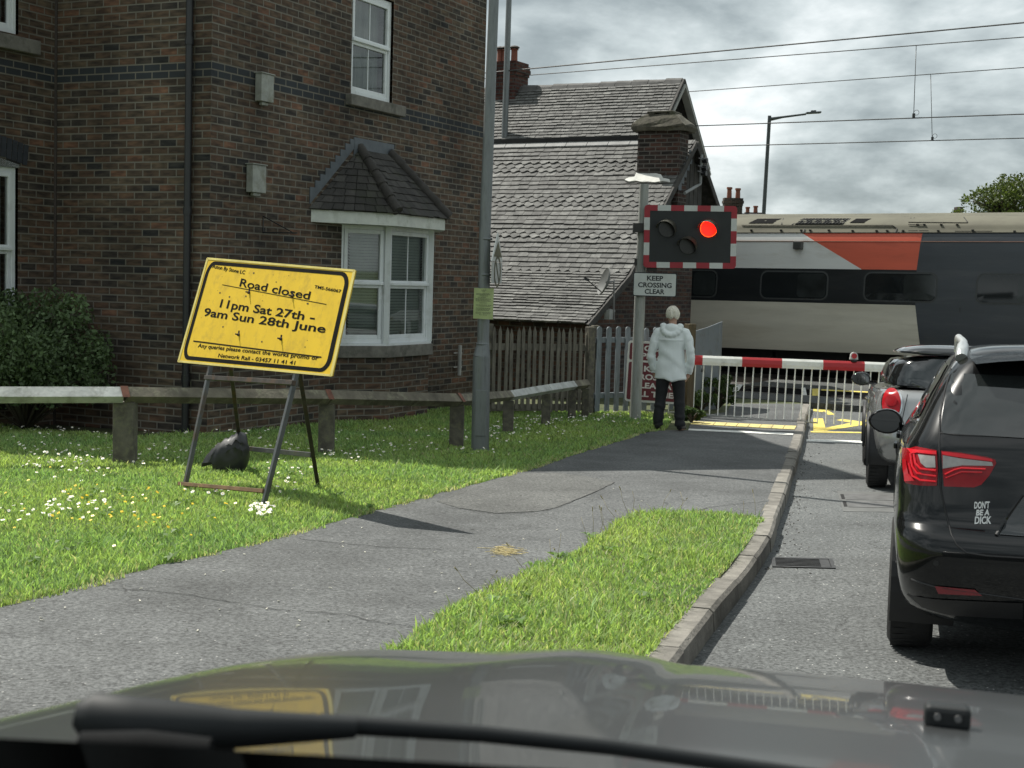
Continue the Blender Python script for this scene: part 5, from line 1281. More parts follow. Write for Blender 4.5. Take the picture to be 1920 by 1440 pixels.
def tline(pts, w, o, mat, name, parent, zoff=0):
    bm = NB()
    for a, b in zip(pts, pts[1:]):
        n = max(1, int(abs(b[0] - a[0]) / 2)); 
        for k in range(n):
            p = (a[0] + (b[0] - a[0]) * k / n, a[1] + (b[1] - a[1]) * k / n); q = (a[0] + (b[0] - a[0]) * (k + 1) / n, a[1] + (b[1] - a[1]) * (k + 1) / n)
            bar(bm, tp(*p, o), tp(*q, o), w, .012)
    return obj(name, bm, mat, parent)
seam = M('dark_seam', (.03, .03, .028), .7)
tline([(SL0, zR), (SL1, zR)], .035, .006, seam, 'gutter_seam', train)
tline([(SL0, Z_cant), (rx0[0] + .3, Z_cant)], .02, .008, M('brown_stripe', (.30, .16, .11), .5), 'waist_stripe', train)
tline([(rx0[0] + .3, Z_cant), (SL1, Z_cant)], .02, .008, M('pale_orange_stripe', (.55, .30, .22), .5), 'waist_stripe', train)
# roof details
def rpoly(px, o, mat, name, parent=rf, step=.2, label=None):
    bm = NB(); tpoly([PX(*p) for p in px], o, bm, step); return obj(name, bm, mat, parent, smooth=True, fix=False)
vm_ = M('vent_black', (.006, .006, .006), .95, var=.3, spec=.1)
for q in (((1402, 407), (1448, 407), (1440, 417), (1394, 417)), ((1591, 407), (1620, 407), (1612, 416), (1585, 416))): rpoly(q, .012, vm_, 'roof_vent')
mesh_px = ((1492, 406.5), (1580, 406.5), (1572, 419), (1482, 419)); g_ = rpoly(mesh_px, .012, vm_, 'roof_grille')
bm = NB()
for k in range(14):
    x = 1488 + k * 6.5; bar(bm, tp(*PX(x, 418), .02), tp(*PX(x + 7, 407.5), .02), .012, .012); 
for y in (409.5, 413, 416.5): bar(bm, tp(*PX(1486, y), .022), tp(*PX(1577, y), .022), .01, .01)
obj('grille_mesh', bm, M('grille_wire', (.10, .10, .095), .6), g_)
bm = NB()
for a, b in (((1384, 421.5), (1668, 421.5)), ((1668, 421.5), (1677, 427)), ((1677, 427), (1676, 436)), ((1680, 436), (1700, 405)), ((1686, 436), (1694, 405.5)), ((1504, 428), (1502, 435)), ((1794, 404), (1808, 415)), ((1696, 415), (1808, 416)), ((1450, 406), (1458, 419)), ((1478, 420), (1490, 406))):
    bar(bm, tp(*PX(*a), .008), tp(*PX(*b), .008), .018, .012)
for x, y in ((1404, 431), (1460, 431), (1498, 431), (1515, 431), (1550, 431), (1595, 432), (1640, 432), (1660, 432), (1690, 432), (1756, 432), (1821, 431), (1790, 420), (1760, 420), (1715, 420), (1728, 420), (1900, 433)):
    box(bm, tp(*PX(x, y), .008), .05, .03, .03, RD, RN)
for x in (1700, 1720): bar(bm, tp(*PX(x, 432), .012), tp(*PX(x + 18, 432), .012), .012)
bar(bm, tp(*PX(1788, 433), .012), tp(*PX(1858, 433), .012), .014); bar(bm, tp(*PX(1698, 420), .012), tp(*PX(1725, 420.5), .012), .012)
obj('roof_seam', bm, seam, rf)
# windows
gl = M('train_glass', (.014, .017, .018), .04, var=.3, scale=1, spec=.55); gsk = M('window_gasket', (.05, .055, .055), .5)
def rr2(x0, x1, z0_, z1_, r_):
    return [(x0 + p[0], z0_ + p[1]) for p in rrect(x1 - x0, z1_ - z0_, r_)]
wz0, wz1 = zz(562, 1490), zz(507.5, 1490)
wins = [(1246, 1345), (1425, 1553), (1619, 1758), (1830, 1975)]
ws = [(PX(a, 535)[0], PX(b, 535)[0]) for a, b in wins]; per = ws[2][0] - ws[1][0]
ws = [(ws[0][0] - per * k, ws[0][1] - per * k) for k in range(1, 4)][::-1] + ws + [(ws[3][0] + per * k, ws[3][1] + per * k) for k in range(1, 4)]
for a, b in ws:
    if a < SL0 + .3 or b > SL1 - .3: continue
    bm = NB(); tpoly(rr2(a, b, wz0, wz1, .16), .006, bm, .3); fr = obj('window', bm, gsk, train, fix=False)
    bm = NB(); tpoly(rr2(a + .035, b - .035, wz0 + .035, wz1 - .035, .13), .010, bm, .3); obj('pane', bm, gl, fr, fix=False)
    bm = NB(); m_ = a + (b - a) * .55; tpoly(rr2(m_, b - .06, wz0 + .06, wz1 - .06, .08), .012, bm, .3); obj('painted_reflection', bm, M('reflection_tint', (.03, .036, .036), .1, var=.5, scale=1.2), fr, fix=False)  # last piece: paler patch painted over the glass in place of a reflection
bm = NB(); p = PX(1497, 460); box(bm, tp(*p, .07), .2, .16, .18, RD, RN); obj('marker_light_box', bm, M('grey_plastic_box', (.06, .06, .055), .5), train, bevel=.02)
bm = NB()
for x in (1800,): bar(bm, tp(PX(x, 655)[0], zS + .02, .004), tp(PX(x, 575)[0], zW0 - .03, .004), .012, .01)
obj('door_seam', bm, seam, train)
# skirt, bogies and wheels in the dark below
bm = NB(); s_ = SL0
while s_ < SL1:
    w = random.uniform(.8, 2.2); hgt = random.uniform(.28, .5); o_ = random.uniform(.1, .3)
    q = tp(s_ + w / 2, zS, -.25 - o_); box(bm, q - UPZ * hgt / 2 + RN * .5, w - .08, 1.0, hgt, RD, RN); s_ += w
box(bm, tp(0, zS, -1.3) - UPZ * .02, SL1 - SL0, 2.3, .05, RD + UPZ * tilt, RN); box(bm, tp(0, .40, -1.3), SL1 - SL0, .3, .62, RD + UPZ * tilt, RN)  # second, full-length dark box added to shut out sunlit ground beyond
obj('underframe', bm, t_blk, train)
for s in (-11.5, -8.9, 3.8, 6.4, 9.5):
    bm = NB(); c = FACE0 + RD * s + RN * .62; c.z = RAIL + .44 + tilt * s; tube(bm, [c - RN * .06, c + RN * .06], .44, 28); tube(bm, [c - RN * .09, c - RN * .05], .2, 20); obj('wheel', bm, t_blk, train)
bm = NB()
for s in (-10.2, 5.1, 10.8): c = FACE0 + RD * s + RN * .45; c.z = RAIL + .5; box(bm, c, 3.4, .12, .28, RD, RN)
obj('bogie_frame', bm, t_blk, train)

# ------------------------------------------------------------------ overhead wires
wire_m = M('wire_metal', (.045, .047, .047), .5, var=.2)
def wireplane(off): return FACE0 + RN * off
wd = {'a': -2.4, 'b': 1.35, 'f': -3.6}
def wire(p, q, off, rad, label, ext=18, extl=14, group='overhead railway wires'):
    P0, P1 = [onplane(*x, wireplane(off), RN) for x in (p, q)]; d = (P1 - P0).normalized(); a, b = P0 - d * extl, P1 + d * ext
    bm = NB(); n = 14; tube(bm, [a.lerp(b, k / n) for k in range(n + 1)], rad, 6); return tag(obj('overhead_wire', bm, wire_m, smooth=True), label, 'wire', group)
wire((960, 132), (1920, 42.5), wd['f'], .014, 'topmost overhead wire, pale feeder crossing above the chimney')
wire((960, 143.5), (1920, 69.5), wd['a'], .010, 'thin catenary wire just under the topmost wire')
wire((1290, 172), (1920, 126.5), wd['b'], .010, 'middle catenary wire reaching the rear gable peak')
wire((1306, 236), (1920, 214), wd['a'], .012, 'contact wire passing behind the street lamp head')
wire((1312, 275), (1920, 259), wd['b'], .012, 'lowest contact wire nearest the train roof')
for (x0, y0, x1, y1, o_, lb) in ((1718, 85.5, 1713, 220, 'a', 'left dropper wire hanging above the street lamp wire'), (1745, 140, 1748, 263, 'b', 'right dropper wire hanging to the lowest contact wire')):
    p, q = onplane(x0, y0, wireplane(wd[o_]), RN), onplane(x1, y1, wireplane(wd[o_]), RN); bm = NB(); tube(bm, [p, q], .007, 6); box(bm, q + UPZ * .03, .05, .03, .09, RD)
    c = q + UPZ * .09 + RD * .05; tube(bm, [c + (RD * math.cos(t) + UPZ * math.sin(t)) * .05 for t in [2 * math.pi * k / 10 for k in range(11)]], .005, 5, cap=False)
    tag(obj('dropper_wire', bm, wire_m), lb, 'wire', 'dropper wires')

# ------------------------------------------------------------------ beyond the railway: street lamp, chimneys, tree
lz = rz(45); p0 = at(1432, 400, 45); p1 = at(1443, 217, 45); dr = (p1 - p0).normalized(); base = p0 + dr * ((lz - p0.z) / dr.z)
root = thing('street_lamp', base, 'slim dark street lamp with horizontal arm standing beyond the train', 'street lamp')
dkm = M('dark_lamp_metal', (.06, .068, .07), .5, metal=.3); bm = NB(); tube(bm, [base, p1], [.075, .055], 12); obj('column', bm, dkm, root, smooth=True)
q0, q1, q2, q3 = at(1443, 219, 45), at(1452, 224, 45), at(1511, 214, 45), at(1539, 212.5, 45)
bm = NB(); tube(bm, [q0 + UPZ * -.08, q1.lerp(q2, .25) + UPZ * .03, q2], [.06, .035, .03], 8); obj('arm', bm, dkm, root, smooth=True)
bm = NB(); box(bm, (q2 + q3) / 2 + UPZ * .03, (q3 - q2).length, .2, .055, q3 - q2); box(bm, (q2 + q3) / 2 + UPZ * .08, .16, .1, .05, q3 - q2); obj('lamp_head', bm, dkm, root, bevel=.012)
def farhouse(x0, x1, ytop, ychim, D, stacks, label):
    """a plain brick house far beyond the railway: walls, roof, chimney stacks with pots"""
    a, b = at(x0, ytop, D), at(x1, ytop, D); zr = a.z; w = b.x - a.x; gz_ = -.7
    root = thing('terraced_house', ((a.x + b.x) / 2, D, gz_), label, 'house'); ez = zr - 2.2
    bm = NB(); wallmesh(bm, (a.x, D - 2.6), (1, 0, 0), w, gz_, ez, [(w * .2, w * .2 + .9, .2, 1.4)]); wallmesh(bm, (b.x, D - 2.6), (0, 1, 0), 5.2, gz_, ez); wallmesh(bm, (b.x, D + 2.6), (-1, 0, 0), w, gz_, ez); wallmesh(bm, (a.x, D + 2.6), (0, -1, 0), 5.2, gz_, ez)
    for x in (a.x, b.x): bm.faces.new([bm.verts.new(v) for v in ((x, D - 2.6, ez), (x, D + 2.6, ez), (x, D, zr))])
    obj('wall', bm, old_brick, root, fix=False)
    bm = NB(); prism(bm, [(a.x - .2, D - 2.9, ez - .2), (b.x + .2, D - 2.9, ez - .2), (b.x + .2, D, zr), (a.x - .2, D, zr)], (0, 0, .1)); prism(bm, [(a.x - .2, D, zr), (b.x + .2, D, zr), (b.x + .2, D + 2.9, ez - .2), (a.x - .2, D + 2.9, ez - .2)], (0, 0, .1)); obj('roof', bm, M('far_slates', (.09, .09, .095), .8, var=.25), root)
    bm = NB(); prism(bm, [(a.x + w * .2, D - 2.55, .2), (a.x + w * .2 + .9, D - 2.55, .2), (a.x + w * .2 + .9, D - 2.55, 1.4), (a.x + w * .2, D - 2.55, 1.4)], (0, .04, 0)); obj('window', bm, gl, root)
    for (sx0, sx1, sy, pots) in stacks:
        p, q = at(sx0, sy, D), at(sx1, sy, D); cw_ = q.x - p.x; cx = (p.x + q.x) / 2; bm = NB(); kk = D / FPX
        box(bm, (cx, D, (ez + sy_z(p) - .4) / 2), cw_ * .9, .6, sy_z(p) - .4 - ez)
        for (dz, k) in ((-.35, .95), (-.22, 1.03), (-.08, .96)): box(bm, (cx, D, p.z + dz), cw_ * k, .6 * k + .06, .15)
        st = obj('chimney', bm, old_stack, root); boxuv(st.data)
        for (px_, py_, r_) in pots:
            bm = NB(); t = at(px_, py_, D); tube(bm, [(t.x, D, p.z - .03), (t.x, D, t.z - .12), (t.x, D, t.z - .1), (t.x, D, t.z)], [r_, r_ * .85, r_ * 1.15, r_ * 1.1], 10); obj('chimney_pot', bm, terra, st, smooth=True)
def sy_z(p): return p.z
farhouse(1340, 1440, 402, 370, 78, [(1356, 1393, 371, [(1368, 351, .14), (1384, 353, .14)])], 'brick house beyond the train whose chimney with two pots shows above the signal')
farhouse(1385, 1500, 408, 400, 96, [(1396, 1428, 398, [(1402, 388, .14), (1417, 386, .15)])], 'farther house beyond the train with two short round chimney pots')
farhouse(1770, 1900, 411, 385, 80, [(1792, 1803, 388, [])], 'house beyond the train whose narrow chimney shows beside the tree')
def tree(px, py, D, rx, rz_, h, n, label, seed, col, extra=()):
    rs = np.random.default_rng(seed); c = at(px, py, D); gz_ = -.7
    root = thing('broadleaf_tree', (c.x, D, gz_), label, 'tree')
    bm = NB(); tube(bm, [(c.x, D, gz_), (c.x + .1, D, c.z - rz_ * .8), (c.x, D, c.z)], [.28, .2, .06], 10); tr = obj('trunk', bm, M('bark', (.06, .05, .04), .95, var=.4, bump=.6), root, smooth=True)
    bm = NB(); blobs = []
    for k in range(60):
        v = rs.normal(size=3); v /= np.linalg.norm(v); r_ = rs.uniform(.35, 1); p = np.array([c.x, D, c.z]) + v * np.array([rx, rx, rz_]) * r_
        if p[2] < c.z - rz_ * .7: continue
        blobs.append((p, rs.uniform(.35, .75))); tube(bm, [(c.x, D, c.z - rz_ * .5), Vector((c.x, D, c.z - rz_ * .3)).lerp(Vector(p), .6) + Vector((0, 0, .15)), p], [.08, .04, .012], 5)
    for (ex, ey) in extra:
        q = at(ex, ey, D); blobs.append((np.array(q), .16))
        tube(bm, [(c.x, D, c.z), q], [.04, .012], 5)
    obj('branches', bm, M('twig_bark', (.07, .055, .04), .9), root)
    C = []; T = []
    for (p, r_) in blobs:
        m_ = int(n / len(blobs) * (r_ / .55) ** 1.5); v = rs.normal(size=(m_, 3)); v /= np.linalg.norm(v, axis=1)[:, None]; v *= rs.uniform(.2, 1, (m_, 1)) ** .5 * r_; C.append(p + v * np.array([1.1, 1.1, .8])); T.append(np.repeat(rs.uniform(.6, 1.35, (1, 1)), m_, 0) * rs.uniform(.7, 1.3, (m_, 1)) * np.array([[1, 1, .9]]))
    leaves('crown', np.concatenate(C), .15, col, root, np.concatenate(T))
lf = leafmat('tree_leaves', (.085, .115, .035), trans=.35)
tree(1885, 402, 62, 1.9, 1.55, 4, 9000, 'bushy green tree rising behind the train roof at the right edge', 3, lf, [(1833, 362), (1840, 360), (1848, 356), (1856, 355), (1826, 366), (1818, 371), (1878, 335), (1880, 345), (1882, 330), (1870, 352), (1865, 357), (1812, 374), (1898, 358)])

# ------------------------------------------------------------------ shrub by the house, weeds by the barrier
def bush(name, pos, rx, ry, h, n, size, col, label, cat, seed, lumps=26):
    rs = np.random.default_rng(seed); root = thing(name, pos, label, cat); C = []; T = []; P0 = np.array(pos)
    bm = NB()
    for k in range(lumps):
        a = rs.uniform(0, 6.283); r_ = rs.uniform(0, .8) ** .5; z = h * rs.uniform(.25, .83); sq = math.sqrt(max(.15, 1 - (z / h - .45) ** 2 * 1.6))
        p = P0 + np.array([math.cos(a) * rx * r_ * sq, math.sin(a) * ry * r_ * sq, z]); rr = rs.uniform(.2, .34) * min(rx, h) ; m_ = n // lumps
        v = rs.normal(size=(m_, 3)); v /= np.linalg.norm(v, axis=1)[:, None]; v *= rs.uniform(.55, 1.05, (m_, 1)) * rr; C.append(p + v); T.append(rs.uniform(.6, 1.3, (m_, 1)) * np.array([[1, 1, 1]]) * rs.uniform(.8, 1.2))
        tube(bm, [P0 + np.array([0, 0, .02]), tuple(P0 * .4 + p * .6 + np.array([0, 0, .05])), tuple(p)], [.02, .013, .005], 5)
    obj('stems', bm, M('stem_bark', (.06, .05, .035), .9), root); leaves('foliage', np.concatenate(C), size, col, root, np.concatenate(T))
bs_ = leafmat('shrub_leaves', (.105, .155, .07), trans=.2)
sp_ = G(85, 805); bush('shrub', (sp_.x - .15, sp_.y - .25, sp_.z), 1.02, .75, 1.72, 15000, .062, bs_, 'rounded dark green shrub growing against the front of the brick house', 'shrub', 5, 44)
wl = leafmat('weed_leaves', (.06, .10, .03), trans=.3)
for (x, y, rx, h, lb) in ((1312, 776, .26, .40, 'tall green weeds at the foot of the grey steel panels'), (1345, 768, .3, .62, 'leafy weeds behind the left barrier bars'), (1296, 793, .2, .22, 'low weeds beside the end of the tactile paving')):
    p = G(x, y); bush('weed_clump', tuple(p), rx, rx * .8, h, 900, .06, wl, lb, 'weeds', x, 12)
# ------------------------------------------------------------------ cars
chrome = M('chrome', (.65, .66, .66), .12, metal=1, var=.03); tyre_m = M('tyre_rubber', (.016, .016, .016), .8, var=.3, bump=.3, bscale=60); rim_m = M('alloy_rim', (.28, .28, .28), .35, metal=.8, var=.1)
car_glass = M('car_glass', (.022, .026, .028), .03, var=.35, scale=2.2, spec=.8, coat=.6); rear_glass = M('dust_and_reflection_glass', (.016, .0185, .0185), .04, var=.6, scale=2.2, spec=.5, coat=.8, detail=7); trim = M('black_trim', (.012, .012, .013), .45, var=.2)  # rear glass: swirls of dust and of cloud reflection painted into the colour
red_lens = M('red_tail_lens', (.36, .010, .016), .15, coat=.4, spec=.2, var=.2, scale=12); red_dark = M('deep_red_lens', (.25, .004, .008), .15, coat=.35, spec=.2, var=.2, scale=12); red_line = M('bright_red_line', (.62, .015, .025), .2, coat=.35, spec=.2, var=.1)
clear_lens = M('grey_reverse_lens', (.27, .26, .25), .2, coat=1, var=.15, scale=30); mirror_m = M('mirror_glass', (.26, .27, .275), .02, metal=1, var=.02)
def ring_pts(L):
    z, vr, vf, w = L['z'], L['vr'], L['vf'], L['w']; rr, rf = L.get('rr', .16), L.get('rf', .3); br, bf = L.get('br', .05), L.get('bf', .12); tr, tf = L.get('tr', .03), L.get('tf', .05); vm = (vr + vf) / 2
    def ww(v): return w * (1 - tr * max(0, (vm - v) / (vm - vr)) ** 2 - tf * max(0, (v - vm) / (vf - vm)) ** 2)
    rr = min(rr, w * .6, (vf - vr) * .25); rf = min(rf, w * .6, (vf - vr) * .25); P = []
    wr = ww(vr); 
    for k in range(9):
        u = (wr - rr) * k / 8; P.append((u, vr + br * (u / wr) ** 2))
    c0 = (wr - rr, vr + br * ((wr - rr) / wr) ** 2)
    for k in range(1, 7):
        t = math.pi / 2 * k / 6; P.append((c0[0] + rr * math.sin(t), c0[1] + rr * (1 - math.cos(t)) * 1.15))
    v0 = P[-1][1]; wf = ww(vf); v1 = vf - bf - rf * 1.1
    for k in range(1, 17):
        v = v0 + (v1 - v0) * k / 16; P.append((ww(v), v))
    c = (P[-1][0] - rf, v1)
    for k in range(1, 7):
        t = math.pi / 2 * k / 6; P.append((c[0] + rf * math.cos(t), c[1] + rf * 1.1 * math.sin(t)))
    u0, ve = P[-1]
    for k in range(1, 7):
        u = u0 * (1 - k / 6); P.append((u, vf - (vf - ve) * (u / u0) ** 2))
    return [Vector((u, v, z + L.get('dz', 0) * 0)) for u, v in P]
def car_shell(layers):
    bm = NB(); R_ = []
    for L in layers:
        h = ring_pts(L); n = len(h)
        full = [bm.verts.new(p) for p in h] + [bm.verts.new((-p.x, p.y, p.z)) for p in h[1:-1][::-1]]; R_.append(full)
    N = len(R_[0])
    for a, b in zip(R_, R_[1:]):
        for k in range(N): bm.faces.new((a[k], a[(k + 1) % N], b[(k + 1) % N], b[k]))
    for r_, rev in ((R_[0], 1), (R_[-1], 0)):
        n = N // 2
        for k in range(n):
            i, j = k, k + 1; mi, mj = (N - i) % N, (N - j) % N
            f = list(dict.fromkeys((r_[i], r_[j], r_[mj], r_[mi])))
            if len(f) > 2:
                try: bm.faces.new(f)
                except ValueError: pass
    bmesh.ops.recalc_face_normals(bm, faces=bm.faces); return bm
def cyl_mesh(c, r, u0, u1, n=36):
    bm = NB(); tube(bm, [Vector((u0, c[0], c[1])), Vector((u1, c[0], c[1]))], r, n); bmesh.ops.recalc_face_normals(bm, faces=bm.faces); me = bpy.data.meshes.new('cut'); bm.to_mesh(me); bm.free(); return me
def bool_cut(bm, cuts, sub=1):
    me = bpy.data.meshes.new('tmp'); bm.to_mesh(me); bm.free(); o = bpy.data.objects.new('tmp', me); COL.objects.link(o); cs = []
    if sub: md = o.modifiers.new('s', 'SUBSURF'); md.levels = sub; md.render_levels = sub
    for c in cuts:
        co = bpy.data.objects.new('cut', c); COL.objects.link(co); cs.append(co); md = o.modifiers.new('b', 'BOOLEAN'); md.object = co; md.operation = 'DIFFERENCE'; md.solver = 'EXACT'
    r_ = bpy.data.meshes.new_from_object(o.evaluated_get(bpy.context.evaluated_depsgraph_get()))
    for q in [o] + cs: bpy.data.objects.remove(q)
    return r_
class Car:
    def __init__(s, name, loc, heading, pitch, label, wheels, rad):
        h = math.atan2(-heading.x, heading.y)
        s.root = thing(name, loc, label, 'car', None, (pitch, 0, h)); s.mw = wmx(s.root); s.inv = s.mw.inverted(); s.wheels = wheels; s.rad = rad
    def shell(s, layers, mat, cutarch=True, name='body', sub=1, half=.84, extra=()):
        cuts = [cyl_mesh((v, s.rad), s.rad + .028, u0, u1) for v in s.wheels for u0, u1 in ((half - .28, 1.2), (-1.2, -half + .28))] if cutarch else []
        me = bool_cut(car_shell(layers), cuts, sub); me.name = name; me.materials.clear(); me.materials.append(mat); me.polygons.foreach_set('use_smooth', [True] * len(me.polygons)); me.set_sharp_from_angle(angle=R(42))
        o = link(name, me, s.root, local=True)
        bm = NB(); bm.from_mesh(me); b = BVHTree.FromBMesh(bm); bm.free(); s.bvh = b
        return o
    def px(s, x, y, v=.12):
        """where the sight line of a photograph pixel meets this car (car coordinates)"""
        o = s.inv @ CAM; d = (s.inv.to_3x3() @ ray(x, y)).normalized(); h = s.bvh.ray_cast(o, d)
        return h[0] if h[0] is not None else o + d * ((v - o.y) / d.y)
    def hit(s, p2, axis, sgn=1):
        if axis == 'rear': o, d = Vector((p2[0], -3, p2[1])), Vector((0, 1, 0))
        elif axis == 'front': o, d = Vector((p2[0], 8, p2[1])), Vector((0, -1, 0))
        elif axis == 'top': o, d = Vector((p2[0], p2[1], 4)), Vector((0, 0, -1))
        else: o, d = Vector((sgn * 4, p2[0], p2[1])), Vector((-sgn, 0, 0))
        h = s.bvh.ray_cast(o, d); return (h[0], h[1] if h[1].dot(d) < 0 else -h[1]) if h[0] is not None else (None, None)
    def patch(s, name, poly, axis, mat, off=.004, step=.05, sgn=1, parent=None, label=None, thick=.0):
        vs, fs = cdt(poly, step); bm = NB(); V = []; last = None
        for v in vs:
            p, n = s.hit((v.x, v.y), axis, sgn)
            V.append(bm.verts.new(p + n * off) if p is not None else None)
        for f in fs:
            q = [V[i] for i in f]
            if None not in q and max((q[0].co - q[1].co).length, (q[1].co - q[2].co).length) < .6: bm.faces.new(q)
        for v in [v for v in bm.verts if not v.link_faces]: bm.verts.remove(v)
        if not bm.faces: bm.free(); return None
        return obj(name, bm, mat, parent or s.root, local=True, smooth=True, label=label)
    def line(s, name, pts, axis, mat, rad=.003, sgn=1, parent=None, off=.001, closed=False):
        P = []; pts = [Vector(p) for p in pts]
        for a, b in zip(pts, pts[1:]):
            n = max(1, int((b - a).length / .04))
            for k in range(n): P.append(a.lerp(b, k / n))
        P.append(pts[-1]); Q = []
        for p in P:
            h, n = s.hit(p, axis, sgn)
            if h is not None: Q.append(h + n * off)
        if len(Q) < 2: return
        bm = NB(); tube(bm, Q, rad, 6); return obj(name, bm, mat, parent or s.root, local=True, smooth=True)
    def addwheels(s, half, width=.2):
        for v in s.wheels:
            for sg in (-1, 1):
                bm = NB(); c = Vector((sg * (half - width / 2 - .005), v, s.rad)); r_ = s.rad; prof = [(-.5, .70), (-.5, .9), (-.42, .985), (-.3, 1), (.3, 1), (.42, .985), (.5, .9), (.5, .70)]
                rg = []
                for a, q in prof: rg.append([bm.verts.new(c + Vector((a * width, math.cos(t) * q * r_, math.sin(t) * q * r_))) for t in [2 * math.pi * k / 40 for k in range(40)]])
                for p, q in zip(rg, rg[1:]):
                    for k in range(40): bm.faces.new((p[k], p[(k + 1) % 40], q[(k + 1) % 40], q[k]))
                w = bpy.data.objects.new('wheel', None); COL.objects.link(w); w.parent = s.root; w.location = c; w.empty_display_size = .1
                for vtx in bm.verts: vtx.co -= c
                # tread grooves
                for k in range(44):
                    t = 2 * math.pi * k / 44; box(bm, Vector((0, math.cos(t) * r_ * 1.001, math.sin(t) * r_ * 1.001)), width * .86, .022, .008, (1, .25, 0), (0, -math.sin(t), math.cos(t)))
                obj('tyre', bm, tyre_m, w, local=True, smooth=True)
                bm = NB(); ox = sg * width * .36
                tube(bm, [Vector((ox - .02 * sg, 0, 0)), Vector((ox + .012 * sg, 0, 0))], .055, 16)
                for k in range(7):
                    t = 2 * math.pi * k / 7; d = Vector((0, math.cos(t), math.sin(t))); bar(bm, Vector((ox, 0, 0)) + d * .04, Vector((ox, 0, 0)) + d * r_ * .69, .045, .03, up=(1, 0, 0))
                rim = []
                for a, q in ((-.5, .70), (.40, .70), (.46, .66), (.36, .63), (-.4, .6)): rim.append([bm.verts.new(Vector((a * width * sg, math.cos(t) * q * r_, math.sin(t) * q * r_))) for t in [2 * math.pi * k / 32 for k in range(32)]])
                for p, q in zip(rim, rim[1:]):
                    for k in range(32): bm.faces.new((p[k], p[(k + 1) % 32], q[(k + 1) % 32], q[k]))
                bm.faces.new([bm.verts.new(Vector((-.3 * width * sg, math.cos(t) * .62 * r_, math.sin(t) * .62 * r_))) for t in [2 * math.pi * k / 24 for k in range(24)]])
                obj('rim', bm, rim_m, w, local=True)
    def mirror(s, u, v, z, mat, sx=.12, sz=.075, sgns=(-1, 1)):
        for sg in sgns:
            bm = NB(); bmesh.ops.create_icosphere(bm, subdivisions=3, radius=1); c = Vector((sg * u, v, z))
            for q in bm.verts:
                y = q.co.y; k = max(y, -.25) if y < 0 else y
                q.co = c + Vector((q.co.x * sx, k * .085, q.co.z * sz * (1 + .12 * q.co.x * -sg)))
            bar(bm, c + Vector((-sg * sx * .7, .03, -.03)), c + Vector((-sg * (sx + .07), .05, -.05)), .05, .04)
            mh = obj('door_mirror', bm, mat, s.root, local=True, smooth=True)
            bm = NB(); y0 = c.y - .0235; ring = [bm.verts.new((c.x + sx * .84 * math.cos(t), y0, c.z + sz * .84 * math.sin(t) * (1 + .12 * math.cos(t) * -sg))) for t in [2 * math.pi * k / 28 for k in range(28)]]; bm.faces.new(ring)
            obj('mirror_glass', bm, mirror_m, mh, local=False) if False else obj('mirror_glass', bm, mirror_m, mh, local=True)
def mir(P): return [(-p[0], p[1]) for p in P][::-1]

# ---- black estate car
ib_h = Vector((.275, .962, 0)).normalized(); ib_r = Vector((ib_h.y, -ib_h.x, 0))
wc = G(1678, 1213, 0); ib_c = wc + ib_r * .80 - ib_h * .86; ib_c = Vector((ib_c.x, ib_c.y, rz(ib_c.y)))
ib = Car('estate_car', ib_c, ib_h, math.atan(-.034 * ib_h.y), 'glossy black estate car with silver roof rails and angular red tail lights seen from behind', (.93, 3.40), .312)
blackpaint = M('black_car_paint', (.004, .0045, .005), .25, var=.2, scale=2, coat=.75, spec=.12)
LY = [dict(z=.22, vr=.26, vf=4.0, w=.74, rr=.22), dict(z=.30, vr=.12, vf=4.16, w=.80, rr=.22), dict(z=.42, vr=.03, vf=4.22, w=.825, rr=.2), dict(z=.56, vr=.0, vf=4.23, w=.838, rr=.19, br=.07), dict(z=.645, vr=.01, vf=4.21, w=.845, rr=.18, br=.08),
      dict(z=.672, vr=.075, vf=4.19, w=.845, rr=.18, br=.07), dict(z=.695, vr=.10, vf=4.17, w=.845, rr=.17, br=.06), dict(z=.84, vr=.115, vf=3.98, w=.845, rr=.17, br=.05), dict(z=.93, vr=.125, vf=3.55, w=.832, rr=.17, br=.05, tf=.08), dict(z=1.0, vr=.14, vf=3.12, w=.805, rr=.17, br=.05, tf=.06),
      dict(z=1.045, vr=.165, vf=2.98, w=.772, rr=.14, br=.05), dict(z=1.18, vr=.27, vf=2.72, w=.715, rr=.11, br=.05), dict(z=1.31, vr=.385, vf=2.42, w=.645, rr=.11, br=.05), dict(z=1.385, vr=.44, vf=2.2, w=.59, rr=.12, br=.05), dict(z=1.42, vr=.50, vf=2.02, w=.535, rr=.16, br=.05, bf=.1), dict(z=1.437, vr=.60, vf=1.9, w=.42, rr=.12, br=.03, bf=.1), dict(z=1.445, vr=.8, vf=1.7, w=.2, rr=.05, br=.02, bf=.05)]
ib.shell(LY, blackpaint, half=.845)
ib.addwheels(.845, .205)
for v in ib.wheels:
    for sg in (-1, 1):
        bm = NB(); rows = [[bm.verts.new((sg * uu, v + math.cos(t) * .352, .312 + math.sin(t) * .352)) for t in [R(-25) + R(230) * k / 20 for k in range(21)]] for uu in (.55, .83)]
        for k in range(20): bm.faces.new((rows[0][k], rows[0][k + 1], rows[1][k + 1], rows[1][k]))
        obj('wheel_arch', bm, trim, ib.root, local=True, fix=False)
for car_, (v0, v1), hw in ((ib, (.25, 4.0), .70),):
    bm = NB(); box(bm, (0, (v0 + .75 + v1) / 2, .215), .56 * 2, v1 - v0 - .75, .11); obj('underbody_light_block', bm, trim, car_.root, local=True)  # underfloor box added to keep sunlight off the ground beneath
    bm = NB(); box(bm, (0, .93, .312), 1.5, .07, .07); obj('rear_axle', bm, trim, car_.root, local=True)
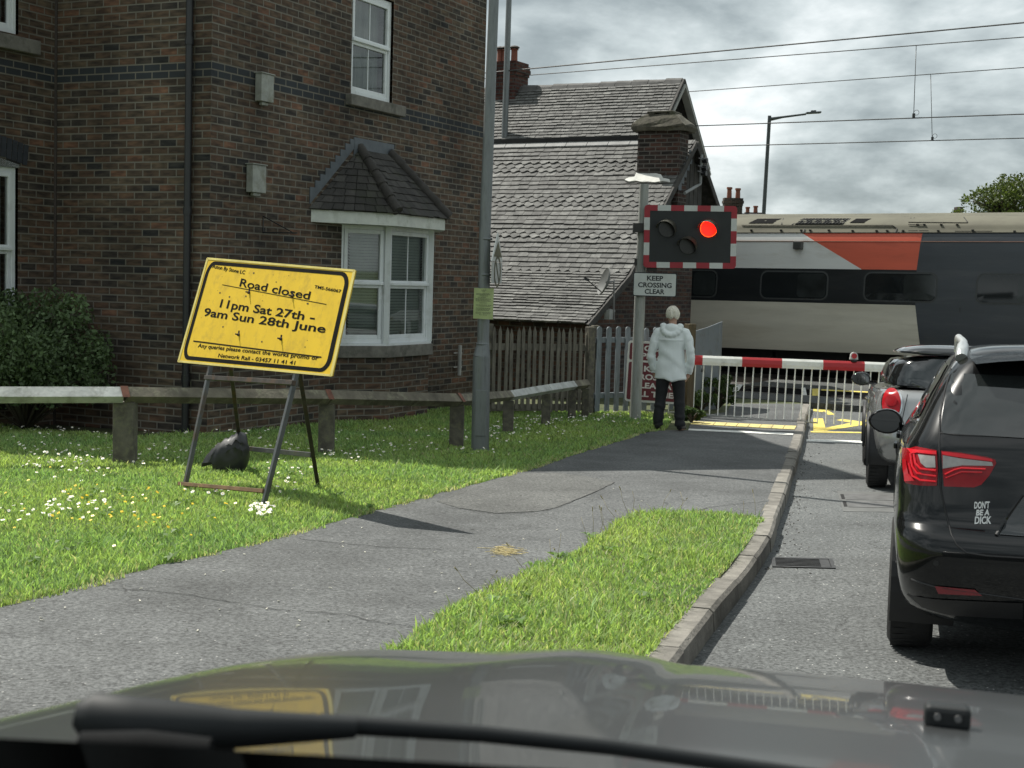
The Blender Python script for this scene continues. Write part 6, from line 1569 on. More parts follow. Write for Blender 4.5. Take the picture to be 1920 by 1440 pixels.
def uz(car, pts): return [(q.x, q.z) for q in (car.px(*p) for p in pts)]
wl_ = uz(ib, [(1786, 700), (1775, 735), (1768, 775), (1765, 806), (1769, 813)])
poly = wl_ + mir(wl_)
ib.patch('rear_window', poly, 'rear', rear_glass, .004, .06)
for ax, P in (('front', [(-.56, 1.30), (-.68, 1.05), (.68, 1.05), (.56, 1.30)]),): ib.patch('windscreen', P, ax, car_glass, .004, .06)
for sg in (-1, 1):
    ib.patch('side_window', [(.62, 1.10), (1.30, 1.05), (1.30, 1.335), (.92, 1.33), (.72, 1.27)], 'side', car_glass, .004, .05, sg); ib.patch('side_window', [(1.36, 1.05), (2.10, 1.045), (2.10, 1.335), (1.36, 1.335)], 'side', car_glass, .004, .05, sg)
    ib.patch('side_window', [(2.16, 1.045), (2.78, 1.05), (2.46, 1.28), (2.36, 1.33), (2.16, 1.335)], 'side', car_glass, .004, .05, sg)
    ib.line('window_trim', [(.60, 1.085), (1.30, 1.038), (2.80, 1.035)], 'side', chrome, .006, sg)
    for P in ([(1.33, 1.03), (1.33, .5), (1.25, .3)], [(2.13, 1.03), (2.15, .35)], [(3.0, 1.0), (3.05, .7), (3.0, .35)], [(1.25, .3), (3.0, .3)]): ib.line('door_seam', P, 'side', trim, .0035, sg)
    for v in (1.50, 2.30):
        p, n = ib.hit((v, .9), 'side', sg); bm = NB(); box(bm, p + n * .015, .02, .18, .03); obj('door_handle', bm, blackpaint, ib.root, local=True, bevel=.006)
Lo = uz(ib, [(1694, 840), (1720, 838), (1757, 845), (1759, 880), (1757, 911), (1730, 911), (1700, 906), (1695, 880)])
Li = uz(ib, [(1765, 846), (1800, 849), (1850, 857), (1866, 862), (1868, 869), (1855, 892), (1840, 909), (1826, 914), (1770, 912)])
def both(name, poly, mat, off, step=.03, parent=None, axis='rear'):
    ib.patch(name, poly, axis, mat, off, step, parent=parent); return ib.patch(name, mir(poly), axis, mat, off, step, parent=parent)
for P in (Lo, mir(Lo), Li, mir(Li)):
    t_ = ib.patch('tail_light', P, 'rear', red_dark, .007, .025)
    cx = sum(p[0] for p in P) / len(P); cz_ = sum(p[1] for p in P) / len(P)
LoG = uz(ib, [(1724, 853), (1754, 856), (1755, 877), (1738, 877), (1729, 869)]); LiG = uz(ib, [(1768, 854), (1800, 860), (1860, 867), (1862, 874), (1804, 873), (1786, 876), (1768, 879)])
both('reverse_lens', LoG, clear_lens, .010); both('reverse_lens', LiG, clear_lens, .010)
LoT = uz(ib, [(1704, 842), (1757, 847), (1757, 853), (1722, 850), (1712, 852)]); LiT = uz(ib, [(1767, 848), (1805, 852), (1860, 861), (1862, 866), (1805, 859), (1767, 853)]); LoL = uz(ib, [(1696, 862), (1702, 862), (1707, 888), (1718, 902), (1700, 903)])
both('red_lens', LoT, red_line, .0115, .02); both('red_lens', LiT, red_line, .0115, .02); both('red_lens', LoL, red_lens, .0115, .02)
for P in ([(1711, 852), (1714, 875), (1722, 888), (1756, 893)], [(1717, 853), (1720, 870), (1728, 880), (1756, 883)], [(1708, 870), (1714, 893), (1728, 901), (1756, 903)]):
    q = uz(ib, P)
    for s_ in (q, [(-p[0], p[1]) for p in q]): ib.line('light_guide', s_, 'rear', red_line, .005, off=.011)
for P in ([(1772, 890), (1790, 881), (1803, 878), (1848, 880)], [(1774, 896), (1803, 885), (1842, 886)]):
    q = uz(ib, P)
    for s_ in (q, [(-p[0], p[1]) for p in q]): ib.line('light_guide', s_, 'rear', red_line, .004, off=.011)
seam_px = [(1783, 692), (1771, 735), (1763, 780), (1761, 830), (1762, 870), (1764, 915), (1773, 960), (1784, 1003), (1794, 1022), (1812, 1036), (1850, 1042), (1918, 1046)]
sq = uz(ib, seam_px); sq2 = sq + [(0, sq[-1][1])]
for s_ in (sq2, [(-p[0], p[1]) for p in sq2]): ib.line('tailgate_seam', s_, 'rear', trim, .004)
ib.line('window_seam', uz(ib, [(1761, 812), (1800, 816), (1918, 819)]) + [(.62, uz(ib, [(1918, 819)])[0][1])], 'rear', trim, .003)
b_ = uz(ib, [(1678, 1076), (1710, 1086), (1750, 1099), (1918, 1124)])
for s_ in (b_ + [(0, b_[-1][1])], [(-p[0], p[1]) for p in b_ + [(0, b_[-1][1])]]): ib.line('bumper_seam', s_, 'rear', trim, .004)
refl = uz(ib, [(1753, 1098), (1828, 1105), (1842, 1116), (1760, 1112)]); both('reflector', refl, M('red_reflector', (.20, .01, .018), .3, coat=.5, var=.15, scale=30), .005, .03)
low_ = uz(ib, [(1700, 1112), (1750, 1122), (1918, 1130), (1918, 1160), (1780, 1152), (1730, 1138)]); both('bumper_valance', low_, trim, .004, .04)
plt = uz(ib, [(1874, 1003), (1918, 932)]); rec = [(plt[0][0], plt[0][1]), (plt[1][0], plt[1][1]), (-plt[1][0], plt[1][1]), (-plt[0][0], plt[0][1])]
ib.patch('plate_recess', rec, 'rear', M('dark_recess_paint', (.022, .025, .027), .25, coat=.6), .004, .05)
cl_ = uz(ib, [(1868, 1004), (1893, 962), (1918, 928)])
for s_ in (cl_, [(-p[0], p[1]) for p in cl_]): ib.line('recess_edge', s_, 'rear', blackpaint, .008)
ib.patch('number_plate', [(-.26, plt[0][1] + .03), (.26, plt[0][1] + .03), (.26, plt[0][1] + .14), (-.26, plt[0][1] + .14)], 'rear', M('yellow_plate', (.6, .45, .05), .4), .010, .06)
for x, y in ((1755, 1056),):
    q = ib.px(x, y); 
    for sg in (1, -1):
        p, n = ib.hit((q.x * sg, q.z), 'rear'); bm = NB(); tube(bm, [p - n * .005, p + n * .003], .011, 14); obj('parking_sensor', bm, trim, ib.root, local=True)
p, n = ib.hit((0, .87), 'rear')
# roof spoiler, rails, mirror
bm = NB(); rows = []
for v, zt, w in ((.30, 1.385, .52), (.36, 1.405, .54), (.5, 1.425, .54), (.70, 1.437, .50)):
    rows.append([bm.verts.new((w * k / 6, v + .05 * (k / 6) ** 2, zt - .035 * (k / 6) ** 2.5)) for k in range(-6, 7)] if False else [bm.verts.new((w * k / 6, v + .05 * abs(k / 6) ** 2, zt - .035 * abs(k / 6) ** 2.5)) for k in range(-6, 7)])
for a, b in zip(rows, rows[1:]):
    for k in range(12): bm.faces.new((a[k], a[k + 1], b[k + 1], b[k]))
bmesh.ops.solidify(bm, geom=bm.faces[:], thickness=.03); obj('roof_spoiler', bm, blackpaint, ib.root, local=True, smooth=True)
silver = M('satin_silver', (.62, .64, .63), .28, metal=.7, var=.05)
for sg in (-1, 1):
    bm = NB(); P = smoothpts([(sg * .575, .54, 1.37), (sg * .574, .58, 1.395), (sg * .568, .68, 1.415), (sg * .56, .9, 1.438), (sg * .56, 1.5, 1.455), (sg * .555, 2.0, 1.462), (sg * .55, 2.2, 1.42), (sg * .55, 2.24, 1.39)], 5); tube(bm, P, [.027 if p.y < .72 else .02 for p in P], 12); obj('roof_rail', bm, silver, ib.root, local=True, smooth=True)
ib.mirror(.925, 2.50, .965, blackpaint, .098, .074)
bm = NB(); p = ib.hit((0, 1.36), 'rear')[0]; 
# window sticker lettering on the tailgate
stk = M('white_sticker', (.72, .73, .72), .5, var=.03)
bm = NB()
pc_ = ib.px(1842, 961); hp, hn = ib.hit((pc_.x, pc_.z), 'rear'); fm2 = frame(hp + hn * .0025, Vector((1, 0, 0)) - hn * hn.x, UPZ)
kx = 1 / (ib.mw @ pc_).y * FPX
for txt, y, w, sz in (("DON'T", 953, 29, 12.5), ('BE A', 966, 24, 10.5), ('DICK', 981.5, 31, 13.5)):
    addtext(bm, txt, sz / kx / .72, fm2 @ Matrix.Rotation(R(5), 4, 'Z') @ Matrix.Translation((0, (961 - y) / kx, 0)), bold=.0012, width=w / kx, shear=.22)
for v in bm.verts:
    p, n = ib.hit((v.co.x, v.co.z), 'rear')
    if p is not None: v.co.y = p.y - .0025
obj('sticker_lettering', bm, stk, ib.root, local=True, fix=False)

# ---- grey hatchback ahead
m1 = G(1642, 914, 0); m2 = G(1617, 868, 0); mh = Vector((m2.x - m1.x, m2.y - m1.y, 0)).normalized()
mh = Vector((.225, .974, 0)).normalized(); mr = Vector((mh.y, -mh.x, 0)); mc = m1 + mr * .76 - mh * .60; mc = Vector((mc.x, mc.y, rz(mc.y)))
mi_ = Car('hatchback_car', mc, mh, math.atan(-.034 * mh.y), 'grey hatchback with rounded chrome ringed tail light waiting ahead of the black estate', (.66, 3.16), .315)
greypaint = M('metallic_grey_paint', (.36, .365, .365), .26, metal=.6, var=.08, coat=1, scale=2)
bk = dict(rr=.24, br=.10, tr=.06, tf=.05, rf=.34)
LY = [dict(z=.22, vr=.2, vf=3.6, w=.76, **bk), dict(z=.32, vr=.06, vf=3.78, w=.83, **bk), dict(z=.5, vr=.0, vf=3.84, w=.86, **bk), dict(z=.62, vr=.03, vf=3.82, w=.862, **bk), dict(z=.74, vr=.09, vf=3.74, w=.858, **bk), dict(z=.86, vr=.12, vf=3.55, w=.845, **bk), dict(z=.93, vr=.15, vf=3.2, w=.825, **bk), dict(z=.965, vr=.19, vf=2.9, w=.79, **bk), dict(z=.975, vr=.24, vf=2.75, w=.75, **bk)]
mi_.shell(LY, greypaint, half=.86); low_bvh = mi_.bvh
mi_.addwheels(.86, .2)
for v in mi_.wheels:
    for sg in (-1, 1):
        bm = NB(); 
        for (r0, u0, r1, u1) in ((.358, .56, .358, .868), (.358, .868, .41, .872), (.41, .872, .415, .85)):
            a, b = [[bm.verts.new((sg * uu, v + math.cos(t) * r_, .315 + math.sin(t) * r_)) for t in [R(-12) + R(204) * k / 22 for k in range(23)]] for r_, uu in ((r0, u0), (r1, u1))]
            for k in range(22): bm.faces.new((a[k], a[k + 1], b[k + 1], b[k]))
        obj('wheel_arch', bm, trim, mi_.root, local=True, fix=False, smooth=True)
gh = dict(rr=.26, br=.09, tr=.05, tf=.12, rf=.3)
LG = [dict(z=.968, vr=.225, vf=2.78, w=.775, **gh), dict(z=1.05, vr=.26, vf=2.66, w=.745, **gh), dict(z=1.2, vr=.31, vf=2.45, w=.70, **gh), dict(z=1.31, vr=.34, vf=2.28, w=.655, **gh)]
bpt = M('black_gloss_pillar', (.008, .009, .0095), .1, coat=1, var=.2)
mi_.shell(LG, bpt, False, 'greenhouse'); 
mi_.patch('rear_window', [(-.50, 1.27), (-.56, 1.06), (-.52, 1.0), (.52, 1.0), (.56, 1.06), (.50, 1.27)], 'rear', car_glass, .004, .06)
mi_.patch('windscreen', [(-.5, 1.28), (-.6, 1.0), (.6, 1.0), (.5, 1.28)], 'front', car_glass, .004, .06)
for sg in (-1, 1):
    for P in ([(.62, 1.02), (1.12, 1.0), (1.12, 1.28), (.72, 1.27)], [(1.18, 1.0), (2.35, 1.0), (2.05, 1.28), (1.18, 1.28)]): mi_.patch('side_window', P, 'side', car_glass, .004, .06, sg)
gh2 = dict(rr=.26, br=.09, tr=.05, tf=.12, rf=.3)
mi_.shell([dict(z=1.305, vr=.29, vf=2.30, w=.662, **gh2), dict(z=1.335, vr=.28, vf=2.24, w=.648, **gh2), dict(z=1.385, vr=.30, vf=2.05, w=.57, **gh2), dict(z=1.408, vr=.5, vf=1.85, w=.40, **gh2), dict(z=1.414, vr=.7, vf=1.6, w=.15, **gh2)], M('dark_roof_paint', (.03, .032, .034), .15, coat=1, var=.1), False, 'roof')
mi_.bvh = low_bvh
ov = [(math.cos(t), math.sin(t)) for t in [2 * math.pi * k / 26 for k in range(26)]]
ctr = mi_.px(1673, 757); cxm, czm = ctr.x, ctr.z
for sg in (1, -1):
    P = [((cxm + .095 * math.copysign(abs(a) ** .8, a)) * sg, czm + .148 * b) for a, b in ov]; P2 = [((cxm + .078 * math.copysign(abs(a) ** .8, a)) * sg, czm + .128 * b) for a, b in ov]; P3 = [((cxm + .05 * a) * sg, czm + .02 + .05 * b) for a, b in ov]
    if sg < 0: P, P2, P3 = P[::-1], P2[::-1], P3[::-1]
    rg = mi_.patch('light_surround', P, 'rear', chrome, .008, .03); mi_.patch('tail_light', P2, 'rear', red_lens, .020, .03); mi_.patch('indicator_lens', P3, 'rear', red_dark, .028, .02)
mi_.line('tailgate_seam', [(-.52, .93), (-.56, .7), (-.5, .52), (.5, .52), (.56, .7), (.52, .93)], 'rear', trim, .004)
mi_.patch('bumper_insert', [(-.60, .36), (-.62, .48), (.62, .48), (.60, .36)], 'rear', trim, .005, .05); mi_.patch('number_plate', [(-.26, .62), (.26, .62), (.26, .73), (-.26, .73)], 'rear', M('yellow_plate', (.6, .45, .05), .4), .006, .06)
for sg in (-1, 1):
    mi_.line('belt_trim', [(.55, .955), (2.6, .935)], 'side', chrome, .007, sg); mi_.line('door_seam', [(1.2, .95), (1.15, .5), (1.2, .33)], 'side', trim, .003, sg); mi_.line('door_seam', [(2.35, .93), (2.3, .33)], 'side', trim, .003, sg)
    p, n = mi_.hit((1.35, .84), 'side', sg); bm = NB(); tube(bm, [p + n * .02 + Vector((0, -.09, 0)), p + n * .035, p + n * .02 + Vector((0, .09, 0))], .014, 8); obj('door_handle', bm, chrome, mi_.root, local=True, smooth=True)
    p, n = mi_.hit((sg * .62, .42), 'rear')
mi_.mirror(.925, 2.30, 1.005, bpt, .105, .075)

# ------------------------------------------------------------------ the car the photograph is taken from: bonnet, wiper, cowl
oh = Vector((.262, .965, 0)).normalized(); orr = Vector((oh.y, -oh.x, 0)); UC = .0
own = thing('parked_car', oh * 1.0 + orr * UC + UPZ * rz(1.0), 'dark grey car bonnet with wiper across the bottom of the view', 'car')
def ow(u, v, z): return Vector((0, 0, 0)) + orr * (u + UC) + oh * v + UPZ * z
def ss(a, b, x): t = max(0, min(1, (x - a) / (b - a))); return t * t * (3 - 2 * t)
BWH = .86
def vfront(a): return 2.395 - .078 * (a / .86) ** 2.4
def bz(u, v):
    """height of the bonnet and wings above world zero; u across from the car's middle, v ahead of the eye"""
    a = abs(u); z = 1.0526 - .145 * (v - 1.05) - .0585 * max(0, v - 1.5) ** 2
    z -= .030 * (a / .85) ** 2 + .587 * max(0, a - .78) ** 2
    z += .014 * math.exp(-((a - .46) / .12) ** 2) * ss(1.2, 2.2, v)          # crest along each side
    z -= .004 * math.exp(-((a - .31) / .03) ** 2) * ss(1.1, 1.6, v)
    vf = vfront(a) - .02
    z -= .214 * max(0, (v - vf + .14) / .20) ** 2.2 if v > vf - .14 else 0
    return z
own_paint = M('dark_grey_metallic_paint', (.085, .09, .092), .30, metal=.45, var=.06, scale=3, coat=.55, spec=.35)
bm = NB(); nu, nv = 68, 56; g_ = []
for j in range(nv + 1):
    row = []
    for i in range(nu + 1):
        u = -BWH + 2 * BWH * i / nu; v = 1.06 + (vfront(abs(u)) + .05 - 1.06) * (j / nv)
        row.append(bm.verts.new(ow(u, v, bz(u, v))))
    g_.append(row)
for a, b in zip(g_, g_[1:]):
    for i in range(nu): bm.faces.new((a[i], a[i + 1], b[i + 1], b[i]))
obj('bonnet', bm, own_paint, own, smooth=True, fix=False)
for sg in (-1, 1):
    bm = NB(); rows = []
    for k in range(9):
        t = k / 8; row = []
        for j in range(15):
            vv = .6 + (2.36 - .6) * j / 14; u = sg * (BWH + .003 + .045 * math.sin(t * math.pi * .55)); z = bz(sg * BWH, max(vv, 1.06)) - .004 - t * t * .55 - (0 if vv >= 1.06 else 0); row.append(bm.verts.new(ow(u, vv, z)))
        rows.append(row)
    for a, b in zip(rows, rows[1:]):
        for j in range(14): bm.faces.new((a[j], a[j + 1], b[j + 1], b[j]))
    obj('front_wing', bm, own_paint, own, smooth=True)
bm = NB(); rows = []
for t in range(7):
    rows.append([bm.verts.new(ow(-.86 + 1.72 * i / 20, vfront(abs(-.86 + 1.72 * i / 20)) + .03 + .06 * math.sin(t / 6 * math.pi), .62 - .1 * t)) for i in range(21)])
for a, b in zip(rows, rows[1:]):
    for i in range(20): bm.faces.new((a[i], a[i + 1], b[i + 1], b[i]))
obj('bumper', bm, own_paint, own, smooth=True)
cowl_m = M('black_cowl_plastic', (.006, .0062, .0065), .8, var=.3, scale=8, spec=.2)
bm = NB(); rows = []
for v, dz in ((.60, .06), (.84, .022), (.93, .004), (1.0, -.03), (1.05, -.02)):
    rows.append([bm.verts.new(ow(-.95 + 1.9 * i / 20, v, bz(max(-.8, min(.8, -.95 + 1.9 * i / 20)), 1.07) + dz)) for i in range(21)])
for a, b in zip(rows, rows[1:]):
    for i in range(20): bm.faces.new((a[i], a[i + 1], b[i + 1], b[i]))
obj('scuttle_panel', bm, cowl_m, own, smooth=True)
wip = M('wiper_black', (.016, .018, .019), .6, var=.2, spec=.3)
# wiper: pivot head at left, arm to the right, blade beyond it
WY_ = 1.02
wpt = lambda x, y, Y: at(x, y, Y)
bm = NB(); h0, h1, h2, h3 = wpt(142, 1338, .98), wpt(250, 1358, .985), wpt(440, 1366, 1.0), wpt(665, 1364, 1.03)
tube(bm, [h0, h0.lerp(h1, .25), h1, h1.lerp(h2, .5), h2, h3], [.009, .018, .020, .018, .0145, .008], 12); tube(bm, [h0.lerp(h1, .5) - UPZ * .012, h1 - UPZ * .016, h2 - UPZ * .012], [.007, .011, .006], 10); obj('wiper_arm', bm, wip, own, smooth=True)
bm = NB(); P = [wpt(600, 1356, 1.03), wpt(900, 1376, 1.06), wpt(1150, 1402, 1.09), wpt(1420, 1440, 1.11), wpt(1700, 1478, 1.12)]; tube(bm, P, [.0075, .0065, .0062, .0062, .005], 10); obj('wiper_blade', bm, wip, own, smooth=True)
bm = NB(); c = wpt(370, 1392, .95); tube(bm, [c - UPZ * .01, c], .009, 12); obj('spindle_nut', bm, chrome, own, smooth=True)
bm = NB(); a_, b_ = wpt(150, 1400, .93), wpt(395, 1412, .93); tube(bm, [a_, a_.lerp(b_, .5), b_], [.010, .013, .010], 10); obj('cowl_cover', bm, M('grey_cowl_cover', (.006, .0065, .007), .8, spec=.1, var=.3, scale=30), own, smooth=True)
seal = [(-260, 1372), (0, 1384), (300, 1400), (600, 1416), (1000, 1440), (1500, 1470), (2100, 1500)]
bm = NB(); up_ = [wpt(x, y, .80) for x, y in seal]; A_ = [bm.verts.new(p) for p in up_]; B_ = [bm.verts.new(p - UPZ * .16 + oh * -.06) for p in up_]; D_ = [bm.verts.new(p + oh * .05 - UPZ * .03) for p in up_]
for k in range(len(seal) - 1): bm.faces.new((A_[k], A_[k + 1], B_[k + 1], B_[k])); bm.faces.new((A_[k], A_[k + 1], D_[k + 1], D_[k]))
bmesh.ops.solidify(bm, geom=bm.faces[:], thickness=.006); obj('windscreen_seal', bm, cowl_m, own)
q = [i for i in range(1)]
def on_bonnet(x, y):
    d = ray(x, y); lo, hi = .8, 3
    for i in range(40):
        mm = (lo + hi) / 2; p = CAM + d * mm; u = p.dot(orr) - UC; v = p.dot(oh)
        if p.z > bz(u, v): lo = mm
        else: hi = mm
    return CAM + d * lo
c = on_bonnet(1775, 1362); bm = NB(); box(bm, c + UPZ * .012, .05, .028, .026, orr, oh); nz = obj('washer_nozzle', bm, wip, own, bevel=.006)
bm = NB()
for s_ in (-1, 1): bm_c = c + orr * .011 * s_ + UPZ * .014 - oh * .0145; tube(bm, [bm_c, bm_c - oh * .002], .004, 10)
obj('nozzle_jet', bm, M('dull_grey_jet', (.12, .12, .12), .4), nz)

# ------------------------------------------------------------------ road works sign
yb = M('sign_yellow', (.70, .46, .012), .65, var=.06, scale=4, dirt=(.52, .34, .02), dscale=10); yedge = M('sign_edge_cream', (.62, .52, .16), .6, var=.15); sblk = M('sign_black', (.010, .010, .009), .9, var=.2, spec=.08)
fl0, fr0 = G(345, 914), G(490, 951); fe = Vector((fr0.x - fl0.x, fr0.y - fl0.y, 0)).normalized(); fback = Vector((-fe.y, fe.x, 0))
if fback.y < 0: fback = -fback
# lean of the front frame: find the slope that carries the left leg through its upper end in the photograph
best = None
for i in range(160):
    s_ = -.1 + i * .008; L_ = (fback * s_ + UPZ).normalized(); nrm = fe.cross(L_); p = onplane(395, 706, fl0, nrm); e = abs((p - fl0).dot(fe) - .0)
    if best is None or e < best[0]: best = (e, s_, L_, nrm)
_, slope_, LN, NRM = best
if NRM.dot(CAM - fl0) < 0: NRM = -NRM
sp_on = lambda x, y, off=0: onplane(x, y, fl0 + NRM * off, NRM)
root = thing('road_sign', (fl0 + fr0) / 2, 'yellow temporary road closed sign on a rusty steel frame standing tilted in the grass', 'road sign')
TL, TR, BR, BL = [sp_on(*q, .03) for q in ((389, 484), (666, 507), (622, 705), (334, 678))]
fs_ = frame(BL, BR - BL, TL - BL, ); w_, h_ = (BR - BL).length, (TL - BL).length; 
qd = lambda u, v, o=0: (BL.lerp(BR, u)).lerp(TL.lerp(TR, u), v) + NRM * o
def qpoly(bm, P, o, th, mi=0): prism(bm, [qd(*p, o) for p in P], NRM * th, mi)
bm = NB(); qpoly(bm, [(0, 0), (1, 0), (1, 1), (0, 1)], -.012, .012); board = obj('sign_board', bm, yb, root)
asp = w_ / h_
def rru(x0, y0, x1, y1, r_): return [(x0 + p[0], y0 + p[1]) for p in [(q[0], q[1]) for q in [(a, b) for a, b in rr_asp(x1 - x0, y1 - y0, r_)]]]
def rr_asp(w, h, r_):
    P = []
    for cx, cy, a0 in ((w - r_, h - r_ * asp, 0), (r_, h - r_ * asp, 90), (r_, r_ * asp, 180), (w - r_, r_ * asp, 270)):
        P += [(cx + r_ * math.cos(R(a0 + 15 * k)), cy + r_ * asp * math.sin(R(a0 + 15 * k))) for k in range(7)]
    return P
o1, o2 = rru(.018, .026, .982, .976, .05), rru(.042, .062, .958, .942, .034)
bm = NB(); n = len(o1); A_ = [bm.verts.new(qd(*p, .0015)) for p in o1]; B_ = [bm.verts.new(qd(*p, .0015)) for p in o2]
for k in range(n): bm.faces.new((A_[k], A_[(k + 1) % n], B_[(k + 1) % n], B_[k]))
obj('black_border', bm, sblk, board, fix=False)
bm = NB()
for (u0, v0, u1, v1) in ((.0, -.006, 1, .014), (0, .986, 1, 1.006), (-.004, 0, .010, 1), (.990, 0, 1.004, 1)): qpoly(bm, [(u0, v0), (u1, v0), (u1, v1), (u0, v1)], .0, .003)
obj('board_rim', bm, yedge, board)
# lettering is set out on the board in its own metres
ey = ((TL - BL) - (BR - BL).normalized() * (TL - BL).dot((BR - BL).normalized()))
def uvof(x, y):
    p = sp_on(x, y, .03); ex = (BR - BL).normalized(); hy = ey.normalized(); v = (p - BL).dot(hy) / ey.length
    sk = BL.lerp(TL, v); e2 = BR.lerp(TR, v); return (p - sk).dot(ex) / (e2 - sk).length, v
bm = NB(); 
def signtext(txt, x0, y0, x1, y1, hpx, bold):
    """baseline from pixel (x0,y0) to (x1,y1); cap height in pixels"""
    a, b = uvof(x0, y0), uvof(x1, y1); c = uvof(x0 + hpx * .28, y0 - hpx); capv = c[1] - a[1] + (a[0] - c[0]) * 0; me = textmesh(txt, 1, bold, align='LEFT'); xs = [v.co.x for v in me.vertices]
    capm = textmesh('H', 1); ch_ = max(v.co.y for v in capm.vertices); bpy.data.meshes.remove(capm); V = []
    for v in me.vertices:
        t = (v.co.x - min(xs)) / (max(xs) - min(xs)); u = a[0] + (b[0] - a[0]) * t; vv = a[1] + (b[1] - a[1]) * t + v.co.y / ch_ * capv; V.append(bm.verts.new(qd(u, vv, .0018)))
    for p in me.polygons:
        try: bm.faces.new([V[i] for i in p.vertices])
        except ValueError: pass
    bpy.data.meshes.remove(me)
signtext('Aston By Stone LC', 398.5, 500.5, 461, 505.6, 6.6, .02)
signtext('TMS-566067', 594.5, 518.5, 645.5, 523.2, 6.2, .02)
signtext('Road closed', 450.5, 529.5, 584.5, 543.5, 15, .017)
signtext('11pm Sat 27th -', 412.5, 572.5, 592.5, 588.5, 15, .02)
signtext('9am Sun 28th June', 381.5, 590.5, 612.5, 611.5, 14.5, .02)
signtext('Any queries please contact the works promo or', 371, 650.5, 597.5, 671, 7.2, .018)
signtext('Network Rail - 03457 11 41 41', 409, 669, 553.5, 682, 7.2, .018)
for (x0, y0, x1, y1, w) in ((418, 529.8, 617, 550.5, 1.2), (363, 639, 604, 664.5, 2.4)):
    a, b = uvof(x0, y0), uvof(x1, y1); dv = w / 195
    f = [bm.verts.new(qd(*p, .0018)) for p in ((a[0], a[1] - dv / 2), (b[0], b[1] - dv / 2), (b[0], b[1] + dv / 2), (a[0], a[1] + dv / 2))]; bm.faces.new(f)
obj('lettering', bm, sblk, board, fix=False)
rustdirt = M('dark_grime', (.06, .045, .02), .8); bm = NB()
for k in range(34):
    u, v = random.uniform(.08, .92), random.uniform(.1, .9); r_ = random.choice([.0008, .001, .0012, .0018, .003]); a0 = random.uniform(0, 3); l = random.uniform(1, 2.6)
    bm.faces.new([bm.verts.new(qd(u + math.cos(t) * r_ * l, v + math.sin(t) * r_ * asp, .0016)) for t in [a0 + 2 * math.pi * i / 7 for i in range(7)]])
tag(obj('scuff_marks', bm, rustdirt, board, fix=False), kind='stuff')
bolt = M('rusty_bolt', (.05, .035, .025), .7, var=.4); bm = NB()
for (x, y) in ((468, 549), (549, 556), (448.5, 628), (528, 636)):
    c = sp_on(x, y, .03); tube(bm, [c - NRM * .005, c + NRM * .014], .012, 8); tube(bm, [c + NRM * .014, c + NRM * .035], .006, 8); ln = sp_on(x, y - 8, .033); bar(bm, c + NRM * .004, ln, .014, .004)
obj('bolt', bm, bolt, board)
steelrust = M('rusty_steel_angle', (.06, .052, .046), .55, metal=.4, var=.45, scale=7, dirt=(.15, .075, .035), dscale=6); grey_edge = M('worn_grey_steel', (.13, .135, .14), .4, metal=.6, var=.3, scale=6, dirt=(.12, .07, .04), dscale=5)
br_, bl_ = G(598, 913), G(455, 868)
top_l, top_r = sp_on(397, 697), sp_on(556, 712)
hang_l, hang_r = sp_on(405, 640), sp_on(560, 640)
for a, b, nm, ma in ((fl0 - UPZ * .03, hang_l, 'leg', grey_edge), (G(491, 952) - UPZ * .03, sp_on(566, 660), 'leg', grey_edge)):
    bm = NB(); bar(bm, a, b, .034, .034, up=NRM); obj(nm, bm, ma, root, bevel=.003)
tb1, tb2 = onplane(433, 690, fl0 - NRM * .05, NRM), onplane(560, 690, fl0 - NRM * .05, NRM)
for a, b in ((bl_ - UPZ * .03, tb1), (br_ - UPZ * .03, tb2)):
    bm = NB(); bar(bm, a, b, .032, .032, up=NRM); obj('rear_leg', bm, steelrust, root, bevel=.003)
bm = NB(); bar(bm, sp_on(386, 708, .03), sp_on(551, 718, .03), .036, .036, up=NRM); obj('cross_bar', bm, steelrust, root, bevel=.003)
bm = NB(); bar(bm, sp_on(337, 907, .02), sp_on(496, 921, .02), .030, .036, up=NRM); obj('cross_bar', bm, M('brown_rust_bar', (.17, .10, .05), .75, var=.35, scale=8), root, bevel=.003)
a = bl_.lerp(tb1, .13); b = br_.lerp(tb2, .30); bm = NB(); q1, q2 = at(465, 841, a.y - .3), at(585, 853, b.y); bar(bm, q1, q2, .03, .04); obj('cross_bar', bm, grey_edge, root, bevel=.003)
# sandbag
sbm = M('black_plastic_bag', (.024, .025, .027), .42, var=.35, spec=.5, bump=.4, bscale=14); bm = NB(); c = G(432, 886); c = c + Vector((0, .05, 0)); ks_ = c.y / FPX
bmesh.ops.create_icosphere(bm, subdivisions=4, radius=1)
for v in bm.verts:
    x, y, z = v.co; x = math.copysign(abs(x) ** .72, x); z = math.copysign(abs(z) ** .8, z); zz_ = max(z, -.72); w = 1 - .30 * max(0, zz_); px_, pz_ = x * 34 * ks_ * w, (zz_ + .72) * 40 * ks_; py_ = y * .13
    if x < -.35 and z > -.2: px_ -= 22 * ks_ * (-.35 - x) / .65; pz_ += (-.0 + .02) * 0; pz_ -= .10 * (-.35 - x)
    if x > .0 and z > .2: pz_ += .04 * z
    fold = .013 * math.sin(13 * (px_ * 4 + pz_ * 7)) * max(0, z + .35) + .012 * noise.noise(Vector((x * 3, y * 3, z * 3)))
    v.co = c + Vector((px_ + 8 * ks_ * z, py_ + fold, pz_ + fold * .7))
tag(obj('sandbag', bm, sbm, smooth=True), 'black plastic sandbag weighing down the back of the yellow sign frame', 'sandbag')

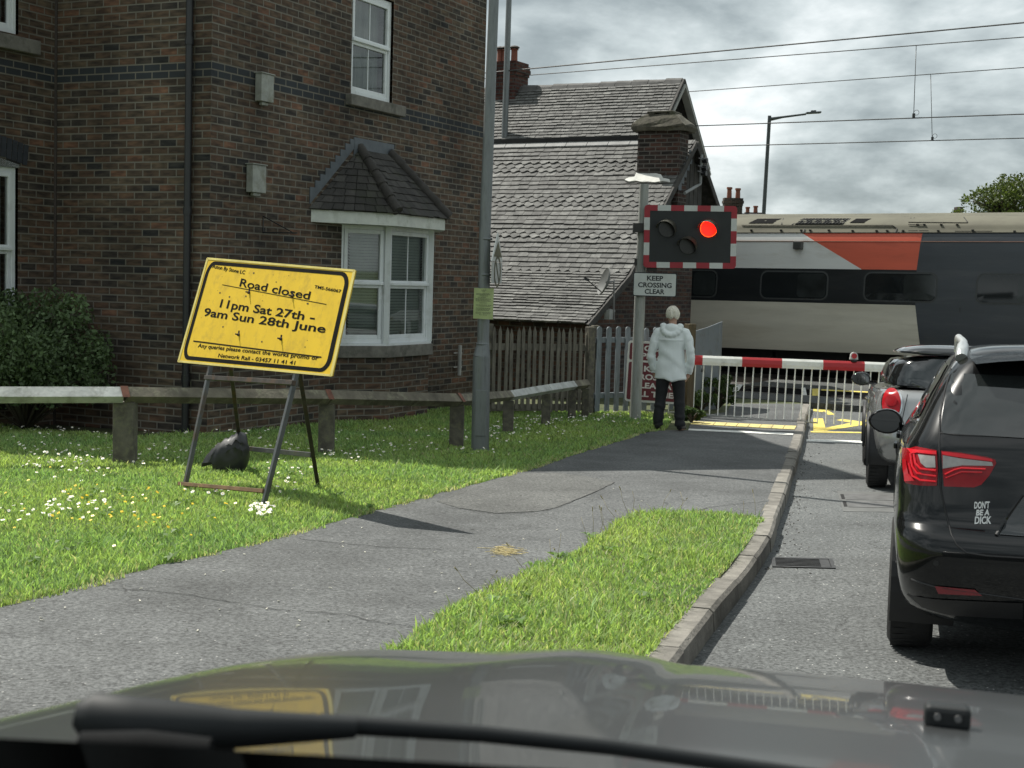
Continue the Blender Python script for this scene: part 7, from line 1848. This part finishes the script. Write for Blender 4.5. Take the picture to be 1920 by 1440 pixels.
# ------------------------------------------------------------------ person waiting at the crossing
PC = G(1254, 806); PM = Matrix((HR, HD, UPZ)).transposed().to_4x4(); PM.translation = PC
SC = .985
def ellip(bm, c, r, sub=3):
    r_ = bmesh.ops.create_icosphere(bm, subdivisions=sub, radius=1)
    for v in r_['verts']: v.co = Vector((c[0] + v.co.x * r[0], c[1] + v.co.y * r[1], c[2] + v.co.z * r[2]))
def etube(bm, rings, n=20):
    RR = [[bm.verts.new((cx + rx * math.cos(2 * math.pi * k / n), cy + ry * math.sin(2 * math.pi * k / n), z)) for k in range(n)] for cx, cy, z, rx, ry in rings]
    for a, b in zip(RR, RR[1:]):
        for k in range(n): bm.faces.new((a[k], a[(k + 1) % n], b[(k + 1) % n], b[k]))
    bm.faces.new(RR[0][::-1]); bm.faces.new(RR[-1])
def remesh(bm, vox, smooth_it=4):
    return modmesh(bm, [('REMESH', dict(mode='VOXEL', voxel_size=vox)), ('SMOOTH', dict(factor=.5, iterations=smooth_it))])
def place(me, mat, name, parent=None, disp=None):
    for v in me.vertices:
        if disp: v.co = v.co + disp(v.co, v.normal)
    for v in me.vertices: v.co = PM @ (v.co * SC)
    me.materials.clear(); me.materials.append(mat); me.name = name; me.polygons.foreach_set('use_smooth', [True] * len(me.polygons)); return link(name, me, parent)
skin = M('skin', (.42, .25, .18), .55, var=.1, scale=14)
bm = NB()
# one continuous body: legs, torso, arms, neck, head
for s_ in (-1, 1):
    tube(bm, [(s_ * .085, 0, .90), (s_ * .105, .01, .70), (s_ * .125, .015, .47), (s_ * .135, -.01, .32), (s_ * .15, -.02, .10), (s_ * .155, 0, .05)], [.085, .078, .055, .055, .038, .04], 16); tube(bm, [(s_ * .155, -.04, .04), (s_ * .175, .12, .035), (s_ * .18, .17, .03)], [.038, .042, .03], 12)
    ex = .262 if s_ < 0 else .262
    tube(bm, [(s_ * .12, 0, 1.36), (s_ * .19, -.01, 1.345), (s_ * .225, -.02, 1.22), (s_ * ex, -.035, 1.07), (s_ * .255, .0, .93), (s_ * .235, .035, .805)], [.06, .058, .046, .038, .036, .026], 14)
    # palm, four fingers and a thumb, relaxed
    tube(bm, [(s_ * .234, .037, .81), (s_ * .228, .045, .765), (s_ * .222, .052, .725)], [.024, .031, .027], 12)
    for k, ln in enumerate((.070, .078, .073, .058)):
        y = .082 - .021 * k; a = (s_ * .221, y, .735); b = (s_ * (.216 - .003 * k), y + .004, .735 - ln * .45); c = (s_ * (.198 - .002 * k), y + .004, .735 - ln * .80); d = (s_ * (.184), y + .002, .735 - ln * .95); tube(bm, [a, b, c, d], [.0098, .0092, .0085, .007], 8)
    tube(bm, [(s_ * .226, .075, .775), (s_ * .212, .098, .745), (s_ * .198, .105, .715)], [.0125, .011, .009], 8)
etube(bm, [(0, 0, .84, .13, .10), (0, 0, .95, .165, .11), (0, 0, 1.08, .15, .10), (0, 0, 1.25, .175, .11), (0, 0, 1.36, .15, .085), (0, .0, 1.42, .07, .065)])
tube(bm, [(0, -.005, 1.38), (0, .005, 1.47), (0, .015, 1.53)], [.062, .054, .056], 16)
ellip(bm, (-.004, .022, 1.585), (.076, .095, .108)); ellip(bm, (-.006, .055, 1.525), (.052, .058, .05)); ellip(bm, (-.008, .118, 1.568), (.012, .02, .022), 2)
for s_ in (-1, 1): ellip(bm, (s_ * .078 - .004, .012, 1.568), (.011, .02, .033), 2); ellip(bm, (s_ * .030 - .006, .100, 1.592), (.016, .012, .010), 2)
ellip(bm, (-.007, .104, 1.532), (.022, .010, .007), 2)
person = place(remesh(bm, .0075, 3), skin, 'person')
tag(person, 'person in a pale hooded jacket and black trousers standing with back turned at the barrier', 'person')
for ma_, px_, nm in ((M('eye_dark', (.03, .025, .02), .2), 0, 'eye'),):
    for s_ in (-1, 1):
        bm = NB(); ellip(bm, (s_ * .030 - .006, .109, 1.592), (.009, .005, .006), 2); me = bpy.data.meshes.new('eye'); bm.to_mesh(me); bm.free(); place(me, ma_, 'eye', person)
hairm = M('white_blond_hair', (.74, .71, .60), .6, var=.28, scale=34, stretch=(3, 3, .7), dirt=(.34, .30, .21), dscale=14, bump=.5, bscale=90)
bm = NB(); ellip(bm, (-.004, .004, 1.604), (.093, .110, .110), 5)
for v in list(bm.verts):
    if (v.co.y > .055 and v.co.z < 1.635) or v.co.z < 1.535 + .012 * math.sin(v.co.x * 70) or (v.co.y > .02 and v.co.z < 1.59): bm.verts.remove(v)
for v in bm.verts:
    d = v.co - Vector((0, .005, 1.60)); a = math.atan2(d.x, -d.y)
    v.co += d.normalized() * (.011 * noise.noise(Vector((a * 7, d.z * 10, 2))) + .008 * noise.noise(Vector((a * 22, d.z * 12, 5)))); 
    if v.co.z < 1.55: v.co.y += .012
bmesh.ops.solidify(bm, geom=bm.faces[:], thickness=.012)
me = bpy.data.meshes.new('hair'); bm.to_mesh(me); bm.free(); place(me, hairm, 'hair', person)
jm = M('pale_rain_jacket', (.74, .79, .78), .5, var=.05, scale=6, spec=.4)
bm = NB()
etube(bm, [(.0, 0, .705, .222, .155), (0, 0, .78, .216, .152), (0, -.005, .95, .192, .142), (0, -.005, 1.12, .176, .135), (0, -.01, 1.25, .19, .135), (0, -.01, 1.335, .195, .12), (0, -.005, 1.395, .16, .105), (0, .0, 1.43, .10, .085), (0, .005, 1.462, .084, .08)], 28)
for s_ in (-1, 1):
    tube(bm, [(s_ * .10, -.005, 1.36), (s_ * .185, -.01, 1.345), (s_ * .228, -.02, 1.25), (s_ * .262, -.04, 1.10), (s_ * .272, -.03, 1.02), (s_ * .262, .0, .90), (s_ * .248, .02, .815), (s_ * .242, .028, .79)], [.07, .074, .068, .060, .058, .054, .046, .045], 18)
# hood lying on the back
for k in range(9):
    t = math.pi * (k / 8); ellip(bm, (.115 * math.cos(t), -.075 - .055 * math.sin(t), 1.435 - .115 * math.sin(t)), (.052, .045, .045), 2)
ellip(bm, (0, -.105, 1.40), (.10, .045, .075), 3)
def jd(co, n):
    x, y, z = co; a = Vector((x * 7, y * 7, z * 7)); f = .005 * noise.noise(a * .6) + .008 * math.sin(26 * (z * .75 + x * .55 * (1 if x < .05 else .6)) + 3 * noise.noise(a * .7)) * (1 if z < 1.22 else .35) * (.5 + noise.noise(a * .5 + Vector((3, 1, 2))))
    if abs(x) > .215: f += .003 * math.sin(40 * z + 7 * noise.noise(a)) 
    if y < 0 and 1.235 < z < 1.262 and abs(x) < .17: f += .012 * (1.262 - z) / .027 if z > 1.243 else -.004
    if abs(z - .80) < .012 and abs(x) > .21: f -= .008
    if z < .76 and y < 0: z_ = .012 * (noise.noise(Vector((x * 6, 0, 4)))); return n * f + Vector((0, 0, z_ + -.030 * max(0, 1 - abs(x - .03) / .09)))
    return n * f
place(remesh(bm, .0105, 3), jm, 'jacket', person, jd)
tm = M('black_trousers', (.013, .014, .016), .8, var=.25)
bm = NB()
for s_ in (-1, 1): tube(bm, [(s_ * .07, 0, .92), (s_ * .092, 0, .78), (s_ * .112, .005, .62), (s_ * .126, .012, .47), (s_ * .138, -.008, .30), (s_ * .15, -.018, .14), (s_ * .153, -.01, .065)], [.105, .102, .092, .079, .076, .07, .074], 18)
etube(bm, [(0, 0, .80, .12, .11), (0, 0, .86, .165, .12), (0, 0, 1.0, .16, .11)])
place(remesh(bm, .011, 3), tm, 'trousers', person, lambda co, n: n * (.006 * math.sin(40 * co.z + 4 * noise.noise(co * 6)) * (1 if co.z < .35 else .4)))
shm = M('black_shoe', (.012, .012, .012), .4, var=.2)
for s_ in (-1, 1):
    bm = NB(); tube(bm, [(s_ * .15, -.075, .045), (s_ * .155, -.03, .055), (s_ * .168, .08, .046), (s_ * .18, .16, .036), (s_ * .183, .195, .028)], [.036, .047, .048, .042, .022], 14); ellip(bm, (s_ * .153, -.02, .085), (.048, .06, .05), 3)
    for v in bm.verts: v.co.z = max(v.co.z, .0)
    place(remesh(bm, .009, 2), shm, 'shoe', person)
